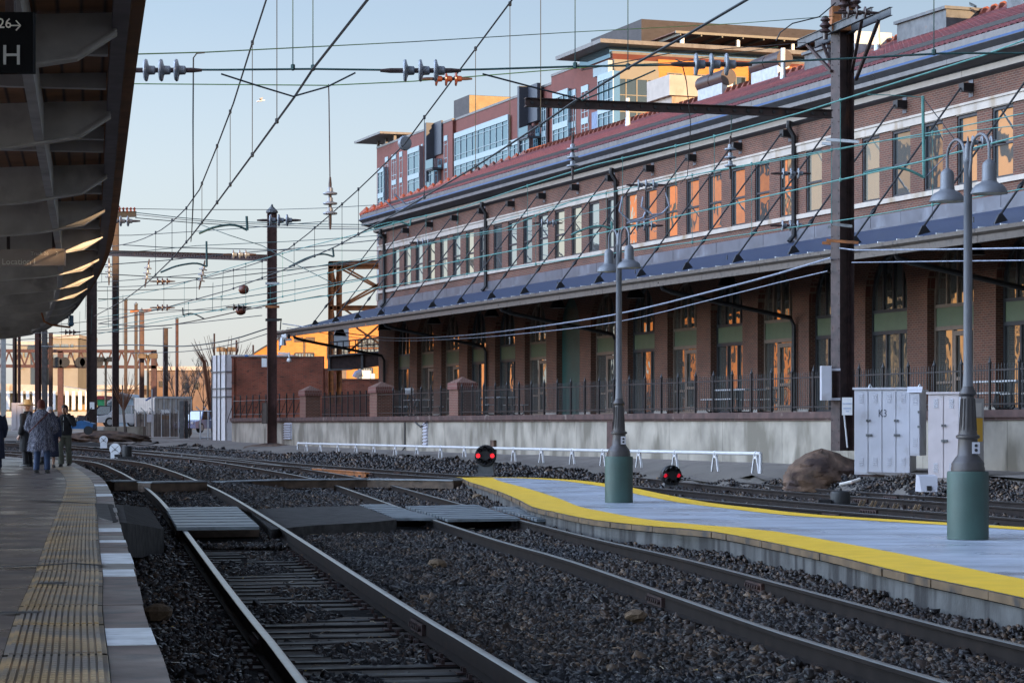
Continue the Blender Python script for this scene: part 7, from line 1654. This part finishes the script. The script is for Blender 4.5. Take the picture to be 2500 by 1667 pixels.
b = MB(); b.prism([P(-.06, -.08, zt - .02), P(wd + .06, -.08, zt - .02), P(wd + .06, .0, zt + .12), P(-.06, .0, zt + .12)], -n_ * .03); b.build('hood', M['cab'], t)
t, P, wd, zt, f_, n_ = cabinet('pinkish white two door cabinet with yellow warning sign partly behind the lamp post', 2266, 2342, 962, 1174, 54.5, R(-22), .95, 2, M['cab_pink'])
# right side panel with signs
sp0, sp1 = U(2345, 0, 54.2), U(2402, 0, 55.6); sn = Vector(((sp1 - sp0).y, -(sp1 - sp0).x, 0)).normalized(); sn = sn if sn.y < 0 else -sn; sdv = (sp1 - sp0); sdv.z = 0; sdn = sdv.normalized(); L_ = sdv.length
b = MB(); zt2 = (HY - 968) * 54.6 / F; zb2 = (HY - 1180) * 54.6 / F; b.prism([Vector((*sp0.xy, zb2)), Vector((*sp1.xy, zb2)), Vector((*sp1.xy, zt2 - .04)), Vector((*sp0.xy, zt2))], -sn * .5); sdp = b.build('side_panel', M['cab'], t)
def splate(u0, u1, y0, y1, m, nm, out=.012): 
    b = MB(); z0, z1 = (HY - y1) * 54.8 / F, (HY - y0) * 54.8 / F; b.prism([Vector((*(sp0 + sdv * u0).xy, z0)), Vector((*(sp0 + sdv * u1).xy, z0)), Vector((*(sp0 + sdv * u1).xy, z1)), Vector((*(sp0 + sdv * u0).xy, z1))], sn * out); return b.build(nm, m, t)
M['sign_yellow'] = mat('yellow sign', (.80, .45, .01), .5, 0, .03, 4); M['red_ink'] = mat('red lettering', (.5, .03, .04), .5)
w1 = splate(.10, .88, 983, 1017, M['white'], 'warning_sign'); w2 = splate(.06, .93, 1020, 1078, M['sign_yellow'], 'crossing_sign')
def stext(txt, u, py, size, m, par, xs=1): b = MB(); b.text(txt, sp0 + sdv * u + Vector((0, 0, (HY - py) * 54.8 / F)) + sn * .016, sdn, (0, 0, 1), size, depth=.006, xs=xs, align='CENTER'); b.build('lettering', m, par)
stext('DANGER', .50, 997, .115, M['red_ink'], w1); stext('NO TRESPASSING', .50, 1006, .058, M['black'], w1); stext('RAILROAD PROPERTY', .50, 1014, .052, M['black'], w1)
stext('PEDESTRIAN', .50, 1040, .098, M['black'], w2, .9); stext('CROSSING', .50, 1054, .110, M['black'], w2, .9)
sg = thing('notice_sign', 'small pale private property notice leaning on a thin post by the mast', 'sign', U(2068, 1095, 57)); d = 57
b = MB(); a_, b_ = U(2056, 1013, d), U(2081, 970, d); b.box(a_.x, b_.x, d, d + .015, a_.z, b_.z); pl_ = b.build('panel', M['white'], sg)
b = MB(); b.tube([U(2061, 1013, d + .02), U(2069, 1092, d + .1)], .02, 6); b.build('post', M['white_paint'], sg)
M['blue_ink'] = mat('blue lettering', (.03, .18, .45), .5); b = MB(); b.text('PRIVATE PROPERTY', Vector(((a_.x + b_.x) / 2, d - .006, (HY - 986) * d / F)), (1, 0, 0), (0, 0, 1), .032, depth=.004, align='CENTER', xs=.85); b.bar(U(2059, 996, d - .004), U(2078, 996, d - .004), .004, .008); b.bar(U(2059, 999, d - .004), U(2078, 999, d - .004), .004, .006); b.bar(U(2065, 1004, d - .004), U(2073, 1004, d - .004), .004, .012); b.build('lettering', M['blue_ink'], pl_)
jb = thing('junction_hood', 'pale plastic hood with a square dark opening lying before the cabinets', 'junction hood', U(2266, 1200, 51)); c = U(2266, 1200, 51); d = 51
b = MB(); q0 = [c + Vector(v) for v in ((-.17, -.15, 0), (.17, -.15, 0), (.20, .35, 0), (-.22, .35, 0))]; q1 = [c + Vector(v) for v in ((-.20, -.02, .33), (.20, -.02, .33), (.20, .35, .36), (-.20, .35, .36))]; b.add(q0 + q1, [(3, 2, 1, 0), (4, 5, 6, 7), (0, 1, 5, 4), (1, 2, 6, 5), (2, 3, 7, 6), (3, 0, 4, 7)]); b.build('hood', M['cab'], jb)
b = MB(); b.box(c.x - .05, c.x + .05, c.y - .155, c.y - .1, c.z + .03, c.z + .13); b.build('opening', M['black'], jb)
b = MB(); b.tube([U(2050, 1183, 54.5), U(2078, 1177, 54.5), U(2098, 1170, 54.8)], .045, 8); o = b.build('marker_tube', mat('white orange tube', (.7, .66, .6), .5, 0, .1, 2, dirt=((.5, .09, .03), 3, .5))); tag(o, 'discarded white and orange marker tube lying on the stones', 'tube')
# cameras and box on the capped mast
cc = thing('camera_bracket', 'cluster of white security cameras on the capped mast', 'security camera', U(690, 830, 120.4)); d = 120.4
b = MB(); b.tube([U(700, 822, d), U(688, 824, d)], .16, 10); b.build('camera_body', M['white'], cc); b = MB(); b.lathe([(.14, 0), (.13, .05)], U(704, 821, d), 10, axis=(1, -.4, 0)); b.build('camera_lens', M['black'], cc)
b = MB(); b.bar(U(680, 832, d), U(712, 828, d), .12, .12); b.prism([U(680, 836, d), U(690, 836, d), U(681, 856, d)], (0, .3, 0)); b.lathe([(.2, 0), (.12, .4)], U(690, 843, d), 10); b.build('camera_mount', M['galv'], cc)
b = MB(); b.bar(U(679, 862, d), U(707, 864, d), .1, .1); b.tube([U(706, 860, d), U(706, 872, d)], .05, 6); b.lathe([(.06, 0), (.12, -.06), (.12, -.16), (.03, -.22)], U(706, 874, d), 10); b.build('dome_camera', M['white'], cc)
b = MB(); p = U(645, 885, 120.5); b.box(p.x - .13, p.x + .13, p.y, p.y + .2, p.z - .22, p.z + .22); b.build('meter_box', M['white'], mm)
b = MB(); p = U(646, 1010, 120.4); b.box(p.x - .14, p.x + .14, p.y, p.y + .2, p.z - .50, p.z + .55); b.build('wooden_riser', M['boards'], mm)
for py, m_ in ((692, 'galv'), (749, 'rust'), (781, 'steel_black')): b = MB(); b.bar(U(648, py, 120.3), U(682, py, 120.3), .1, .12); b.build('band_bracket', M[m_], mm)
b = MB(); b.bar(U(650, 780, 120.4), U(688, 780, 120.4), .1, .1); b.tube([U(686, 781, 120.4), U(684, 806, 120.4)], .03, 5); b.build('cable_bracket', M['steel_black'], mm)
# solar box on a thin pole before the board fence, gull
t = thing('solar_box', 'grey meter box on a thin pole with a small solar panel before the board fence', 'meter box', U(365, 1062, 147)); d = 147
b = MB(); b.tube([U(371, 1066, d), U(371, 950, d)], .04, 6); b.build('pole', M['galv'], t); b = MB(); a_, b_ = U(360, 1030, d), U(372, 1011, d); b.box(a_.x, b_.x, d - .2, d, a_.z, b_.z); b.build('box', M['cab'], t); b = MB(); b.prism([U(354, 978, d - .3), U(366, 970, d + .2), U(371, 970, d + .2), U(359, 978, d - .3)], (0, 0, .03)); b.build('solar_panel', mat('solar panel', (.02, .05, .15), .15), t)
gl = thing('gull', 'tiny white gull flying in the open sky left of centre', 'gull', U(636, 246, 150)); d = 150; c = U(636, 246, d)
b = MB(); b.tube([c + Vector((-.25, 0, -.05)), c + Vector((0, 0, 0)), c + Vector((.28, 0, .02))], [.02, .07, .03], 6); b.build('body', M['white'], gl)
for s_ in (-1, 1): b = MB(); b.prism([c + Vector((-.08, 0, 0)), c + Vector((.1, 0, 0)), c + Vector((.08 - .1 * s_, .25 * s_, .16)), c + Vector((-.3 * (s_ > 0), .6 * s_, -.05 * s_))], (0, 0, .012)); b.build('wing', M['white'], gl)
wp_ = thing('stake', 'thin leaning wooden stake beside the tracks at the far left', 'stake', U(305, 1075, 134)); b = MB(); b.bar(U(308, 1078, 134), U(301, 1000, 134), .14, .12); b.bar(U(301, 1000, 134), U(299, 940, 134), .07, .07); b.build('pole', M['boards'], wp_)
b = MB(); a_, b_ = U(250, 1076, 132), U(313, 1062, 132); b.box(a_.x, b_.x, 132, 132.8, a_.z, b_.z); tag(b.build('timber_beam', M['rust_cap']), 'rusty brown beam lying behind the farther switch target', 'beam')
# ================================================================ people on the near platform
M['skin_d'] = mat('brown skin', (.30, .15, .095), .5, 0, .08, 8); M['skin_l'] = mat('fair skin', (.42, .25, .19), .5, 0, .08, 8)
M['coat_black'] = mat('black wool', (.012, .012, .016), .85, 0, .3, 20); M['navy'] = mat('navy cloth', (.012, .017, .045), .8, 0, .25, 15); M['jeans'] = mat('blue denim', (.022, .045, .11), .8, 0, .3, 14)
M['olive'] = mat('grey olive trousers', (.10, .105, .085), .8, 0, .2, 10); M['hair_d'] = mat('dark hair', (.018, .013, .012), .6, 0, .4, 40); M['hair_red'] = mat('red brown knitted cap', (.11, .022, .012), .8, 0, .35, 40)
M['straw'] = mat('straw', (.62, .42, .20), .75, 0, .15, 20); M['scarf_white'] = mat('white head scarf', (.50, .50, .56), .7, 0, .08, 10); M['beard'] = mat('grey beard', (.45, .43, .40), .8, 0, .15, 30); M['shoe'] = mat('black shoe', (.010, .010, .012), .35)
def fur_mat():
    m = bpy.data.materials.new('silver fox fur'); m.use_nodes = True; nt = m.node_tree; b = nt.nodes['Principled BSDF']; g = nt.nodes.new('ShaderNodeNewGeometry'); r = nt.nodes.new('ShaderNodeValToRGB')
    e = r.color_ramp.elements; e[0].color = (.03, .032, .055, 1); e[1].color = (.55, .56, .68, 1); q = e.new(.5); q.color = (.12, .125, .19, 1); nt.links.new(g.outputs['Random Per Island'], r.inputs[0]); nt.links.new(r.outputs[0], b.inputs['Base Color']); b.inputs['Roughness'].default_value = .8; return m
M['fur'] = fur_mat(); M['fur_base'] = mat('fur underlayer', (.06, .06, .085), .9, 0, .5, 12)
V3 = Vector
def loft(mb, rings, n=18):
    """rings: (centre, rx, ry); closed ends"""
    vs = [V3(c) + V3((rx * math.cos(2 * math.pi * k / n), ry * math.sin(2 * math.pi * k / n), 0)) for c, rx, ry in rings for k in range(n)]; m = len(rings)
    fs = [(i * n + k, i * n + (k + 1) % n, (i + 1) * n + (k + 1) % n, (i + 1) * n + k) for i in range(m - 1) for k in range(n)] + [tuple(range(n - 1, -1, -1)), tuple((m - 1) * n + k for k in range(n))]
    mb.add(vs, fs)
def fuse(o, vox, sm=4):
    r = o.modifiers.new('fuse', 'REMESH'); r.mode = 'VOXEL'; r.voxel_size = vox; r.use_smooth_shade = True
    s = o.modifiers.new('soften', 'SMOOTH'); s.factor = .5; s.iterations = sm
def hand(mb, wrist, dirv, side, curl=.5):
    """palm with five separate bent fingers; dirv runs from wrist to knuckles, side is the thumb side"""
    d = V3(dirv).normalized(); s = V3(side).normalized(); up = d.cross(s); w_ = V3(wrist)
    mb.tube([w_, w_ + d * .045, w_ + d * .085], [.022, .036, .034], 8)
    for i, (o_, L) in enumerate(((.027, .070), (.009, .080), (-.009, .074), (-.026, .058))):
        k0 = w_ + d * .082 + s * o_; k1 = k0 + d * L * .45 + up * curl * .012; k2 = k1 + d * L * .35 * (1 - curl * .5) + up * curl * .03; k3 = k2 + d * L * .2 * (1 - curl) + up * curl * .025
        mb.tube([k0, k1, k2, k3], [.011, .0105, .010, .009], 6)
    t0 = w_ + d * .03 + s * .030; mb.tube([t0, t0 + d * .032 + s * .022, t0 + d * .062 + s * .026 + up * curl * .01], [.013, .012, .010], 6)
def person(label, base, yaw, S, legs, arms, skin, lean=0, head_turn=0, tops=(), shoes='shoe', walk=False):
    """legs: ((hip, knee, ankle) x2), arms: ((shoulder, elbow, wrist) x2); local x right, y forward, z up, for a 1.70 m figure"""
    t = thing('person', label, 'person', (0, 0, 0)); b = MB()
    for hip, knee, ank in legs:
        b.tube([hip, V3(hip).lerp(V3(knee), .5), knee, V3(knee).lerp(V3(ank), .4), ank], [.085, .078, .055, .052, .036], 10); b.tube([V3(ank) + V3((0, -.05, -.03)), V3(ank) + V3((0, .06, -.045)), V3(ank) + V3((0, .15, -.06))], [.035, .036, .022], 8)
    loft(b, [((0, 0, .86), .15, .10), ((0, 0, .95), .165, .115), ((0, 0, 1.08), .14, .10), ((0, .01, 1.22), .16, .115), ((0, 0, 1.36), .17, .10), ((0, 0, 1.42), .11, .07), ((0, .005, 1.45), .055, .055), ((0, .01, 1.52), .05, .052)])
    for sh, el, wr in arms: b.tube([V3(sh) * .92 + V3((0, 0, .09)), sh, V3(sh).lerp(V3(el), .5), el, V3(el).lerp(V3(wr), .4), wr], [.05, .055, .046, .038, .036, .024], 10)
    for (sh, el, wr), sd in zip(arms, (1, -1)):
        d = (V3(wr) - V3(el)).normalized(); hand(b, wr, d, V3((0, 1, 0)) if abs(d.y) < .6 else V3((-sd, 0, .3)), .6)
    loft(b, [((0, .015, 1.475), .035, .04), ((0, .03, 1.50), .055, .065), ((0, .025, 1.54), .066, .082), ((0, .012, 1.59), .074, .094), ((0, .0, 1.64), .072, .092), ((0, -.005, 1.68), .05, .066), ((0, -.005, 1.70), .02, .03)])
    b.tube([(0, .10, 1.60), (0, .118, 1.565), (0, .10, 1.555)], [.008, .014, .008], 6)
    for sx in (-1, 1): b.tube([(sx * .072, -.005, 1.60), (sx * .082, -.012, 1.585), (sx * .074, -.002, 1.55)], [.008, .014, .007], 6)
    body = b.build('body', skin, t, local=True); fuse(body, .0075, 3)
    for sx in (-1, 1):
        e = MB(); e.lathe([(.013, 0), (.009, .006)], (sx * .030, .094, 1.597), 8, axis=(0, 1, .0)); e.build('eye', M['black'], t, local=True); e = MB(); e.bar((sx * .048, .088, 1.622), (sx * .014, .099, 1.620), .008, .006); e.build('eyebrow', M['hair_d'], t, local=True)
    e = MB(); e.tube([(-.024, .090, 1.523), (0, .100, 1.521), (.024, .090, 1.523)], [.003, .006, .003], 6); e.build('mouth', mat('lips', (.16, .05, .045), .5) if 'lips' not in M else M['lips'], t, local=True)
    for hip, knee, ank in legs:
        a = V3(ank); e = MB(); e.tube([a + V3((0, -.075, -.035)), a + V3((0, -.03, -.035)), a + V3((0, .06, -.045)), a + V3((0, .15, -.058)), a + V3((0, .18, -.062))], [.030, .044, .045, .036, .018], 10); e.box(a.x - .04, a.x + .04, a.y - .085, a.y + .17, a.z - .085, a.z - .07); e.build('shoe', M[shoes], t, sm=True, local=True)
    t.location = base; t.rotation_euler = (0, 0, yaw); t.scale = (S, S, S); return t
def trousers(t, legs, m, flare=1.0):
    b = MB(); loft(b, [((0, 0, .80), .165, .13), ((0, 0, .90), .18, .135), ((0, 0, 1.00), .165, .12)])
    for hip, knee, ank in legs: h, k, a = V3(hip), V3(knee), V3(ank); b.tube([h + V3((0, 0, .02)), h.lerp(k, .5), k, k.lerp(a, .5), a + V3((0, 0, -.01))], [.100, .098, .080, .076 * flare, .078 * flare], 12)
    o = b.build('trousers', m, t, local=True); fuse(o, .013, 3)
def coat(t, rings, arms, m, sr=1.0, cuff=True, name='coat'):
    b = MB(); loft(b, rings)
    for sh, el, wr in arms:
        sh, el, wr = V3(sh), V3(el), V3(wr); b.tube([sh * .85 + V3((0, 0, .13)), sh + V3((0, 0, .01)), sh.lerp(el, .5), el, el.lerp(wr, .5), wr.lerp(el, .06)], [.06 * sr, .082 * sr, .075 * sr, .068 * sr, .062 * sr, .052 * sr], 12)
    o = b.build(name, m, t, local=True); fuse(o, .014, 4); return o
ST = (((.09, 0, .86), (.10, .02, .47), (.10, -.02, .09)), ((-.09, 0, .86), (-.10, .02, .47), (-.10, -.02, .09)))
AH = (((.20, 0, 1.36), (.26, -.03, 1.08), (.25, .08, .84)), ((-.20, 0, 1.36), (-.26, -.03, 1.08), (-.25, .08, .84)))
def Pf(px, py): return G(px, py, ZP)
# the woman in the fur coat: seen from behind
LG = (((.10, 0, .86), (.13, .03, .47), (.14, -.01, .09)), ((-.09, 0, .86), (-.10, .0, .47), (-.11, -.04, .09)))
AF = (((.21, 0, 1.36), (.31, .02, 1.10), (.20, .17, .98)), ((-.21, 0, 1.36), (-.31, .02, 1.10), (-.20, .17, .98)))
t = person('person seen from behind in a long silver fur coat, blue jeans and red brown cap', Pf(101, 1155), R(-4), 1.03, LG, AF, M['skin_d']); trousers(t, LG, M['jeans'], .95)
rings = [((0, 0, .58), .30, .24), ((0, 0, .70), .29, .23), ((0, 0, .90), .255, .20), ((0, 0, 1.10), .225, .175), ((0, 0, 1.28), .25, .17), ((0, 0, 1.40), .22, .145), ((0, 0, 1.47), .12, .11), ((0, 0, 1.50), .09, .09)]
fc_ = coat(t, rings, AF, M['fur_base'], 1.55, name='fur_coat')
r = np.random.RandomState(4); fb = MB()
def tuft(p, nrm, L):
    dn = V3((0, 0, -1)); d = (nrm * .45 + dn + V3(r.uniform(-.25, .25, 3))).normalized(); sd = nrm.cross(dn).normalized() * .0055 if nrm.cross(dn).length > .05 else V3((.0055, 0, 0)); fb.add([p - sd, p + sd, p + d * L], [(0, 1, 2)])
for k in range(8500):
    z = r.uniform(.56, 1.49); a = r.uniform(0, 6.283); rx = pw(z, [(q[0][2], q[1]) for q in rings]); ry = pw(z, [(q[0][2], q[2]) for q in rings]); nrm = V3((math.cos(a) * ry, math.sin(a) * rx, .05)).normalized(); fl = 1 + .05 * math.sin(a * 9) * (z < 1.0)
    tuft(V3((rx * fl * math.cos(a), ry * fl * math.sin(a), z)), nrm, r.uniform(.05, .10))
for sh, el, wr in AF:
    for k in range(1500):
        f_ = r.uniform(0, 1); sh_, el_, wr_ = V3(sh), V3(el), V3(wr); p = sh_.lerp(el_, f_ * 2) if f_ < .5 else el_.lerp(wr_, (f_ - .5) * 2); a = r.uniform(0, 6.283); nrm = V3((math.cos(a), math.sin(a), r.uniform(-.4, .4))).normalized(); tuft(p + nrm * lerp(.122, .085, f_), nrm, r.uniform(.05, .09))
stuff(fb.build('fur_tufts', M['fur'], fc_, local=True))
b = MB(); loft(b, [((0, -.01, 1.53), .088, .10), ((0, -.012, 1.60), .098, .112), ((0, -.012, 1.66), .090, .105), ((0, -.01, 1.71), .06, .07), ((0, -.01, 1.735), .02, .02)]); b.build('knitted_cap', M['hair_red'], t, sm=True, local=True)
b = MB(); b.tube(smooth([(.20, -.12, 1.42), (.05, -.21, 1.25), (-.12, -.23, 1.08), (-.26, -.16, .96)], .05), .012, 6); b.build('bag_strap', M['hair_red'], t, local=True)
# the woman on the phone, walking towards us
LW = (((.09, 0, .86), (.10, .10, .48), (.09, .04, .09)), ((-.09, 0, .86), (-.10, -.02, .47), (-.09, -.16, .11)))
AW_ = (((.20, 0, 1.36), (.25, -.06, 1.09), (.21, .12, .90)), ((-.20, 0, 1.36), (-.30, .06, 1.13), (-.105, .10, 1.50)))
t = person('person walking towards us in a black jacket and grey trousers, talking on a phone', Pf(158, 1139), R(176), 1.0, LW, AW_, M['skin_d']); trousers(t, LW, M['olive'], 1.15)
coat(t, [((0, 0, .88), .20, .15), ((0, 0, .98), .205, .15), ((0, 0, 1.12), .185, .14), ((0, .01, 1.26), .205, .15), ((0, 0, 1.38), .195, .12), ((0, 0, 1.44), .10, .085), ((0, 0, 1.47), .07, .07)], AW_, M['coat_black'], 1.12, name='jacket')
b = MB(); loft(b, [((0, -.04, 1.55), .082, .07), ((0, -.025, 1.62), .092, .095), ((0, -.01, 1.67), .090, .105), ((0, .0, 1.71), .075, .09), ((0, 0, 1.735), .03, .04)]); b.build('hair', M['hair_d'], t, sm=True, local=True)
b = MB(); b.obox((-.092, .055, 1.555), (.006, 0, 0), (0, .033, .012), (0, -.02, .062)); b.build('phone', M['black'], t, local=True)
b = MB(); b.tube([(0, .152, 1.0), (0, .155, 1.2), (0, .125, 1.40)], .006, 5); b.build('zip', M['galv'], t, local=True)
# man in the straw hat, long black coat
t = person('person with a wide straw hat, grey beard and long black overcoat, seen from the side', Pf(67, 1140), R(68), 1.05, ST, AH, M['skin_l']); trousers(t, ST, M['coat_black'])
coat(t, [((0, 0, .42), .25, .20), ((0, 0, .70), .235, .19), ((0, 0, 1.0), .20, .16), ((0, .01, 1.25), .215, .155), ((0, 0, 1.38), .20, .13), ((0, 0, 1.45), .10, .09), ((0, 0, 1.48), .075, .075)], AH, M['coat_black'], 1.2)
b = MB(); b.lathe([(.10, 1.640), (.20, 1.625), (.262, 1.64), (.262, 1.65), (.20, 1.645), (.108, 1.662), (.100, 1.76), (.085, 1.785), (.04, 1.775), (.005, 1.77)], (0, 0, 0), 28); hb = b.build('straw_hat', M['straw'], t, sm=True, local=True)
b = MB(); b.lathe([(.106, 1.668), (.104, 1.695)], (0, 0, 0), 28, caps=False); b.build('hat_band', M['black'], hb, local=True)
b = MB(); loft(b, [((0, .06, 1.40), .03, .03), ((0, .07, 1.46), .055, .045), ((0, .06, 1.52), .066, .06), ((0, .05, 1.54), .06, .055)]); b.build('beard', M['beard'], t, sm=True, local=True)
# dark hooded figure, white scarf figure
t = person('person in a black hood and long black coat, half hidden behind the fur coat', Pf(96, 1134), R(150), 1.0, ST, AH, M['skin_l']); trousers(t, ST, M['coat_black'])
co = [((0, 0, .30), .26, .21), ((0, 0, .70), .24, .19), ((0, 0, 1.0), .20, .16), ((0, .01, 1.25), .21, .155), ((0, 0, 1.38), .195, .13), ((0, 0, 1.45), .10, .09), ((0, 0, 1.48), .075, .075)]
coat(t, co, AH, M['coat_black'], 1.2)
b = MB(); loft(b, [((0, -.02, 1.42), .12, .11), ((0, -.03, 1.54), .108, .105), ((0, -.025, 1.64), .100, .11), ((0, -.02, 1.71), .065, .08), ((0, -.02, 1.73), .02, .03)]); b.build('hood', M['coat_black'], t, sm=True, local=True)
t = person('person with a white head scarf and long navy skirt behind the fur coat', Pf(122, 1141), R(200), .97, ST, AH, M['skin_l']); coat(t, co, AH, M['navy'], 1.15)
b = MB(); loft(b, [((0, -.02, 1.43), .11, .10), ((0, -.025, 1.54), .102, .10), ((0, -.02, 1.64), .098, .108), ((0, -.02, 1.71), .065, .08), ((0, -.02, 1.73), .02, .03)]); b.build('head_scarf', M['scarf_white'], t, sm=True, local=True)
t = person('person in a dark coat cut off by the left edge of the picture', Pf(-12, 1148), R(30), 1.0, ST, AH, M['skin_l']); trousers(t, ST, M['navy']); coat(t, co, AH, M['navy'], 1.2)
b = MB(); loft(b, [((0, -.03, 1.55), .082, .08), ((0, -.02, 1.64), .090, .10), ((0, 0, 1.71), .07, .085), ((0, 0, 1.73), .03, .04)]); b.build('hair', M['hair_d'], t, sm=True, local=True)
